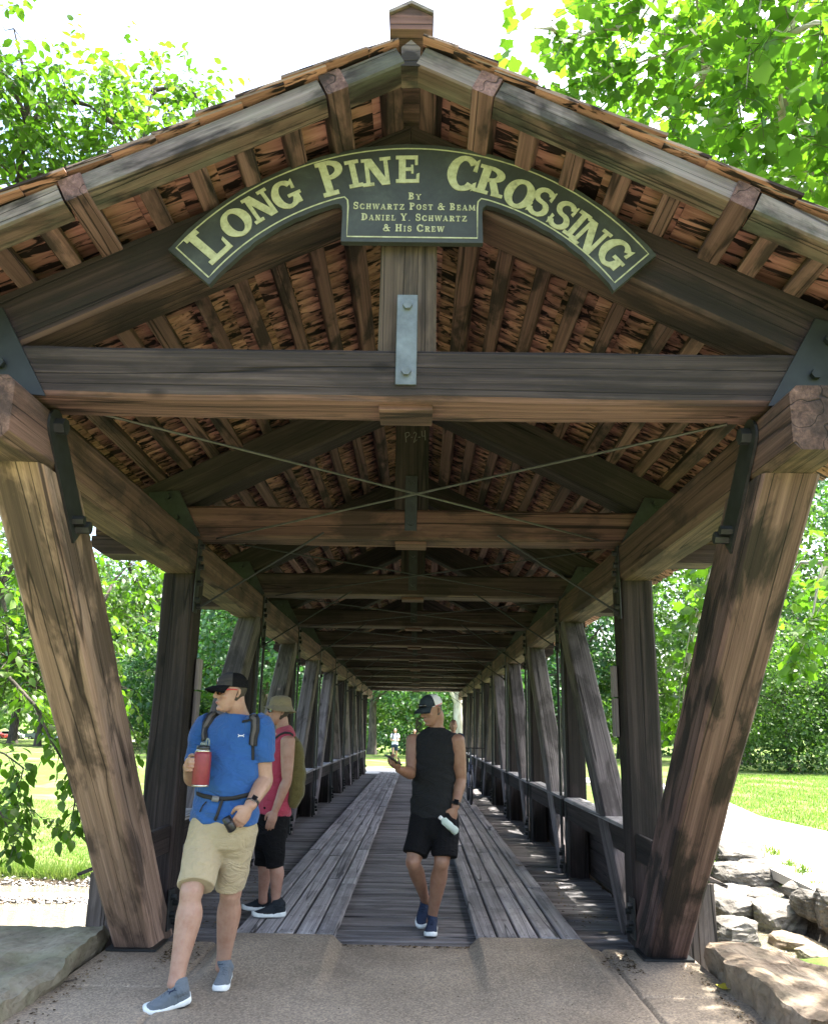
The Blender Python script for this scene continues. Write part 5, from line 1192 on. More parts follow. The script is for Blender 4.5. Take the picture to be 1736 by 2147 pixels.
# ---- head ---------------------------------------------------------------
HZ = np.array([-0.118, -0.108, -0.090, -0.065, -0.035, 0.0, 0.03, 0.06, 0.085, 0.105, 0.116])
HF = np.array([0.050, 0.044, 0.034, 0.022, 0.012, 0.004, 0.0, -0.003, -0.005, -0.006, -0.006])
HWd = np.array([0.016, 0.034, 0.048, 0.058, 0.065, 0.070, 0.073, 0.072, 0.062, 0.042, 0.012])
HD = np.array([0.014, 0.036, 0.052, 0.068, 0.081, 0.090, 0.094, 0.093, 0.080, 0.055, 0.016])
def hprof(z): return np.interp(z, HZ, HF), np.interp(z, HZ, HWd), np.interp(z, HZ, HD)
class Head:
    def __init__(s, c, fwd, up=(0, 0, 1), k=1.0):
        s.c = Vector(c); f = Vector(fwd).normalized(); u = Vector(up); r = f.cross(u).normalized(); u = r.cross(f)   # r: viewer's left when facing viewer
        s.f, s.r, s.u, s.k = f, r, u, k
    def p(s, side, fwd, up): return s.c + (s.r*side + s.f*fwd + s.u*up)*s.k
    def parts(s):
        k = s.k; zs = np.concatenate([HZ]); V, F = [], []; n = 22
        for z in zs:
            fo, w, d = hprof(z)
            for i in range(n):
                th = 2*math.pi*i/n; cs, sn = math.cos(th), math.sin(th)
                dd = d*(1.0 if cs > 0 else 0.97); V.append(tuple(s.p(w*math.copysign(abs(sn)**0.92, sn), fo + dd*cs, z)))
        m = len(zs)
        for j in range(m-1):
            for i in range(n): F.append((j*n+i, j*n+(i+1) % n, (j+1)*n+(i+1) % n, (j+1)*n+i))
        F.append(tuple(range(n-1, -1, -1))); F.append(tuple((m-1)*n+i for i in range(n)))
        out = [(V, F)]
        R3 = Matrix((s.r, s.f, s.u)).transposed()
        out.append(tube([s.p(0, 0.088, 0.022), s.p(0, 0.101, 0.004), s.p(0, 0.114, -0.018), s.p(0, 0.108, -0.027)], [0.008*k, 0.009*k, 0.0115*k, 0.009*k], s.r, 10, 4))
        for sg in (-1, 1):
            out.append(ellipsoid(s.p(sg*0.011, 0.101, -0.024), (0.009*k, 0.010*k, 0.008*k), R3, 8, 6))          # nostril wings
            out.append(tube([s.p(sg*0.012, 0.094, 0.026), s.p(sg*0.034, 0.089, 0.031), s.p(sg*0.056, 0.066, 0.024)], [0.008*k, 0.009*k, 0.006*k], s.u, 8, 4))  # brow
            out.append(ellipsoid(s.p(sg*0.042, 0.066, -0.020), (0.022*k, 0.018*k, 0.018*k), R3, 10, 8))          # cheek
            out.append(tube([s.p(sg*0.0725, -0.004, 0.022), s.p(sg*0.081, -0.018, 0.020), s.p(sg*0.082, -0.020, -0.004), s.p(sg*0.0745, -0.008, -0.028)], [0.006*k, 0.009*k, 0.008*k, 0.006*k], s.u, 8, 4))  # ear
            out.append(tube([s.p(sg*0.0, 0.099, -0.052), s.p(sg*0.016, 0.094, -0.053), s.p(sg*0.026, 0.083, -0.055)], [0.0055*k, 0.005*k, 0.003*k], s.u, 8, 3))
            out.append(tube([s.p(sg*0.0, 0.096, -0.064), s.p(sg*0.014, 0.092, -0.063), s.p(sg*0.024, 0.082, -0.059)], [0.006*k, 0.0055*k, 0.003*k], s.u, 8, 3))
        out.append(ellipsoid(s.p(0, 0.083, -0.094), (0.022*k, 0.016*k, 0.016*k), R3, 10, 8))                     # chin
        return out
    def shell(s, z0, z1, t0, t1, off, nz=7, nt=20, zfun=None):
        """patch that follows the skull: angle t from straight ahead"""
        V, F = [], []
        for j in range(nz+1):
            for i in range(nt+1):
                t = t0+(t1-t0)*i/nt; lo = z0 if zfun is None else zfun(t); z = lo+(z1-lo)*j/nz; fo, w, d = hprof(min(z, 0.114))
                V.append(tuple(s.p((w+off)*math.sin(t), fo+(d+off)*math.cos(t), z)))
        for j in range(nz):
            for i in range(nt): F.append((j*(nt+1)+i, j*(nt+1)+i+1, (j+1)*(nt+1)+i+1, (j+1)*(nt+1)+i))
        return V, F
def hair_back(h, parent, mat, zlow=-0.055):
    V, F = h.shell(zlow, 0.07, math.radians(96), math.radians(264), 0.004, zfun=lambda t: zlow + 0.045*max(0, math.cos(t)+0.25)/1.25 + (0.02 if math.cos(t) > 0.15 else 0))
    return solid('hair', V, F, mat, parent, None, True)
def cap_mesh(h, z0=0.042, back_drop=0.012, t0=0, t1=2*math.pi, tall=1.0):
    V, F = [], []; nt, nz = 28, 9
    full = abs(t1-t0-2*math.pi) < 1e-6
    for j in range(nz+1):
        a = j/nz*math.pi/2
        for i in range(nt+(0 if full else 1)):
            t = t0+(t1-t0)*i/nt; q = math.cos(a)**0.75
            zb = z0 - back_drop*(0.5-0.5*math.cos(t))
            V.append(tuple(h.p(0.0815*q*math.sin(t), -0.003+0.1035*q*math.cos(t)*(1.0 if math.cos(t) < 0 else 1.0), zb+(0.128*tall-zb)*math.sin(a)**0.9)))
    w = nt if full else nt+1
    for j in range(nz):
        for i in range(nt): F.append((j*w+i, j*w+(i+1) % w, (j+1)*w+(i+1) % w, (j+1)*w+i))
    return V, F
def brim_mesh(h, z0=0.043, reach=0.078, droop=0.022):
    V, F = [], []; nt, nr_ = 18, 6
    for lay in (0, 1):
        for j in range(nr_+1):
            f = j/nr_
            for i in range(nt+1):
                t = math.radians(-68+136*i/nt); c = math.cos(t); r = 1.0
                x = 0.0815*math.sin(t)*(1+0.06*f); y = -0.003+0.1035*c + reach*f*(max(c, 0)**0.55)
                z = z0 - droop*f*f - 0.028*(math.sin(t)**2)*f + 0.004*lay
                V.append(tuple(h.p(x, y, z)))
        
    n1 = (nr_+1)*(nt+1)
    for lay in (0, 1):
        for j in range(nr_):
            for i in range(nt):
                q = (lay*n1+j*(nt+1)+i, lay*n1+j*(nt+1)+i+1, lay*n1+(j+1)*(nt+1)+i+1, lay*n1+(j+1)*(nt+1)+i); F.append(q if lay else q[::-1])
    for i in range(nt): F.append((nr_*(nt+1)+i, nr_*(nt+1)+i+1, n1+nr_*(nt+1)+i+1, n1+nr_*(nt+1)+i))
    return V, F
def sunglasses(h, parent, lens, frame_m, z=0.008, wrap=True):
    parts_l = []
    for sg in (-1, 1):
        V, F = [], []; n = 12
        for lay in (0, 1):
            for i in range(n):
                t = 2*math.pi*i/n; a = 0.029*math.cos(t); b = 0.019*math.sin(t)*(1.0 if math.sin(t) > 0 else 1.15)
                sd = sg*(0.034+a); fw = 0.106 - 0.35*max(0, abs(sd)-0.012) - 5.0*max(0, abs(sd)-0.03)**2
                V.append(tuple(h.p(sd, fw-0.003*lay, z+b)))
        F = [tuple(range(n)), tuple(range(2*n-1, n-1, -1))] + [(i, (i+1) % n, n+(i+1) % n, n+i) for i in range(n)]
        parts_l.append((V, F))
    g = solid('sunglasses', *merge(parts_l), lens, parent, None, True)
    fr = [tube([h.p(-0.012, 0.106, z+0.008), h.p(0, 0.110, z+0.010), h.p(0.012, 0.106, z+0.008)], [0.003]*3, h.u, 6, 3)]
    for sg in (-1, 1): fr.append(tube([h.p(sg*0.062, 0.083, z+0.010), h.p(sg*0.074, 0.05, z+0.012), h.p(sg*0.077, 0.0, z+0.012), h.p(sg*0.076, -0.018, z+0.004)], [0.0045, 0.004, 0.003, 0.003], h.u, 6, 3))
    for sg in (-1, 1): fr.append(tube([h.p(sg*0.006, 0.107, z+0.018), h.p(sg*0.034, 0.099, z+0.021), h.p(sg*0.062, 0.083, z+0.014)], [0.0028]*3, h.u, 6, 3))
    solid('glasses_frame', *merge(fr), frame_m, g, None, True)
    return g
# ---- hands, feet --------------------------------------------------------
def hand_parts(wrist, fdir, palm_n, thumb, curl, k=1.0, spread=0.0, tcurl=0.5):
    w = np.array(wrist, float); f = unit(np.array(fdir, float)); pn = np.array(palm_n, float); pn = unit(pn - f*np.dot(pn, f)); lat = np.cross(f, pn)
    if np.dot(lat, np.array(thumb, float)) < 0: lat = -lat
    out = [tube([w-f*0.02*k, w+f*0.015*k, w+f*0.05*k, w+f*0.088*k], [(0.027*k, 0.021*k), (0.030*k, 0.019*k), (0.041*k, 0.018*k), (0.040*k, 0.014*k)], lat, 14, 4)]
    for i, (o_, ln, r) in enumerate(((0.031, 0.076, 0.0088), (0.0105, 0.084, 0.0092), (-0.0105, 0.079, 0.0088), (-0.030, 0.062, 0.0078))):
        c = curl[i] if isinstance(curl, (list, tuple)) else curl
        p = w + f*0.082*k + lat*o_*k; pts = [p - f*0.012*k, p]; a = 0.0
        for sgm, q in ((0.42, 0.75), (0.32, 1.0), (0.26, 0.8)):
            a += c*q; d = f*math.cos(a) + pn*math.sin(a) + lat*spread*(1.5-i)*0.2; p = p + unit(d)*ln*sgm*k; pts.append(p)
        out.append(tube(pts, [r*k*1.05, r*k*1.08, r*k, r*k*0.94, r*k*0.8], lat, 9, 3, dome=1.0))
    p = w + f*0.022*k + lat*0.026*k; d1 = unit(f*0.62+lat*0.75+pn*0.25); d2 = unit(f*0.85+lat*(0.35-0.5*tcurl)+pn*(0.25+tcurl)); d3 = unit(f*0.85+lat*(0.1-0.6*tcurl)+pn*(0.25+tcurl))
    out.append(tube([p, p+d1*0.034*k, p+d1*0.034*k+d2*0.030*k, p+d1*0.034*k+d2*0.030*k+d3*0.026*k], [0.014*k, 0.0125*k, 0.011*k, 0.0085*k], pn, 9, 3, dome=1.0))
    return out
def shoe(parent, heel, toe, up, upper_m, sole_m, Ln=0.30, ankle=None, side=1, laces=True, tread=None, lace_m=None, wid=1.0):
    heel, toe = Vector(heel), Vector(toe); x = (toe-heel).normalized(); y = Vector(up).cross(x).normalized(); z = x.cross(y)
    W_ = lambda a, b, c: tuple(heel + x*a*Ln + y*b*wid + z*c)
    prof = [(0.0, 0.024, 0.060), (0.05, 0.033, 0.088), (0.16, 0.038, 0.108), (0.28, 0.039, 0.108), (0.40, 0.040, 0.100), (0.52, 0.044, 0.082), (0.66, 0.049, 0.064), (0.80, 0.048, 0.050), (0.91, 0.040, 0.042), (0.97, 0.028, 0.034), (1.0, 0.012, 0.028)]
    n = 16; V, F = [], []
    for a, w_, h in prof:
        for i in range(n+1):
            t = math.pi*i/n; V.append(W_(a, w_*math.copysign(abs(math.cos(t))**0.75, math.cos(t)), 0.018 + (h-0.018)*abs(math.sin(t))**0.72))
    m = n+1
    for j in range(len(prof)-1):
        for i in range(n): F.append((j*m+i, j*m+i+1, (j+1)*m+i+1, (j+1)*m+i))
        F.append((j*m, (j+1)*m, (j+1)*m+n, j*m+n))
    F.append(tuple(range(m))); F.append(tuple((len(prof)-1)*m+i for i in range(m))[::-1])
    parts = [(V, F)]
    if ankle is not None:
        a0 = Vector(W_(0.20, 0, 0.085)); ad = (Vector(ankle)-a0).normalized()
        parts.append(tube([a0-ad*0.02, a0+ad*0.02, a0+ad*0.045], [(0.050, 0.038), (0.052, 0.041), (0.052, 0.042)], x, 16, 4, flat1=True))
    sh = fuse('shoe', parts, upper_m, parent, 0.005, 3)
    V, F = [], []
    out = [(-0.015, 0.018), (0.02, 0.034), (0.15, 0.040), (0.35, 0.039), (0.5, 0.043), (0.68, 0.050), (0.82, 0.050), (0.93, 0.041), (0.99, 0.026), (1.015, 0.008)]
    ring = [(a, w_) for a, w_ in out] + [(a, -w_) for a, w_ in out[::-1]]
    cz = lambda a: 0.012*max(0, (a-0.72)/0.28)**2 + 0.006*max(0, (0.1-a)/0.1)
    nr_ = len(ring)
    for lev, (zz, sc_) in enumerate(((0.0, 0.94), (0.008, 1.0), (0.020, 1.02), (0.030, 0.97))):
        for a, w_ in ring: V.append(W_(0.5+(a-0.5)*(0.99 if lev == 0 else 1.0), w_*sc_, zz+cz(a)+(0.010*max(0, 0.45-a) if lev >= 2 else 0)))
    for l_ in range(3):
        for i in range(nr_): F.append((l_*nr_+i, l_*nr_+(i+1) % nr_, (l_+1)*nr_+(i+1) % nr_, (l_+1)*nr_+i))
    F.append(tuple(range(nr_-1, -1, -1))); F.append(tuple(3*nr_+i for i in range(nr_)))
    solid('sole', V, F, sole_m, sh, None, True)
    if tread:
        V2 = [W_(0.5+(a-0.5)*0.97, w_*0.95, cz(a)-0.007) for a, w_ in ring] + [W_(0.5+(a-0.5)*0.97, w_*0.95, cz(a)+0.006) for a, w_ in ring]
        F2 = [tuple(range(nr_-1, -1, -1)), tuple(range(nr_, 2*nr_))] + [(i, (i+1) % nr_, nr_+(i+1) % nr_, nr_+i) for i in range(nr_)]
        solid('outsole', V2, F2, tread, sh)
    if laces:
        for q, a in enumerate((0.42, 0.48, 0.54, 0.60)):
            h = np.interp(a, [p_[0] for p_ in prof], [p_[2] for p_ in prof]); dx = 0.02*(1 if q % 2 else -1)
            solid('lace', *tube([W_(a-dx, -0.026, h-0.012), W_(a, 0, h+0.004), W_(a+dx, 0.026, h-0.012)], [0.0032]*3, z, 6, 4), lace_m or upper_m, sh, None, True)
    return sh
def leg_parts(hip, knee, ankle, k=1.0, calf=0.075, ank=0.042, thigh=0.085, fwd=(0, -1, 0)):
    h, n_, a = (np.array(tuple(q), float) for q in (hip, knee, ankle)); fw = unit(np.array(fwd, float))
    return [tube([h, h+(n_-h)*0.45, n_-(n_-h)*0.10, n_, n_+(a-n_)*0.10, n_+(a-n_)*0.28-fw*0.014, n_+(a-n_)*0.55-fw*0.008, n_+(a-n_)*0.85, a, a+(a-n_)*0.10],
                 [thigh, thigh*0.92, 0.066*k, (0.063*k, 0.067*k), 0.059*k, calf, calf*0.84, ank*1.05, ank, ank*1.05], np.cross(fw, unit(a-n_)), 16, 4),
            ellipsoid(n_+fw*0.032*k-unit(a-n_)*0.01, (0.036*k, 0.034*k, 0.042*k))]
def arm_parts(sh_, el, wr_, up=0.050, fo=0.046, wri=0.028, side=(1, 0, 0)):
    s_, e, w = (np.array(tuple(q), float) for q in (sh_, el, wr_))
    return [tube([s_, s_+(e-s_)*0.35, s_+(e-s_)*0.8, e, e+(w-e)*0.22, e+(w-e)*0.6, w-(w-e)*0.06, w], [up*1.12, up*1.06, up*0.88, fo*0.93, fo, fo*0.82, (wri*1.15, wri*0.9), (wri*1.1, wri*0.85)], side, 14, 4)]
def emblem(name, bvh, cx, cy, w, h, mat, parent, lift=0.005, tilt=0.0):
    """two interlocked arcs printed on cloth: one opening up, one opening down"""
    grp = []
    for sg in (1, -1):
        row = []
        for i in range(13):
            t = i/12*2-1; yy = sg*(0.5 - 0.72*t*t*0.9)*1.0
            u_, v_ = t*0.5, sg*(-0.12+0.62*(t*t))*0.5
            wd = 0.10+0.10*abs(t)
            for e in (-1, 1):
                xx, y2 = u_*w, (v_+e*wd*0.5)*h; xr, yr = xx*math.cos(tilt)-y2*math.sin(tilt), xx*math.sin(tilt)+y2*math.cos(tilt)
                p, n = cast(bvh, cx+xr, cy-yr, lift if sg > 0 else lift+0.001)
                row.append(p)
        if any(p is None for p in row): continue
        F = [(2*i, 2*i+1, 2*i+3, 2*i+2) for i in range(12)]; grp.append((row, F))
    if grp: return solid(name, *merge(grp), mat, parent)
# ---------------------------------------------------------------- man in blue
base = onZ(430, 2095, 0.0)
man = empty('person', base, 'person in blue t-shirt and khaki shorts striding out with a red bottle', 'person')
q = lambda x, y, dy=0.0: onY(x, y, 5.5+dy)
h1 = Head(q(487, 1453, -0.03), (-0.84, -0.54, -0.03))
neck = [tube([q(501, 1512, 0.04), q(498, 1494, 0.02), h1.p(0, -0.025, -0.07), h1.p(0, -0.02, -0.02)], [(0.085, 0.07), 0.066, 0.062, 0.06], (1, 0, 0), 16, 4)]
tor = [(470, 1722, 0.185, 0.135), (476, 1670, 0.18, 0.135), (484, 1620, 0.18, 0.135), (490, 1570, 0.185, 0.125), (494, 1532, 0.17, 0.10), (498, 1508, 0.10, 0.07)]
sd1 = Vector((1, -0.2, 0)).normalized()
torso = [tube([q(x, y, 0.02) for x, y, a, b in tor], [(a, b) for x, y, a, b in tor], sd1, 20, 5)]
shL, shR = q(546, 1521, -0.05), q(434, 1522, 0.08); elL, wrL = q(556, 1636, -0.02), q(524, 1691, -0.20); elR, wrR = q(404, 1632, 0.06), q(397, 1606, -0.15)
hipR, knR, anR = q(436, 1735, 0.02), q(402, 1872, -0.18), q(372, 2047, -0.26); hipL, knL, anL = q(503, 1735, 0.0), q(484, 1874, 0.10), q(469, 2014, 0.27)
handL = hand_parts(wrL, (-0.55, -0.15, -0.85), (-0.35, 0.85, 0.0), (-0.8, -0.4, 0.2), [0.55, 0.6, 0.62, 0.66], 1.08, tcurl=0.55)
handR = hand_parts(wrR, (0.10, -1, 0.10), (1, 0.15, 0), (0, 0, 1), [0.75, 0.78, 0.78, 0.8], 1.08, tcurl=0.5)
body = h1.parts() + neck + torso + arm_parts(shL, elL, wrL, 0.058, 0.054, 0.034) + arm_parts(shR, elR, wrR, 0.056, 0.052, 0.034) + handL + handR
body += leg_parts(hipR, knR, anR, 1.06, 0.077, 0.047, 0.10, (-0.5, -1, 0)) + leg_parts(hipL, knL, anL, 1.06, 0.075, 0.046, 0.10, (0, -1, 0))
bd = fuse('body', body, S1, man, 0.0052, 3)
shirt = [tube([q(x, y, 0.02) for x, y in ((470, 1724), (472, 1700), (476, 1670), (484, 1625), (490, 1575), (493, 1540), (496, 1515), (499, 1497))],
              [(0.222, 0.165), (0.215, 0.168), (0.205, 0.163), (0.208, 0.172), (0.212, 0.155), (0.205, 0.130), (0.165, 0.098), (0.078, 0.076)], sd1, 26, 6, flat0=True, flat1=True),
         tube([q(528, 1524, -0.03), shL, q(552, 1555, -0.05), q(555, 1598, -0.04)], [0.070, 0.083, 0.077, 0.066], sd1, 18, 5, flat1=True),
         tube([q(452, 1524, 0.06), shR, q(418, 1555, 0.08), q(411, 1598, 0.07)], [0.070, 0.082, 0.076, 0.066], sd1, 18, 5, flat1=True)]
sh = fuse('t_shirt', shirt, C_blue, man, 0.007, 4, folds(0.008, [(1.05, 0.16), (0.86, 0.10), (1.36, 0.06)], 1.3))
shorts = [tube([q(472, 1690, 0.02), q(470, 1725, 0.02), q(468, 1765, 0.01)], [(0.198, 0.15), (0.205, 0.16), (0.20, 0.155)], sd1, 22, 5),
          tube([q(440, 1735, 0.02), q(426, 1790, -0.06), q(411, 1859, -0.17)], [(0.122, 0.14), (0.118, 0.125), (0.112, 0.105)], sd1, 20, 6, flat1=True),
          tube([q(502, 1738, 0.0), q(493, 1795, 0.05), q(483, 1863, 0.09)], [(0.116, 0.14), (0.104, 0.12), (0.088, 0.10)], sd1, 20, 6, flat1=True)]
fuse('shorts', shorts, C_khaki, man, 0.007, 5, folds(0.005, [(0.72, 0.12), (0.5, 0.08)], 2.7, 14))
toeL = onZ(460, 2083, 0.0); s1 = shoe(man, toeL+Vector((-0.02, 0.30, 0.0)), toeL, (0, 0, 1), C_shoe, C_sole, 0.305, anL, tread=C_soledark)
toeR, heelR = q(303, 2126, -0.31), q(401, 2098, -0.24); s2 = shoe(man, heelR, toeR, (0.05, -0.28, 1), C_shoe, C_sole, (toeR-heelR).length, anR, tread=C_soledark)
# cap, glasses, hair, lips
cp = solid('cap', *cap_mesh(h1, 0.040), C_black, man, None, True)
V, F = cap_mesh(h1, 0.041, 0.0, math.radians(-72), math.radians(72), 1.015); cen = h1.c
solid('cap_front', [tuple(Vector(v)+(Vector(v)-h1.p(0, 0, 0.03)).normalized()*0.0022) for v in V], F, C_capgrey, cp, None, True)
solid('cap_brim', *brim_mesh(h1), C_black, cp, None, True)
pc = lambda a, b, o=0.006: tuple(h1.p((0.0815+o)*math.sin(a)*0.93, -0.003+(0.1035+o)*math.cos(a)*0.93, b))
patch = [(0.36, 0.062), (0.42, 0.078), (0.33, 0.084), (0.27, 0.098), (0.18, 0.088), (0.06, 0.100), (0.0, 0.086), (-0.10, 0.080), (-0.04, 0.068), (-0.08, 0.056), (0.10, 0.056), (0.20, 0.050), (0.28, 0.058)]
V = [pc(a, b, 0.007-0.30*max(0, b-0.075)) for a, b in patch]; solid('cap_patch', V, [tuple(range(len(V)))], C_white, cp)
for (a0, b0, a1, b1) in ((0.28, 0.064, 0.30, 0.080), (0.20, 0.062, 0.21, 0.084), (0.11, 0.062, 0.12, 0.086), (0.03, 0.062, 0.03, 0.082), (0.20, 0.072, 0.03, 0.074)):
    t_ = 0.014
    V = [pc(a0-t_, b0, 0.0085-0.30*max(0, b0-0.075)), pc(a0+t_, b0, 0.0085-0.30*max(0, b0-0.075)), pc(a1+t_, b1+0.003, 0.0085-0.30*max(0, b1-0.075)), pc(a1-t_, b1+0.003, 0.0085-0.30*max(0, b1-0.075))]
    solid('patch_letter', V, [(0, 1, 2, 3)], C_red, cp)
hair_back(h1, man, C_hair, -0.05); sunglasses(h1, man, C_lens, C_redframe)
solid('lips', *tube([h1.p(-0.022, 0.087, -0.0585), h1.p(0, 0.1035, -0.0585), h1.p(0.022, 0.087, -0.0585)], [(0.003, 0.0045)]*3, h1.f, 8, 4), C_lip, man, None, True)
bv = bvh_of(sh)
emblem('chest_emblem', bv, 506, 1543, 12.5, 10.5, C_white, man)
# wrist watch
wd = (Vector(wrL)-Vector(elL)).normalized(); wc = Vector(wrL) - wd*0.035
wt = solid('watch', *tube([wc-wd*0.011, wc+wd*0.011], [(0.041, 0.034)]*2, (1, 0, 0), 18, 2, flat0=True, flat1=True), C_web, man, None, True)
vn = (CAM-wc).normalized(); vn = (vn - wd*vn.dot(wd)).normalized(); lat_ = wd.cross(vn); c_ = wc+vn*0.034
def plate(name, c, u_, v_, n_, a, b, t_, mat, parent):
    P8 = [c+u_*sx*a+v_*sy*b+n_*sz*t_ for sz in (0, 1) for sx, sy in ((-1, -1), (1, -1), (1, 1), (-1, 1))]
    return solid(name, P8, [(3, 2, 1, 0), (4, 5, 6, 7)]+[(i, (i+1) % 4, 4+(i+1) % 4, 4+i) for i in range(4)], mat, parent)
plate('watch_case', c_, wd, lat_, vn, 0.020, 0.017, 0.010, C_watch, wt); plate('watch_screen', c_+vn*0.0104, wd, lat_, vn, 0.0165, 0.0135, 0.001, C_screen, wt)
# his backpack: pack, shoulder straps, hip belt
pk = empty('backpack', q(495, 1640, 0.25), 'black backpack with grey-striped straps worn over the blue t-shirt', 'backpack')
fuse('pack_bag', [tube([q(494, 1660, 0.26), q(494, 1610, 0.27), q(496, 1550, 0.26), q(497, 1515, 0.22)], [(0.15, 0.07), (0.16, 0.095), (0.15, 0.085), (0.10, 0.05)], sd1, 18, 5, sq=3)], C_black, pk, 0.01, 3)
for pix in ([(455, 1495), (443, 1504), (434, 1520), (431, 1538), (432, 1552)], [(531, 1500), (537, 1512), (536, 1530), (533, 1548), (532, 1562)]):
    strap('shoulder_strap', bv, pix, 0.060, C_web, pk, 0.004, 0.010); strap('strap_band', bv, pix, 0.024, C_greyweb, pk, 0.016, 0.003)
strap('strap_tail', bv, [(532, 1560), (531, 1576), (530, 1594)], 0.018, C_web, pk); strap('chest_clip', bv, [(508, 1515), (519, 1512), (532, 1510)], 0.014, C_web, pk, 0.008)
strap('hip_belt', bv, [(415, 1663), (430, 1669), (453, 1675), (488, 1673), (522, 1666), (541, 1660)], 0.026, C_web, pk, 0.005)
strap('belt_tail', bv, [(467, 1678), (460, 1697), (453, 1718)], 0.019, C_web, pk, 0.010); strap('belt_cord', bv, [(436, 1681), (428, 1690), (422, 1702)], 0.007, C_web, pk, 0.008)
strap('belt_buckle', bv, [(447, 1675), (461, 1676)], 0.034, plain('grey_buckle', (0.16, 0.155, 0.15), 0.4), pk, 0.012, 0.008)
# red bottle
def lathe(name, p0, p1, prof, mat, parent, n=28):
    p0, p1 = Vector(p0), Vector(p1); z = (p1-p0).normalized(); x = z.cross(Vector((0.2, 1, 0.1))).normalized(); y = z.cross(x); V, F = [], []
    for t, r in prof:
        for k in range(n): V.append(p0 + z*t + (x*math.cos(2*math.pi*k/n)+y*math.sin(2*math.pi*k/n))*r)
    for j in range(len(prof)-1):
        for k in range(n): F.append((j*n+k, j*n+(k+1) % n, (j+1)*n+(k+1) % n, (j+1)*n+k))
    F.append(tuple(range(n-1, -1, -1))); F.append(tuple((len(prof)-1)*n+k for k in range(n)))
    return solid(name, V, F, mat, parent, None, True)
b0, b1 = q(420, 1650, -0.245), q(427, 1573, -0.235); bl = (b1-b0).length
bt = empty('drink_bottle', b0, 'red insulated bottle with steel ends held by the blue-shirted person', 'bottle')
st_m = plain('brushed_steel', (0.55, 0.52, 0.44), 0.3, 0.9); red_m = plain('red_powder_coat', (0.20, 0.022, 0.030), 0.45)
lathe('flask', b0, b1, [(0.012, 0.0500), (0.014, 0.0515), (bl-0.03, 0.0515), (bl-0.012, 0.049), (bl-0.010, 0.046)], red_m, bt)
lathe('base_ring', b0, b1, [(0.0, 0.045), (0.003, 0.0495), (0.012, 0.0502), (0.0125, 0.048)], st_m, bt)
lathe('neck_ring', b0, b1, [(bl-0.012, 0.046), (bl-0.002, 0.043), (bl+0.006, 0.0385), (bl+0.007, 0.036)], st_m, bt)
lathe('lid', b0, b1, [(bl+0.005, 0.040), (bl+0.008, 0.041), (bl+0.024, 0.040), (bl+0.027, 0.034)], plain('black_plastic', (0.012, 0.013, 0.014), 0.35), bt)
lathe('spout', b0, b1, [(bl+0.025, 0.023), (bl+0.040, 0.022), (bl+0.048, 0.014), (bl+0.050, 0.008)], plain('grey_plastic', (0.14, 0.17, 0.16), 0.4), bt)
solid('carry_loop', *tube([b0+(b1-b0)*1.13+Vector((0.03, 0, 0)), b0+(b1-b0)*1.27+Vector((0.030, 0, 0)), b0+(b1-b0)*1.32+Vector((0.018, 0, 0)), b0+(b1-b0)*1.17+Vector((0.012, 0, 0))], [0.005]*4, (0, 1, 0), 8, 5), bpy.data.materials['grey_plastic'], bt, None, True)
# small black case in the other hand
kc = q(481, 1727, -0.235)
ks = empty('lens_case', kc, 'small black case between the fingers of the blue-shirted person', 'case')
lathe('case_body', q(474, 1713, -0.24), q(489, 1744, -0.225), [(0, 0.020), (0.004, 0.027), (0.085, 0.027), (0.092, 0.020)], plain('black_case', (0.012, 0.012, 0.013), 0.35), ks)
lathe('case_rim', q(474, 1713, -0.24), q(489, 1744, -0.225), [(0.030, 0.0272), (0.031, 0.0285), (0.040, 0.0285), (0.041, 0.0272)], C_web, ks)
# print on shoes
for s_, (cx, cy, w_) in ((s1, (464, 2022, 9)), (s2, (362, 2078, 18))):
    emblem('shoe_emblem', bvh_of(s_), cx, cy, w_, 12 if w_ > 10 else 6, C_navy, s_, 0.003, 0.5 if w_ > 10 else 0)

# ---------------------------------------------------------------- woman in pink
qw = lambda x, y, dy=0.0: onY(x, y, 7.33+dy)
wom = empty('person', onZ(560, 1915, 0.07), 'person in sleeveless pink top, black capris and tan bucket hat', 'person')
h2 = Head(qw(587, 1492, 0), (-0.94, -0.34, 0.0), k=0.95)
sd2 = Vector((0.25, -1, 0)).normalized()
body = h2.parts() + [tube([qw(597, 1540), qw(593, 1522), h2.p(0, -0.02, -0.06)], [(0.07, 0.06), 0.054, 0.052], sd2, 14, 4)]
tw = [(594, 1545, 0.155, 0.09), (592, 1575, 0.165, 0.115), (587, 1620, 0.15, 0.115), (580, 1660, 0.155, 0.12), (573, 1705, 0.165, 0.13), (567, 1745, 0.165, 0.13)]
body += [tube([qw(x, y) for x, y, a, b in tw], [(a, b) for x, y, a, b in tw], sd2, 18, 4)]
aS, aE, aW = qw(604, 1552, -0.19), qw(602, 1636, -0.23), qw(577, 1700, -0.26)
body += arm_parts(aS, aE, aW, 0.055, 0.044, 0.026) + hand_parts(aW, (-0.30, -0.05, -1), (0.1, 1, 0), (-1, -0.3, 0), [0.25, 0.28, 0.3, 0.34], 0.98, tcurl=0.15)
body += arm_parts(qw(592, 1552, 0.19), qw(588, 1636, 0.25), qw(560, 1695, 0.22), 0.055, 0.044, 0.026) + hand_parts(qw(560, 1695, 0.22), (-0.3, 0, -1), (0.1, -1, 0), (-1, 0, 0), 0.3, 0.98)
hA, kA, nA = qw(572, 1745, -0.09), qw(577, 1805, -0.10), qw(579, 1890, -0.06); hB, kB, nB = qw(562, 1745, 0.10), qw(553, 1803, 0.10), qw(552, 1882, 0.12)
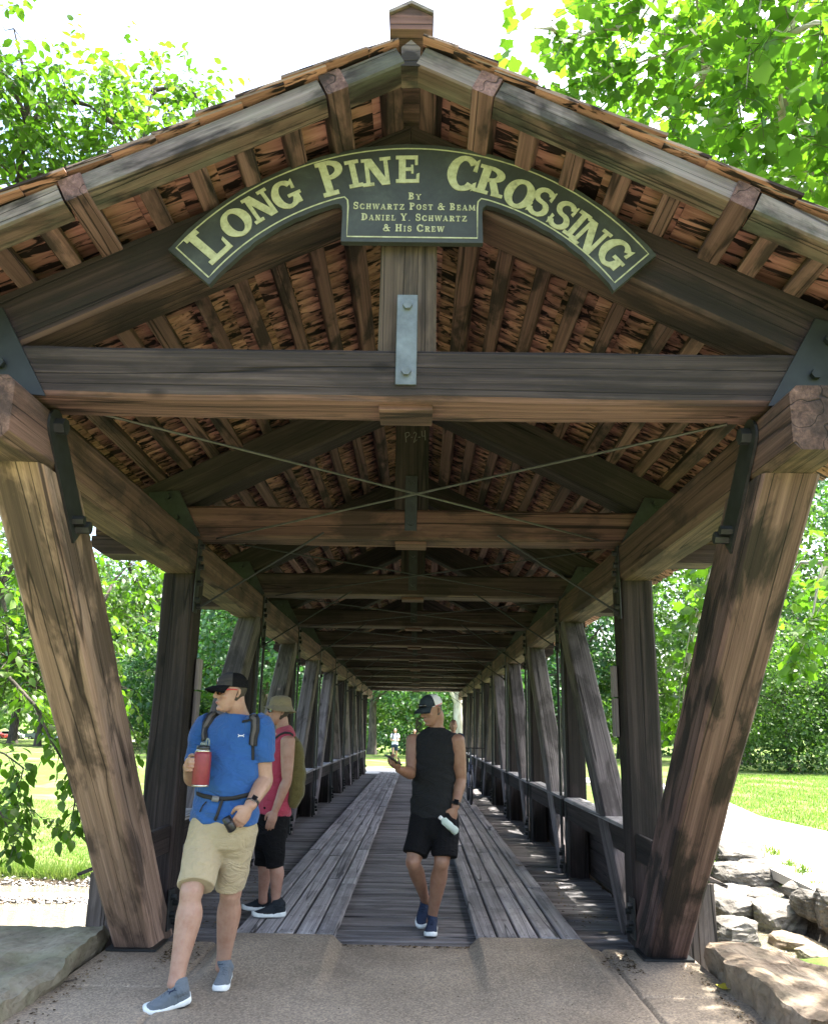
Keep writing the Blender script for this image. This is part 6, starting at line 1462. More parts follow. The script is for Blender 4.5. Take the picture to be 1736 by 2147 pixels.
body += leg_parts(hA, kA, nA, 0.88, 0.058, 0.037, 0.10, (-1, 0, 0)) + leg_parts(hB, kB, nB, 0.88, 0.058, 0.037, 0.10, (-1, 0, 0))
fuse('body', body, S3, wom, 0.0058, 3)
tp = fuse('sleeveless_top', [tube([qw(x, y) for x, y in ((572, 1705), (577, 1680), (583, 1640), (589, 1600), (594, 1560), (597, 1540), (594, 1524))],
     [(0.195, 0.150), (0.190, 0.150), (0.175, 0.143), (0.180, 0.142), (0.185, 0.120), (0.165, 0.090), (0.066, 0.064)], sd2, 24, 5, flat0=True, flat1=True)], C_pink, wom, 0.007, 4, folds(0.006, [(1.05, 0.15), (0.85, 0.1)], 4.1))
fuse('capri_trousers', [tube([qw(574, 1690), qw(568, 1735), qw(566, 1765)], [(0.18, 0.14), (0.185, 0.145), (0.17, 0.13)], sd2, 20, 5),
     tube([hA, qw(576, 1790, -0.10), qw(578, 1818, -0.10)], [0.115, 0.085, 0.074], sd2, 16, 5, flat1=True), tube([hB, qw(556, 1785, 0.10), qw(552, 1815, 0.10)], [0.115, 0.085, 0.074], sd2, 16, 5, flat1=True)], C_black, wom, 0.007, 4, folds(0.004, [(0.5, 0.1)], 5.2))
tA = onZ(528, 1922, 0.075); hA_ = tA + Vector((0.262, 0.03, 0)); shoe(wom, hA_, tA, (0, 0, 1), C_shoe_dark, C_sole, 0.262, nA, wid=0.9)
tB = onZ(507, 1908, 0.075); shoe(wom, tB+Vector((0.255, 0.045, 0)), tB, (0, 0, 1), C_shoe_dark, C_sole, 0.258, nB, wid=0.9)
# bucket hat
V, F = [], []; n = 30
prof = [(0.150, 0.008), (0.118, 0.036), (0.103, 0.052), (0.101, 0.058), (0.097, 0.09), (0.086, 0.122), (0.05, 0.138), (0.006, 0.141)]
for j, (r, z) in enumerate(prof):
    for i in range(n):
        t = 2*math.pi*i/n; wv = 1+0.05*math.sin(3*t+0.7)*(1 if j < 2 else 0); dz = (-0.020*math.cos(t-math.pi)*(1 if j == 0 else 0.4 if j == 1 else 0) + 0.012*math.sin(2*t+1)*(1 if j == 0 else 0))
        rs_ = 0.86 if j >= 2 else 0.92
        V.append(tuple(h2.p(r*rs_*wv*math.sin(t), -0.004+r*wv*math.cos(t), z+dz)))
for j in range(len(prof)-1):
    for i in range(n): F.append((j*n+i, j*n+(i+1) % n, (j+1)*n+(i+1) % n, (j+1)*n+i))
F.append(tuple((len(prof)-1)*n+i for i in range(n)))
solid('bucket_hat', V, F, C_hat, wom, None, True)
hair_back(h2, wom, C_hair, -0.07); sunglasses(h2, wom, C_lensd, C_web)
bk = empty('backpack', qw(620, 1680), 'olive canvas backpack on the pink-topped person', 'backpack')
fuse('pack_bag', [tube([qw(612, 1685, 0.0), qw(619, 1660, 0), qw(621, 1610, 0), qw(618, 1565, 0), qw(610, 1548, 0)], [(0.12, 0.05), (0.15, 0.075), (0.155, 0.075), (0.14, 0.06), (0.10, 0.04)], sd2, 18, 5, sq=3)], C_olive, bk, 0.009, 3, folds(0.004, [(1.1, 0.3)], 1.1))
bw_ = bvh_of(tp); strap('shoulder_strap', bw_, [(578, 1549), (588, 1541), (598, 1537), (608, 1538), (614, 1542)], 0.022, C_web, bk, 0.005)

# ---------------------------------------------------------------- man in black
q2 = lambda x, y, dy=0.0: onY(x, y, 7.1+dy)
mb = empty('person', onZ(903, 1965, 0.0), 'person in black sleeveless top and shorts looking down at a phone', 'person')
h3 = Head(q2(906, 1489, -0.02), (-0.80, -0.55, -0.30), (0, 0, 1), 0.98)
sd3 = Vector((1, -0.15, 0)).normalized()
body = h3.parts() + [tube([q2(914, 1545, 0.03), q2(913, 1526, 0.02), h3.p(0, -0.035, -0.06), h3.p(0, -0.02, -0.02)], [(0.085, 0.065), 0.062, 0.058, 0.056], (1, 0, 0), 14, 4)]
tb = [(910, 1712, 0.16, 0.115), (908, 1660, 0.148, 0.11), (911, 1600, 0.155, 0.115), (913, 1560, 0.165, 0.11), (914, 1540, 0.15, 0.085), (914, 1529, 0.08, 0.06)]
body += [tube([q2(x, y, 0.02) for x, y, a, b in tb], [(a, b) for x, y, a, b in tb], sd3, 18, 4)]
sR, eR, wR = q2(868, 1549, 0.05), q2(862, 1622, -0.02), q2(836, 1613, -0.24); sL, eL, wL = q2(957, 1550, -0.02), q2(966, 1634, 0.02), q2(954, 1693, -0.08)
body += arm_parts(sR, eR, wR, 0.058, 0.047, 0.030) + arm_parts(sL, eL, wL, 0.060, 0.048, 0.030)
body += hand_parts(wR, (-0.55, -0.45, 0.45), (0.35, 0.35, 0.9), (0.3, -0.9, 0.3), [0.75, 0.75, 0.75, 0.75], 1.0, tcurl=0.6)
body += hand_parts(wL, (-0.28, -0.15, -1), (-0.5, 0.8, 0), (-0.7, -0.7, 0.0), [0.62, 0.66, 0.68, 0.7], 1.02, tcurl=0.4)
hR, kR, nR = q2(888, 1715, 0.03), q2(866, 1808, -0.10), q2(891, 1884, 0.26); hL, kL, nL = q2(934, 1715, 0.0), q2(926, 1808, -0.10), q2(906, 1922, 0.12)
body += leg_parts(hR, kR, nR, 0.95, 0.062, 0.039, 0.095, (-0.1, -1, 0)) + leg_parts(hL, kL, nL, 0.97, 0.066, 0.040, 0.095, (0, -1, 0))
fuse('body', body, S2, mb, 0.0058, 3)
tk = fuse('sleeveless_shirt', [tube([q2(x, y, 0.02) for x, y in ((910, 1712), (909, 1690), (908, 1655), (911, 1600), (913, 1562), (914, 1545), (914, 1534), (914, 1524))],
     [(0.192, 0.150), (0.186, 0.148), (0.172, 0.140), (0.172, 0.140), (0.178, 0.128), (0.176, 0.100), (0.125, 0.075), (0.066, 0.064)], sd3, 26, 6, flat0=True, flat1=True)], C_tank, mb, 0.007, 4, folds(0.008, [(1.0, 0.2), (1.3, 0.1)], 6.3))
fuse('shorts', [tube([q2(911, 1690, 0.02), q2(911, 1725, 0.02), q2(909, 1750, 0.0)], [(0.175, 0.135), (0.185, 0.145), (0.18, 0.14)], sd3, 20, 5),
     tube([hR, q2(880, 1755, -0.04), q2(870, 1792, -0.09)], [(0.108, 0.13), (0.105, 0.115), (0.096, 0.10)], sd3, 18, 5, flat1=True), tube([hL, q2(934, 1758, -0.05), q2(932, 1797, -0.09)], [(0.108, 0.13), (0.108, 0.115), (0.100, 0.10)], sd3, 18, 5, flat1=True)], C_black, mb, 0.007, 4, folds(0.005, [(0.6, 0.12)], 7.7, 14))
t3 = onZ(901, 1967, 0.0); shoe(mb, t3+Vector((0.03, 0.29, 0.0)), t3, (0, 0, 1), C_navy, C_sole, 0.29, nL, tread=C_soledark)
t4 = q2(884, 1934, 0.24); h4 = q2(893, 1886, 0.40); shoe(mb, h4, t4 + (t4-h4).normalized()*0.0, (0, -0.6, 0.6), C_navy, C_sole, 0.285, nR)
cp = solid('cap', *cap_mesh(h3, 0.040, 0.010), C_capwhite, mb, None, True)
V, F = cap_mesh(h3, 0.041, 0.0, math.radians(-80), math.radians(80), 1.015)
solid('cap_front', [tuple(Vector(v)+(Vector(v)-h3.p(0, 0, 0.03)).normalized()*0.0025) for v in V], F, cloth('cap_dark_print', (0.022, 0.030, 0.036), namp=0.9), cp, None, True)
solid('cap_brim', *brim_mesh(h3), bpy.data.materials['cap_dark_print'], cp, None, True)
V, F = h3.shell(0.036, 0.042, math.radians(80), math.radians(280), 0.011, nz=1); solid('cap_trim', V, F, C_red, cp, None, True)
hair_back(h3, mb, C_hair, -0.045)
gl = [tube([h3.p(-0.05, 0.085, 0.062), h3.p(-0.02, 0.108, 0.064), h3.p(0.02, 0.108, 0.064), h3.p(0.05, 0.085, 0.062)], [(0.012, 0.006)]*4, h3.u, 8, 4)]
solid('sunglasses', *merge(gl), C_lensd, mb, None, True)
for sg in (-1, 1): solid('eye', *ellipsoid(h3.p(sg*0.032, 0.078, 0.006), (0.011, 0.011, 0.009), None, 8, 6), C_hair, mb, None, True)
solid('lips', *tube([h3.p(-0.022, 0.087, -0.0585), h3.p(0, 0.1035, -0.0585), h3.p(0.022, 0.087, -0.0585)], [(0.003, 0.0045)]*3, h3.f, 8, 4), C_lip, mb, None, True)
wd = (Vector(wL)-Vector(eL)).normalized(); wc = Vector(wL) - wd*0.03
wt = solid('watch', *tube([wc-wd*0.012, wc+wd*0.012], [(0.037, 0.031)]*2, (1, 0, 0), 18, 2, flat0=True, flat1=True), C_web, mb, None, True)
vn = (CAM-wc).normalized(); vn = (vn - wd*vn.dot(wd)).normalized(); plate('watch_case', wc+vn*0.030, wd, wd.cross(vn), vn, 0.020, 0.019, 0.011, C_screen, wt)
# phone
pa, pb = q2(810, 1584, -0.40), q2(838, 1604, -0.30); u_ = (pb-pa).normalized(); n_ = Vector((0.55, 0.30, 0.80)); n_ = (n_-u_*n_.dot(u_)).normalized(); v_ = n_.cross(u_)
ph = empty('phone', (pa+pb)/2, 'thin dark phone in the hand of the person in black', 'phone')
plate('phone_body', (pa+pb)/2, u_, v_, n_, 0.074, 0.037, 0.008, plain('phone_shell', (0.03, 0.03, 0.032), 0.35, 0.2), ph); plate('phone_screen', (pa+pb)/2+n_*0.0083, u_, v_, n_, 0.069, 0.033, 0.0008, C_screen, ph)
# crushed clear water bottle
def clear_plastic():
    m, nt, bs = newmat('clear_plastic'); bs.inputs['Base Color'].default_value = (0.80, 0.92, 0.86, 1); bs.inputs['Roughness'].default_value = 0.12; bs.inputs['Transmission Weight'].default_value = 0.55; bs.inputs['IOR'].default_value = 1.3
    v, _ = obj_coord(nt, (1, 1, 1), False); bump(nt, bs, noise_n(nt, v, 60, 3), 0.5, 0.006); return m
w0, w1 = q2(958, 1745, -0.15), q2(921, 1712, -0.20); wl = (w1-w0).length
wb = empty('water_bottle', w0, 'crumpled clear plastic water bottle in the lowered hand of the person in black', 'bottle')
lathe('bottle_body', w0, w1, [(0, 0.020), (0.006, 0.030), (0.03, 0.032), (0.055, 0.027), (0.08, 0.031), (0.11, 0.029), (0.14, 0.030), (wl-0.035, 0.016), (wl-0.02, 0.013)], clear_plastic(), wb, 14)
lathe('bottle_cap', w0, w1, [(wl-0.022, 0.0145), (wl-0.02, 0.0155), (wl-0.004, 0.0155), (wl-0.002, 0.012)], C_white, wb, 14)

# ---------------------------------------------------------------- people further off
def walker(name, label, pos, H, face, skin_m, top_m, bot_m, hair_m, voxel=0.012, arms='bent', long_hair=True, step=0.12):
    t = empty(name, pos, label, 'person'); b = Vector(pos); k = H/1.70; f = Vector(face).normalized(); r = Vector((f.y, -f.x, 0)); W_ = lambda s_, d, z: b + r*s_*k + f*d*k + Vector((0, 0, z*k))
    h = Head(W_(0, 0.02, 1.575), f, k=k*0.95)
    bd_ = h.parts() + [tube([W_(0, 0, 1.36), W_(0, 0, 1.45), W_(0, 0.01, 1.52)], [(0.07*k, 0.06*k), 0.052*k, 0.05*k], r, 12, 3)]
    bd_ += [tube([W_(0, 0, z) for z in (0.88, 1.05, 1.25, 1.37)], [(0.155*k, 0.11*k), (0.135*k, 0.10*k), (0.155*k, 0.105*k), (0.13*k, 0.075*k)], r, 14, 4)]
    for sg in (-1, 1):
        sh_ = W_(sg*0.175, 0, 1.36); el = W_(sg*0.215, -0.03, 1.09)
        wr_ = W_(sg*0.10, 0.24, 1.08) if arms == 'bent' else W_(sg*0.22, 0.06, 0.86)
        bd_ += arm_parts(sh_, el, wr_, 0.047*k, 0.04*k, 0.025*k) + hand_parts(wr_, (wr_-el), (-sg, 0, 0.2), (0, 0, 1), 0.4, 0.95*k)
        d = sg*step; bd_ += leg_parts(W_(sg*0.085, 0, 0.86), W_(sg*0.09, d*0.5+0.02, 0.47), W_(sg*0.085, d-0.02, 0.08), 0.9*k, 0.056*k, 0.036*k, 0.085*k, f)
    fuse('body', bd_, skin_m, t, voxel, 2)
    tp_ = [tube([W_(0, 0, z) for z in (0.84, 1.0, 1.22, 1.34, 1.42)], [(0.185*k, 0.14*k), (0.17*k, 0.13*k), (0.18*k, 0.135*k), (0.165*k, 0.10*k), (0.06*k, 0.06*k)], r, 18, 4, flat0=True, flat1=True)]
    for sg in (-1, 1): tp_.append(tube([W_(sg*0.12, 0, 1.37), W_(sg*0.18, 0, 1.34), W_(sg*0.205, -0.01, 1.20)], [0.06*k, 0.066*k, 0.058*k], r, 12, 4, flat1=True))
    fuse('top', tp_, top_m, t, voxel, 3)
    bt_ = [tube([W_(0, 0, z) for z in (0.95, 0.86, 0.78)], [(0.16*k, 0.12*k), (0.18*k, 0.14*k), (0.175*k, 0.13*k)], r, 16, 4)]
    for sg in (-1, 1): bt_.append(tube([W_(sg*0.085, 0, 0.84), W_(sg*0.092, sg*step*0.3, 0.55)], [0.10*k, 0.088*k], r, 14, 4, flat1=True))
    fuse('shorts', bt_, bot_m, t, voxel, 3)
    if long_hair: fuse('hair', [tube([h.p(0, -0.03, 0.10), h.p(0, -0.045, 0.04), h.p(0, -0.06, -0.05), h.p(0, -0.055, -0.12)], [(0.06, 0.05), (0.083, 0.075), (0.085, 0.05), (0.05, 0.03)], h.r, 14, 4)], hair_m, t, voxel*0.8, 2)
    else: hair_back(h, t, hair_m)
    for sg in (-1, 1): heel = W_(sg*0.085, sg*step-0.09, 0.0); shoe(t, heel, heel+f*0.26*k, (0, 0, 1), C_capgrey, C_sole, 0.26*k, None, laces=False)
    return t
stripe, nt_, bs_ = newmat('striped_jersey')
tc_ = N(nt_, 'ShaderNodeTexCoord'); wv_ = N(nt_, 'ShaderNodeTexWave', bands_direction='Z'); wv_.inputs['Scale'].default_value = 4.5; L(nt_, tc_.outputs['Object'], wv_.inputs['Vector'])
rr_ = ramp(nt_, [(0.70, (0.72, 0.72, 0.75)), (0.78, (0.10, 0.13, 0.30))]); L(nt_, wv_.outputs['Fac'], rr_.inputs[0]); L(nt_, rr_.outputs[0], bs_.inputs['Base Color']); bs_.inputs['Roughness'].default_value = 0.9
px_, py_ = onY(828, 1560, 46).x, 46.0
w1_ = walker('person', 'distant walker in striped white top and navy shorts beyond the far mouth', (px_, py_, hz(px_, py_)), 1.68, (0.1, -1, 0), S1, stripe, C_navy, C_hair2)
bkp = empty('backpack', (px_, py_+0.2, 1.1), 'small backpack with dark straps on the distant striped walker', 'backpack'); z0_ = hz(px_, py_)
fuse('pack_bag', [tube([(px_, py_+0.20, z0_+z) for z in (0.95, 1.15, 1.36)], [(0.13, 0.07), (0.15, 0.09), (0.11, 0.06)], (1, 0, 0), 12, 3)], C_black, bkp, 0.015, 2)
for sg in (-1, 1): solid('shoulder_strap', *tube([(px_+sg*0.09, py_+0.10, z0_+1.40), (px_+sg*0.10, py_-0.06, z0_+1.42), (px_+sg*0.115, py_-0.135, z0_+1.27), (px_+sg*0.14, py_-0.08, z0_+1.06)], [(0.022, 0.008)]*4, (1, 0, 0), 8, 4), C_web, bkp, None, True)
px2 = onY(869, 1560, 47).x; walker('person', 'distant walker in red mostly hidden behind the raised arm of the person in black', (px2, 47.0, hz(px2, 47.0)), 1.64, (-0.1, -1, 0), S3, cloth('red_jersey', (0.45, 0.05, 0.06)), C_black, C_hair, arms='down')
cyc = walker('person', 'brown-haired person pushing a bicycle behind the person in black', (onY(950, 1600, 18.9).x, 18.9, 0.066), 1.70, (0.0, -1, 0), S3, C_navy, C_black, C_hair2, 0.010, arms='bent')
# bicycle
bx_, by_ = onY(986, 1640, 18.4).x, 18.4; bz = 0.066
bike = empty('bicycle', (bx_, by_, bz), 'black bicycle seen end-on being walked along the plank runner', 'bicycle')
M['bike'] = plain('bike_paint', (0.03, 0.045, 0.09), 0.35); M['rubber'] = C_soledark
def wheel(y_):
    V, F = [], []; R_, r_ = 0.33, 0.022; n, m = 36, 8
    for i in range(n):
        a = 2*math.pi*i/n
        for j in range(m):
            b = 2*math.pi*j/m; V.append((bx_+r_*math.cos(b), y_+(R_+r_*math.sin(b))*math.cos(a), bz+R_+r_+(R_+r_*math.sin(b))*math.sin(a)))
    for i in range(n):
        for j in range(m): F.append((i*m+j, i*m+(j+1) % m, ((i+1) % n)*m+(j+1) % m, ((i+1) % n)*m+j))
    w_ = solid('wheel', V, F, C_soledark, bike, None, True); c = Vector((bx_, y_, bz+0.352))
    for i in range(14):
        a = 2*math.pi*i/14; cyl('spoke', c+Vector((0.012*(1 if i % 2 else -1), 0, 0)), c+Vector((0, 0.32*math.cos(a), 0.32*math.sin(a))), 0.0018, C_watch, w_, 4)
    cyl('hub', c-Vector((0.05, 0, 0)), c+Vector((0.05, 0, 0)), 0.02, C_watch, w_, 8); return c
wf_, wr2 = wheel(by_-0.25), wheel(by_+0.80)
hd, st0, bb = Vector((bx_, by_-0.05, bz+0.92)), Vector((bx_, by_+0.52, bz+0.86)), Vector((bx_, by_+0.38, bz+0.30))
for a, b, r_ in ((hd-Vector((0, 0.02, 0.14)), bb, 0.018), (hd-Vector((0, 0, 0.05)), st0-Vector((0, 0, 0.08)), 0.016), (st0-Vector((0, 0, 0.05)), bb, 0.016), (bb, wr2, 0.011), (st0-Vector((0, 0, 0.08)), wr2, 0.009)): cyl('frame_tube', a, b, r_, 'bike', bike, 8)
for sg in (-1, 1): cyl('fork_blade', hd-Vector((-sg*0.03, 0.02, 0.14)), wf_+Vector((sg*0.055, 0, 0)), 0.011, 'bike', bike, 8)
cyl('stem', hd-Vector((0, 0.02, 0.14)), hd+Vector((0, -0.03, 0.20)), 0.014, 'bike', bike, 8)
cyl('handlebar', hd+Vector((-0.30, -0.02, 0.20)), hd+Vector((0.30, -0.02, 0.20)), 0.013, C_web, bike, 8)
solid('saddle', *tube([st0+Vector((0, -0.14, 0.06)), st0+Vector((0, 0, 0.06)), st0+Vector((0, 0.12, 0.07))], [(0.02, 0.02), (0.045, 0.025), (0.075, 0.03)], (1, 0, 0), 12, 4), C_web, bike, None, True)
cyl('seat_post', st0-Vector((0, 0, 0.1)), st0+Vector((0, 0, 0.05)), 0.013, C_watch, bike, 8)
# ================================================================ SIGN
SY = 3.715; SC = Vector((0.036, 0, 2.962)); R_O, R_I = 1.486, 1.197
def sign_mat():
    m, nt, bs = newmat('sign_dark_paint'); v, _ = obj_coord(nt, (1, 1, 1), False)
    n = noise_n(nt, v, 3.5, 6, 0.65, 0.4); n2 = noise_n(nt, v, 40, 4, 0.6)
    r = ramp(nt, [(0.3, (0.012, 0.014, 0.013)), (0.55, (0.026, 0.031, 0.027)), (0.8, (0.06, 0.072, 0.06))]); L(nt, n, r.inputs[0])
    L(nt, mixc(nt, 0.3, r.outputs[0], n2, 'OVERLAY'), bs.inputs['Base Color']); bs.inputs['Roughness'].default_value = 0.6; bump(nt, bs, n2, 0.2, 0.004); return m
def cream_mat():
    m, nt, bs = newmat('sign_cream_paint'); v, _ = obj_coord(nt, (1, 1, 1), False)
    n = noise_n(nt, v, 30, 5, 0.7); r = ramp(nt, [(0.25, (0.15, 0.15, 0.09)), (0.45, (0.30, 0.31, 0.18)), (0.75, (0.42, 0.43, 0.28))]); L(nt, n, r.inputs[0])
    L(nt, r.outputs[0], bs.inputs['Base Color']); bs.inputs['Roughness'].default_value = 0.7; return m
M['sign'], M['cream'] = sign_mat(), cream_mat()
sign = empty('wooden_sign', (SC.x, SY, 3.62), 'dark arched wooden sign with cream lettering hung under the gable peak', 'sign')
def outline(ins=0.0, n=40):
    ro, ri, tz, hw = R_O-ins, R_I+ins, 3.880+ins, 0.352-ins
    ao, ai = math.radians(54.6)-ins/R_O*1.1, math.radians(56.3)-ins/R_I*1.25
    P_ = [(ro*math.sin(a), ro*math.cos(a)) for a in np.linspace(-ao, ao, n)] + [(ri*math.sin(a), ri*math.cos(a)) for a in np.linspace(ai, math.asin((hw+0.055)/ri), n//2)]
    top = math.sqrt(ri*ri-(hw+0.055)**2)
    P_ += [(hw+0.02, top+0.008), (hw+0.004, top-0.01), (hw, top-0.045), (hw, tz-SC.z), (-hw, tz-SC.z), (-hw, top-0.045), (-hw-0.004, top-0.01), (-hw-0.02, top+0.008)]
    P_ += [(ri*math.sin(a), ri*math.cos(a)) for a in np.linspace(-math.asin((hw+0.055)/ri), -ai, n//2)]
    return P_
ol = outline()
rs4 = random.Random(4); ol = [(x+rs4.uniform(-.003, .003), z+rs4.uniform(-.003, .003)) for x, z in ol]
V = [(SC.x+x, SY, SC.z+z) for x, z in ol] + [(SC.x+x, SY+0.036, SC.z+z) for x, z in ol]; n = len(ol)
solid('sign_board', V, [tuple(range(n)), tuple(range(2*n-1, n-1, -1))] + [((i+1) % n, i, n+i, n+(i+1) % n) for i in range(n)], M['sign'], sign)
# painted border line, a thin raised bead
def ribbon2d(P_, w, y, closed=True):
    V, F = [], []; m = len(P_)
    for i in range(m):
        a, b = Vector(P_[(i-1) % m] if closed or i > 0 else P_[i]), Vector(P_[(i+1) % m] if closed or i < m-1 else P_[i])
        t = (b-a).normalized(); nn = Vector((-t.y, t.x))*w/2; p = Vector(P_[i])
        V += [(p.x-nn.x, y, p.y-nn.y), (p.x+nn.x, y, p.y+nn.y)]
    for i in range(m if closed else m-1): j = (i+1) % m; F.append((2*i, 2*i+1, 2*j+1, 2*j))
    return V, F
V, F = ribbon2d([(SC.x+x, SC.z+z) for x, z in outline(0.026)], 0.0075, SY-0.002); solid('border_line', V, F, M['cream'], sign)
# slab-serif letters from filled pieces in a unit box
def rc(x0, y0, x1, y1): return [(x0, y0), (x1, y0), (x1, y1), (x0, y1)]
def arc(cx, cy, ro, so, ri, si, a0, a1, n=14):
    out = []; A = [math.radians(a0+(a1-a0)*i/n) for i in range(n+1)]
    for a, b in zip(A[:-1], A[1:]): out.append([(cx+ri*math.cos(a), cy+si*math.sin(a)), (cx+ro*math.cos(a), cy+so*math.sin(a)), (cx+ro*math.cos(b), cy+so*math.sin(b)), (cx+ri*math.cos(b), cy+si*math.sin(b))])
    return out
stem = rc(.14, 0, .42, 1)
bowl = arc(.42, .725, .53, .275, .25, .155, -90, 90)
GL = {
 'I': [rc(.32, 0, .68, 1), rc(.08, 0, .92, .12), rc(.08, .88, .92, 1)],
 'L': [stem, rc(.02, .88, .58, 1), rc(.02, 0, .98, .13), [(.84, .1), (.98, .1), (1.0, .38), (.9, .34)]],
 'N': [rc(.10, 0, .24, 1), rc(.76, 0, .90, 1), [(.62, 0), (.90, 0), (.36, 1), (.06, 1)], rc(0, .89, .30, 1), rc(-.02, 0, .36, .11), rc(.64, .89, 1.02, 1)],
 'E': [stem, rc(.02, .87, .92, 1), rc(.02, 0, .96, .13), rc(.4, .44, .72, .56), rc(.80, .66, .92, .9), [(.84, .1), (.96, .1), (.98, .36), (.86, .32)], rc(.64, .35, .74, .65)],
 'P': [stem, rc(.02, 0, .58, .12), rc(.02, .88, .44, 1)] + bowl,
 'R': [stem, rc(.02, 0, .54, .12), rc(.02, .88, .44, 1)] + bowl + [[(.46, .48), (.72, .48), (.98, .02), (.70, .02)], rc(.66, 0, 1.06, .12)],
 'O': arc(.5, .5, .52, .52, .22, .38, 0, 360, 30),
 'C': arc(.52, .5, .52, .52, .22, .38, 40, 322, 24) + [[(.80, .62), (.93, .60), (.95, .98), (.86, .92)], [(.84, .02), (.98, .14), (.97, .30), (.86, .24)]],
 'G': arc(.52, .5, .52, .52, .22, .38, 40, 330, 24) + [[(.80, .64), (.93, .62), (.95, .98), (.86, .92)], rc(.56, .36, 1.06, .47), rc(.72, .06, .97, .42)],
 'S': arc(.5, .735, .46, .285, .20, .15, 15, 275, 16) + arc(.5, .275, .50, .30, .22, .165, 95, -165, 16) + [[(.78, .66), (.92, .62), (.94, .99), (.86, .96)], [(.08, .01), (.16, .04), (.22, .34), (.08, .38)]],
 'B': [stem, rc(.02, 0, .46, .1), rc(.02, .9, .44, 1)] + arc(.42, .745, .46, .255, .22, .14, -90, 90, 10) + arc(.42, .26, .52, .26, .26, .15, -90, 90, 10),
 'Y': [[(.40, .48), (.62, .48), (.26, 1), (.02, 1)], [(.46, .5), (.58, .5), (.96, 1), (.82, 1)], rc(.38, 0, .64, .52), rc(.24, 0, .78, .1), rc(-.02, .91, .4, 1), rc(.66, .91, 1.02, 1)],
 'H': [rc(.10, 0, .34, 1), rc(.66, 0, .90, 1), rc(.3, .45, .7, .56), rc(.02, 0, .42, .1), rc(.58, 0, .98, .1), rc(.02, .9, .42, 1), rc(.58, .9, .98, 1)],
 'W': [[(.20, 0), (.34, 0), (.22, 1), (.0, 1)], [(.26, 0), (.34, 0), (.54, 1), (.46, 1)], [(.62, 0), (.76, 0), (.62, 1), (.42, 1)], [(.66, 0), (.76, 0), (1.0, 1), (.90, 1)], rc(-.06, .91, .30, 1), rc(.80, .91, 1.06, 1)],
 'A': [[(.06, 0), (.18, 0), (.52, 1), (.42, 1)], [(.66, 0), (.94, 0), (.62, 1), (.42, 1)], rc(.24, .3, .72, .4), rc(-.04, 0, .30, .1), rc(.58, 0, 1.04, .1)],
 'T': [rc(.37, 0, .63, 1), rc(.22, 0, .78, .1), rc(.02, .88, .98, 1), rc(.02, .68, .13, .9), rc(.87, .68, .98, .9)],
 'Z': [rc(.04, .88, .94, 1), rc(.04, 0, .98, .12), [(.04, .06), (.34, .06), (.94, .94), (.64, .94)], rc(.04, .70, .15, .9), rc(.87, .1, .98, .32)],
 'M': [rc(.08, 0, .20, 1), rc(.78, 0, .98, 1), [(.44, .1), (.54, .1), (.30, 1), (.08, 1)], [(.44, .1), (.54, .1), (.96, 1), (.82, 1)], rc(-.02, 0, .30, .1), rc(.70, 0, 1.06, .1)],
 'D': [stem, rc(.02, 0, .46, .1), rc(.02, .9, .46, 1)] + arc(.40, .5, .58, .5, .28, .38, -90, 90, 14),
 '&': arc(.42, .76, .24, .24, .10, .13, 0, 360, 14) + arc(.40, .27, .40, .28, .20, .15, 60, 350, 16) + [[(.30, .62), (.48, .66), (.98, .02), (.76, .0)], rc(.62, .46, 1.02, .54)],
 '.': [rc(.30, 0, .70, .14)],
}
def letter(ch, c, ang, w, h, parent=sign, y=SY, mat=None, dep=0.004):
    """c: centre in the sign plane (x, z); ang: lean to the right"""
    V, F = [], []; ca, sa = math.cos(ang), math.sin(ang)
    for pi_, poly in enumerate(GL[ch]):
        o = len(V); yy = y - dep - 0.0002*(pi_ % 7)
        # even out the winding
        ar = sum(poly[i][0]*poly[(i+1) % len(poly)][1]-poly[(i+1) % len(poly)][0]*poly[i][1] for i in range(len(poly)))
        if ar < 0: poly = poly[::-1]
        m = len(poly)
        for d_ in (yy, y-0.0005):
            for a, b in poly:
                jx = 0.012*noise.noise(Vector((a*5+c[0]*9, b*5+c[1]*7, 1.3))); jz = 0.012*noise.noise(Vector((a*6+c[0]*7, b*6+c[1]*5, 5.1)))
                u_, v_ = (a-0.5+jx)*w, (b-0.5+jz)*h; V.append((c[0]+u_*ca+v_*sa, d_, c[1]-u_*sa+v_*ca))
        F.append(tuple(range(o, o+m))); F += [(o+(i+1) % m, o+i, o+m+i, o+m+(i+1) % m) for i in range(m)]
    return solid('letter', V, F, mat or M['cream'], parent)
for ch, zx, zy, h, w in (('L', 150, 365, .205, .150), ('O', 250, 297, .160, .150), ('N', 331, 236, .160, .140), ('G', 420, 203, .160, .140), ('P', 580, 140, .205, .145), ('I', 655, 131, .160, .085), ('N', 735, 129, .160, .150), ('E', 840, 118, .160, .125),
                     ('C', 1030, 130, .200, .160), ('R', 1122, 160, .165, .150), ('O', 1217, 214, .165, .150), ('S', 1292, 236, .165, .115), ('S', 1362, 285, .165, .115), ('I', 1412, 316, .165, .080), ('N', 1452, 362, .165, .145), ('G', 1543, 408, .165, .145)):
    p = onY((600+1.0657*zx)/1.749, (500+1.0657*zy)/1.749, SY); v_ = Vector((p.x-SC.x, p.z-SC.z)); a = math.atan2(v_.x, v_.y); r = 0.5*v_.length + 0.5*1.343
    letter(ch, (SC.x+r*math.sin(a), SC.z+r*math.cos(a)), a, w, h)
WID = {'I': .5, 'W': 1.35, 'M': 1.25, '.': .45, '&': 1.1, 'E': .85, 'L': .85, 'S': .8, 'P': .88, 'B': .88, 'T': .92}
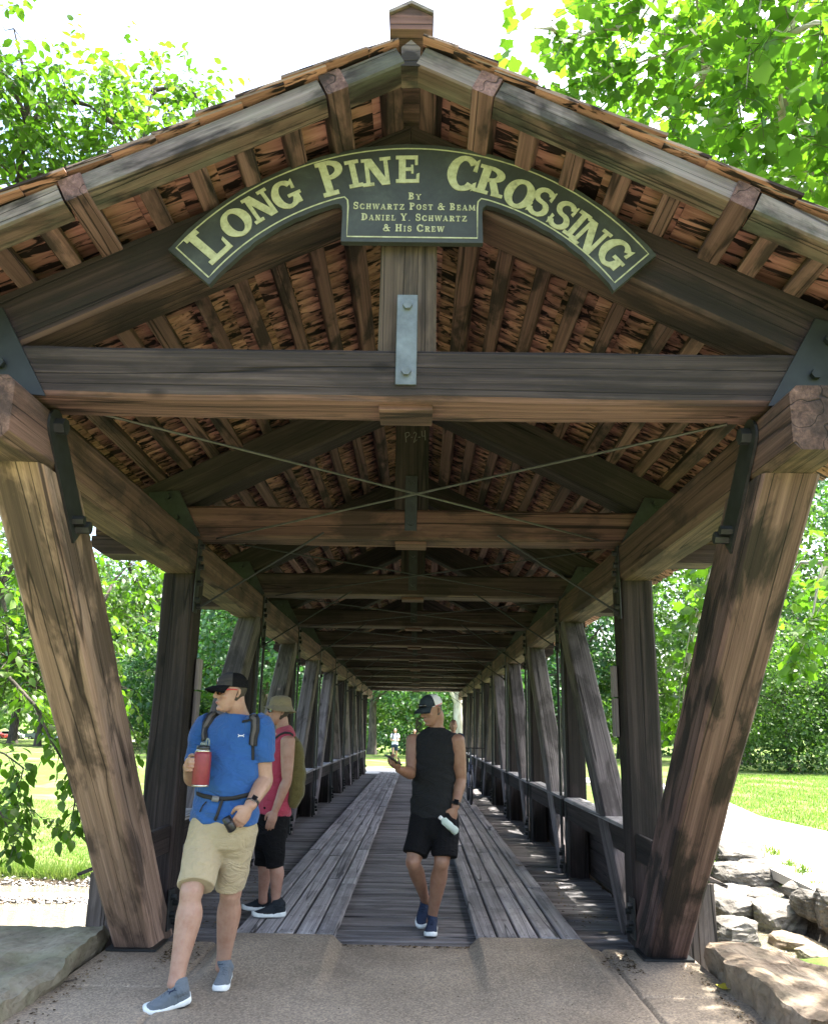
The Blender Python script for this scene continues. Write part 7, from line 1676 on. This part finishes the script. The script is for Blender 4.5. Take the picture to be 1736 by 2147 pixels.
def line(txt, zy, zx0, zx1, hz0=0.040, hz1=0.031):
    a = onY((600+1.0657*zx0)/1.749, (500+1.0657*zy)/1.749, SY); b = onY((600+1.0657*zx1)/1.749, (500+1.0657*zy)/1.749, SY)
    adv, first, it = 0, True, []
    for ch in txt:
        if ch == ' ': adv += 0.55; first = True; continue
        big = first and ch not in '.'; k = (1.0 if big else 0.78)*WID.get(ch, 1.0); it.append((ch, adv+k/2, big)); adv += k+0.22; first = False
    tot = adv-0.22; L_ = b.x-a.x; z_ = (a.z+b.z)/2
    for ch, u_, big in it:
        h = hz0 if big else hz1; wd = L_/tot; letter(ch, (a.x+u_*wd, z_-(hz0-h)/2), 0.0, wd*(1.0 if big else 0.78)*WID.get(ch, 1.0), h, dep=0.002)
line('BY', 206, 842, 886); line('SCHWARTZ POST & BEAM', 241, 653, 1071); line('DANIEL Y. SCHWARTZ', 279, 680, 1043); line('& HIS CREW', 316, 755, 965)
# chalk mark on the second king post
chalk = plain('chalk', (0.13, 0.125, 0.115), 0.95); strokes = [[(285, 1170), (279, 1100)], [(279, 1100), (305, 1095), (312, 1115), (285, 1135)], [(322, 1133), (334, 1131)], [(341, 1105), (352, 1092), (362, 1105), (343, 1172), (366, 1150)], [(375, 1133), (392, 1130)], [(402, 1085), (405, 1125), (430, 1122)], [(426, 1080), (429, 1155)]]
kx = JY[1]-0.12-0.004
for stv in strokes:
    pts = [onY((1350+x/2.0457)/1.749, (1050+y/2.0457)/1.749, kx) for x, y in stv]
    V, F = ribbon2d([(p.x, p.z) for p in pts], 0.006, kx, False); solid('chalk_stroke', V, F, chalk, bridge)

# ================================================================ SMALL THINGS
def leaf_obj(name, label, p, rot, size, col, lob=True, cat='leaf'):
    T, TF = LOBED if lob else OVATE; me_m = plain(name+'_colour', col, 0.6, namp=0.3, nscale=60)
    c, s_ = math.cos(rot), math.sin(rot)
    V = [Vector((p[0]+size*(t[0]*c-t[1]*s_), p[1]+size*(t[0]*s_+t[1]*c), p[2]+0.012+size*abs(t[1])*0.25+size*t[2]*0.3)) for t in T]
    return tag(solid(name, [v-Vector(p) for v in V], [tuple(f) for f in TF], me_m, None, Matrix.Translation(Vector(p))), label, cat)
p = onZ(1527, 2075, 0.01); leaf_obj('fallen_leaf', 'yellow fallen leaf at the foot of the tan boulder', (p.x-0.05, p.y, 0.0), 0.4, 0.12, (0.45, 0.38, 0.03))
p = onZ(1087, 1818, 0.075); leaf_obj('fallen_leaf', 'curled brown leaf lying on the plank runner', (p.x, p.y, 0.072), 1.2, 0.10, (0.12, 0.075, 0.045))
p = onZ(1295, 1990, 0.0); leaf_obj('fallen_leaf', 'pale crumpled leaf on the dark side planks', (p.x, p.y+0.4, 0.0), 2.2, 0.10, (0.10, 0.085, 0.065))
tw = onZ(128, 2058, 0.006); twig = solid('twig', *tube([tw+Vector((-0.09, 0.0, 0)), tw+Vector((-0.02, -0.03, 0.004)), tw+Vector((0.04, 0.0, 0.002)), tw+Vector((0.09, 0.03, 0.006))], [0.004, 0.005, 0.004, 0.003], (0, 0, 1), 6, 4), plain('twig_bark', (0.05, 0.04, 0.032), 0.9), None, Matrix.Identity(4), True)
tag(twig, 'small dark twig on the concrete beside the mossy boulder', 'twig')
# parked vehicles across the lawn
def car(label, x, y, Ln, H, body, face=1, pickup=False):
    z = hz(x, y); t = empty('parked_car', (x, y, z), label, 'pickup' if pickup else 'car', None)
    w = 0.92; paint = plain('paint_'+label.split()[0], body, 0.3, 0.1, namp=0.03); glass = C_screen
    if pickup: prof = [(-.5, .42), (-.5, 1.05), (-.05, 1.06), (0.0, 1.78), (.20, 1.78), (.28, 1.15), (.47, 1.08), (.5, .95), (.5, .42)]
    else: prof = [(-.5, .40), (-.5, .95), (-.42, 1.05), (-.30, 1.58), (.08, 1.60), (.22, 1.08), (.47, .95), (.5, .75), (.5, .40)]
    P_ = [Vector((x+face*a*Ln, y-w, z+b*H/1.78)) for a, b in prof]
    if face < 0: P_ = P_[::-1]
    prism('body', P_, (0, 2*w, 0), paint, t)
    win = [(.03, 1.14), (.05, 1.66), (.18, 1.66), (.24, 1.16)] if pickup else [(-.36, 1.08), (-.28, 1.48), (.06, 1.50), (.17, 1.08)]
    for yy in (y-w-0.012, y+w): prism('window', [Vector((x+face*a*Ln, yy, z+b*H/1.78)) for a, b in (win if face > 0 else win[::-1])], (0, 0.012, 0), glass, t)
    for a in (-.31, .32):
        for yy in (y-w-0.03, y+w-0.19): 
            wh = cyl('wheel', (x+face*a*Ln, yy, z+0.35), (x+face*a*Ln, yy+0.22, z+0.35), 0.35, C_soledark, t, 18); cyl('hub_cap', (x+face*a*Ln, yy-0.01, z+0.35), (x+face*a*Ln, yy+0.23, z+0.35), 0.2, C_watch, wh, 12)
    for a, mt in ((.502, C_white), (-.502, C_red)):
        for yy in (y-w+0.05, y+w-0.30): prism('lamp', [Vector((x+face*a*Ln-0.02, yy, z+.75)), Vector((x+face*a*Ln+0.02, yy, z+.75)), Vector((x+face*a*Ln+0.02, yy, z+.92)), Vector((x+face*a*Ln-0.02, yy, z+.92))], (0, 0.25, 0), mt, t)
car('blue-grey pickup parked under the shade trees', onY(90, 1552, 150).x, 150, 5.6, 1.85, (0.16, 0.20, 0.28), -1, True)
car('white sedan parked behind the twin-looking trunk', onY(25, 1552, 152).x, 152, 4.6, 1.6, (0.62, 0.63, 0.64))
car('red hatchback parked beside the white sedan', onY(-12, 1552, 148).x, 148, 4.2, 1.6, (0.42, 0.03, 0.03))
ribbon('parking_lot', [(-130, 140, -130, 158, hz(-95, 150)+0.06), (-75, 140, -75, 158, hz(-75, 150)+0.06), (-30, 140, -30, 158, hz(-50, 150)+0.06)], 'pale_concrete', 0.6)
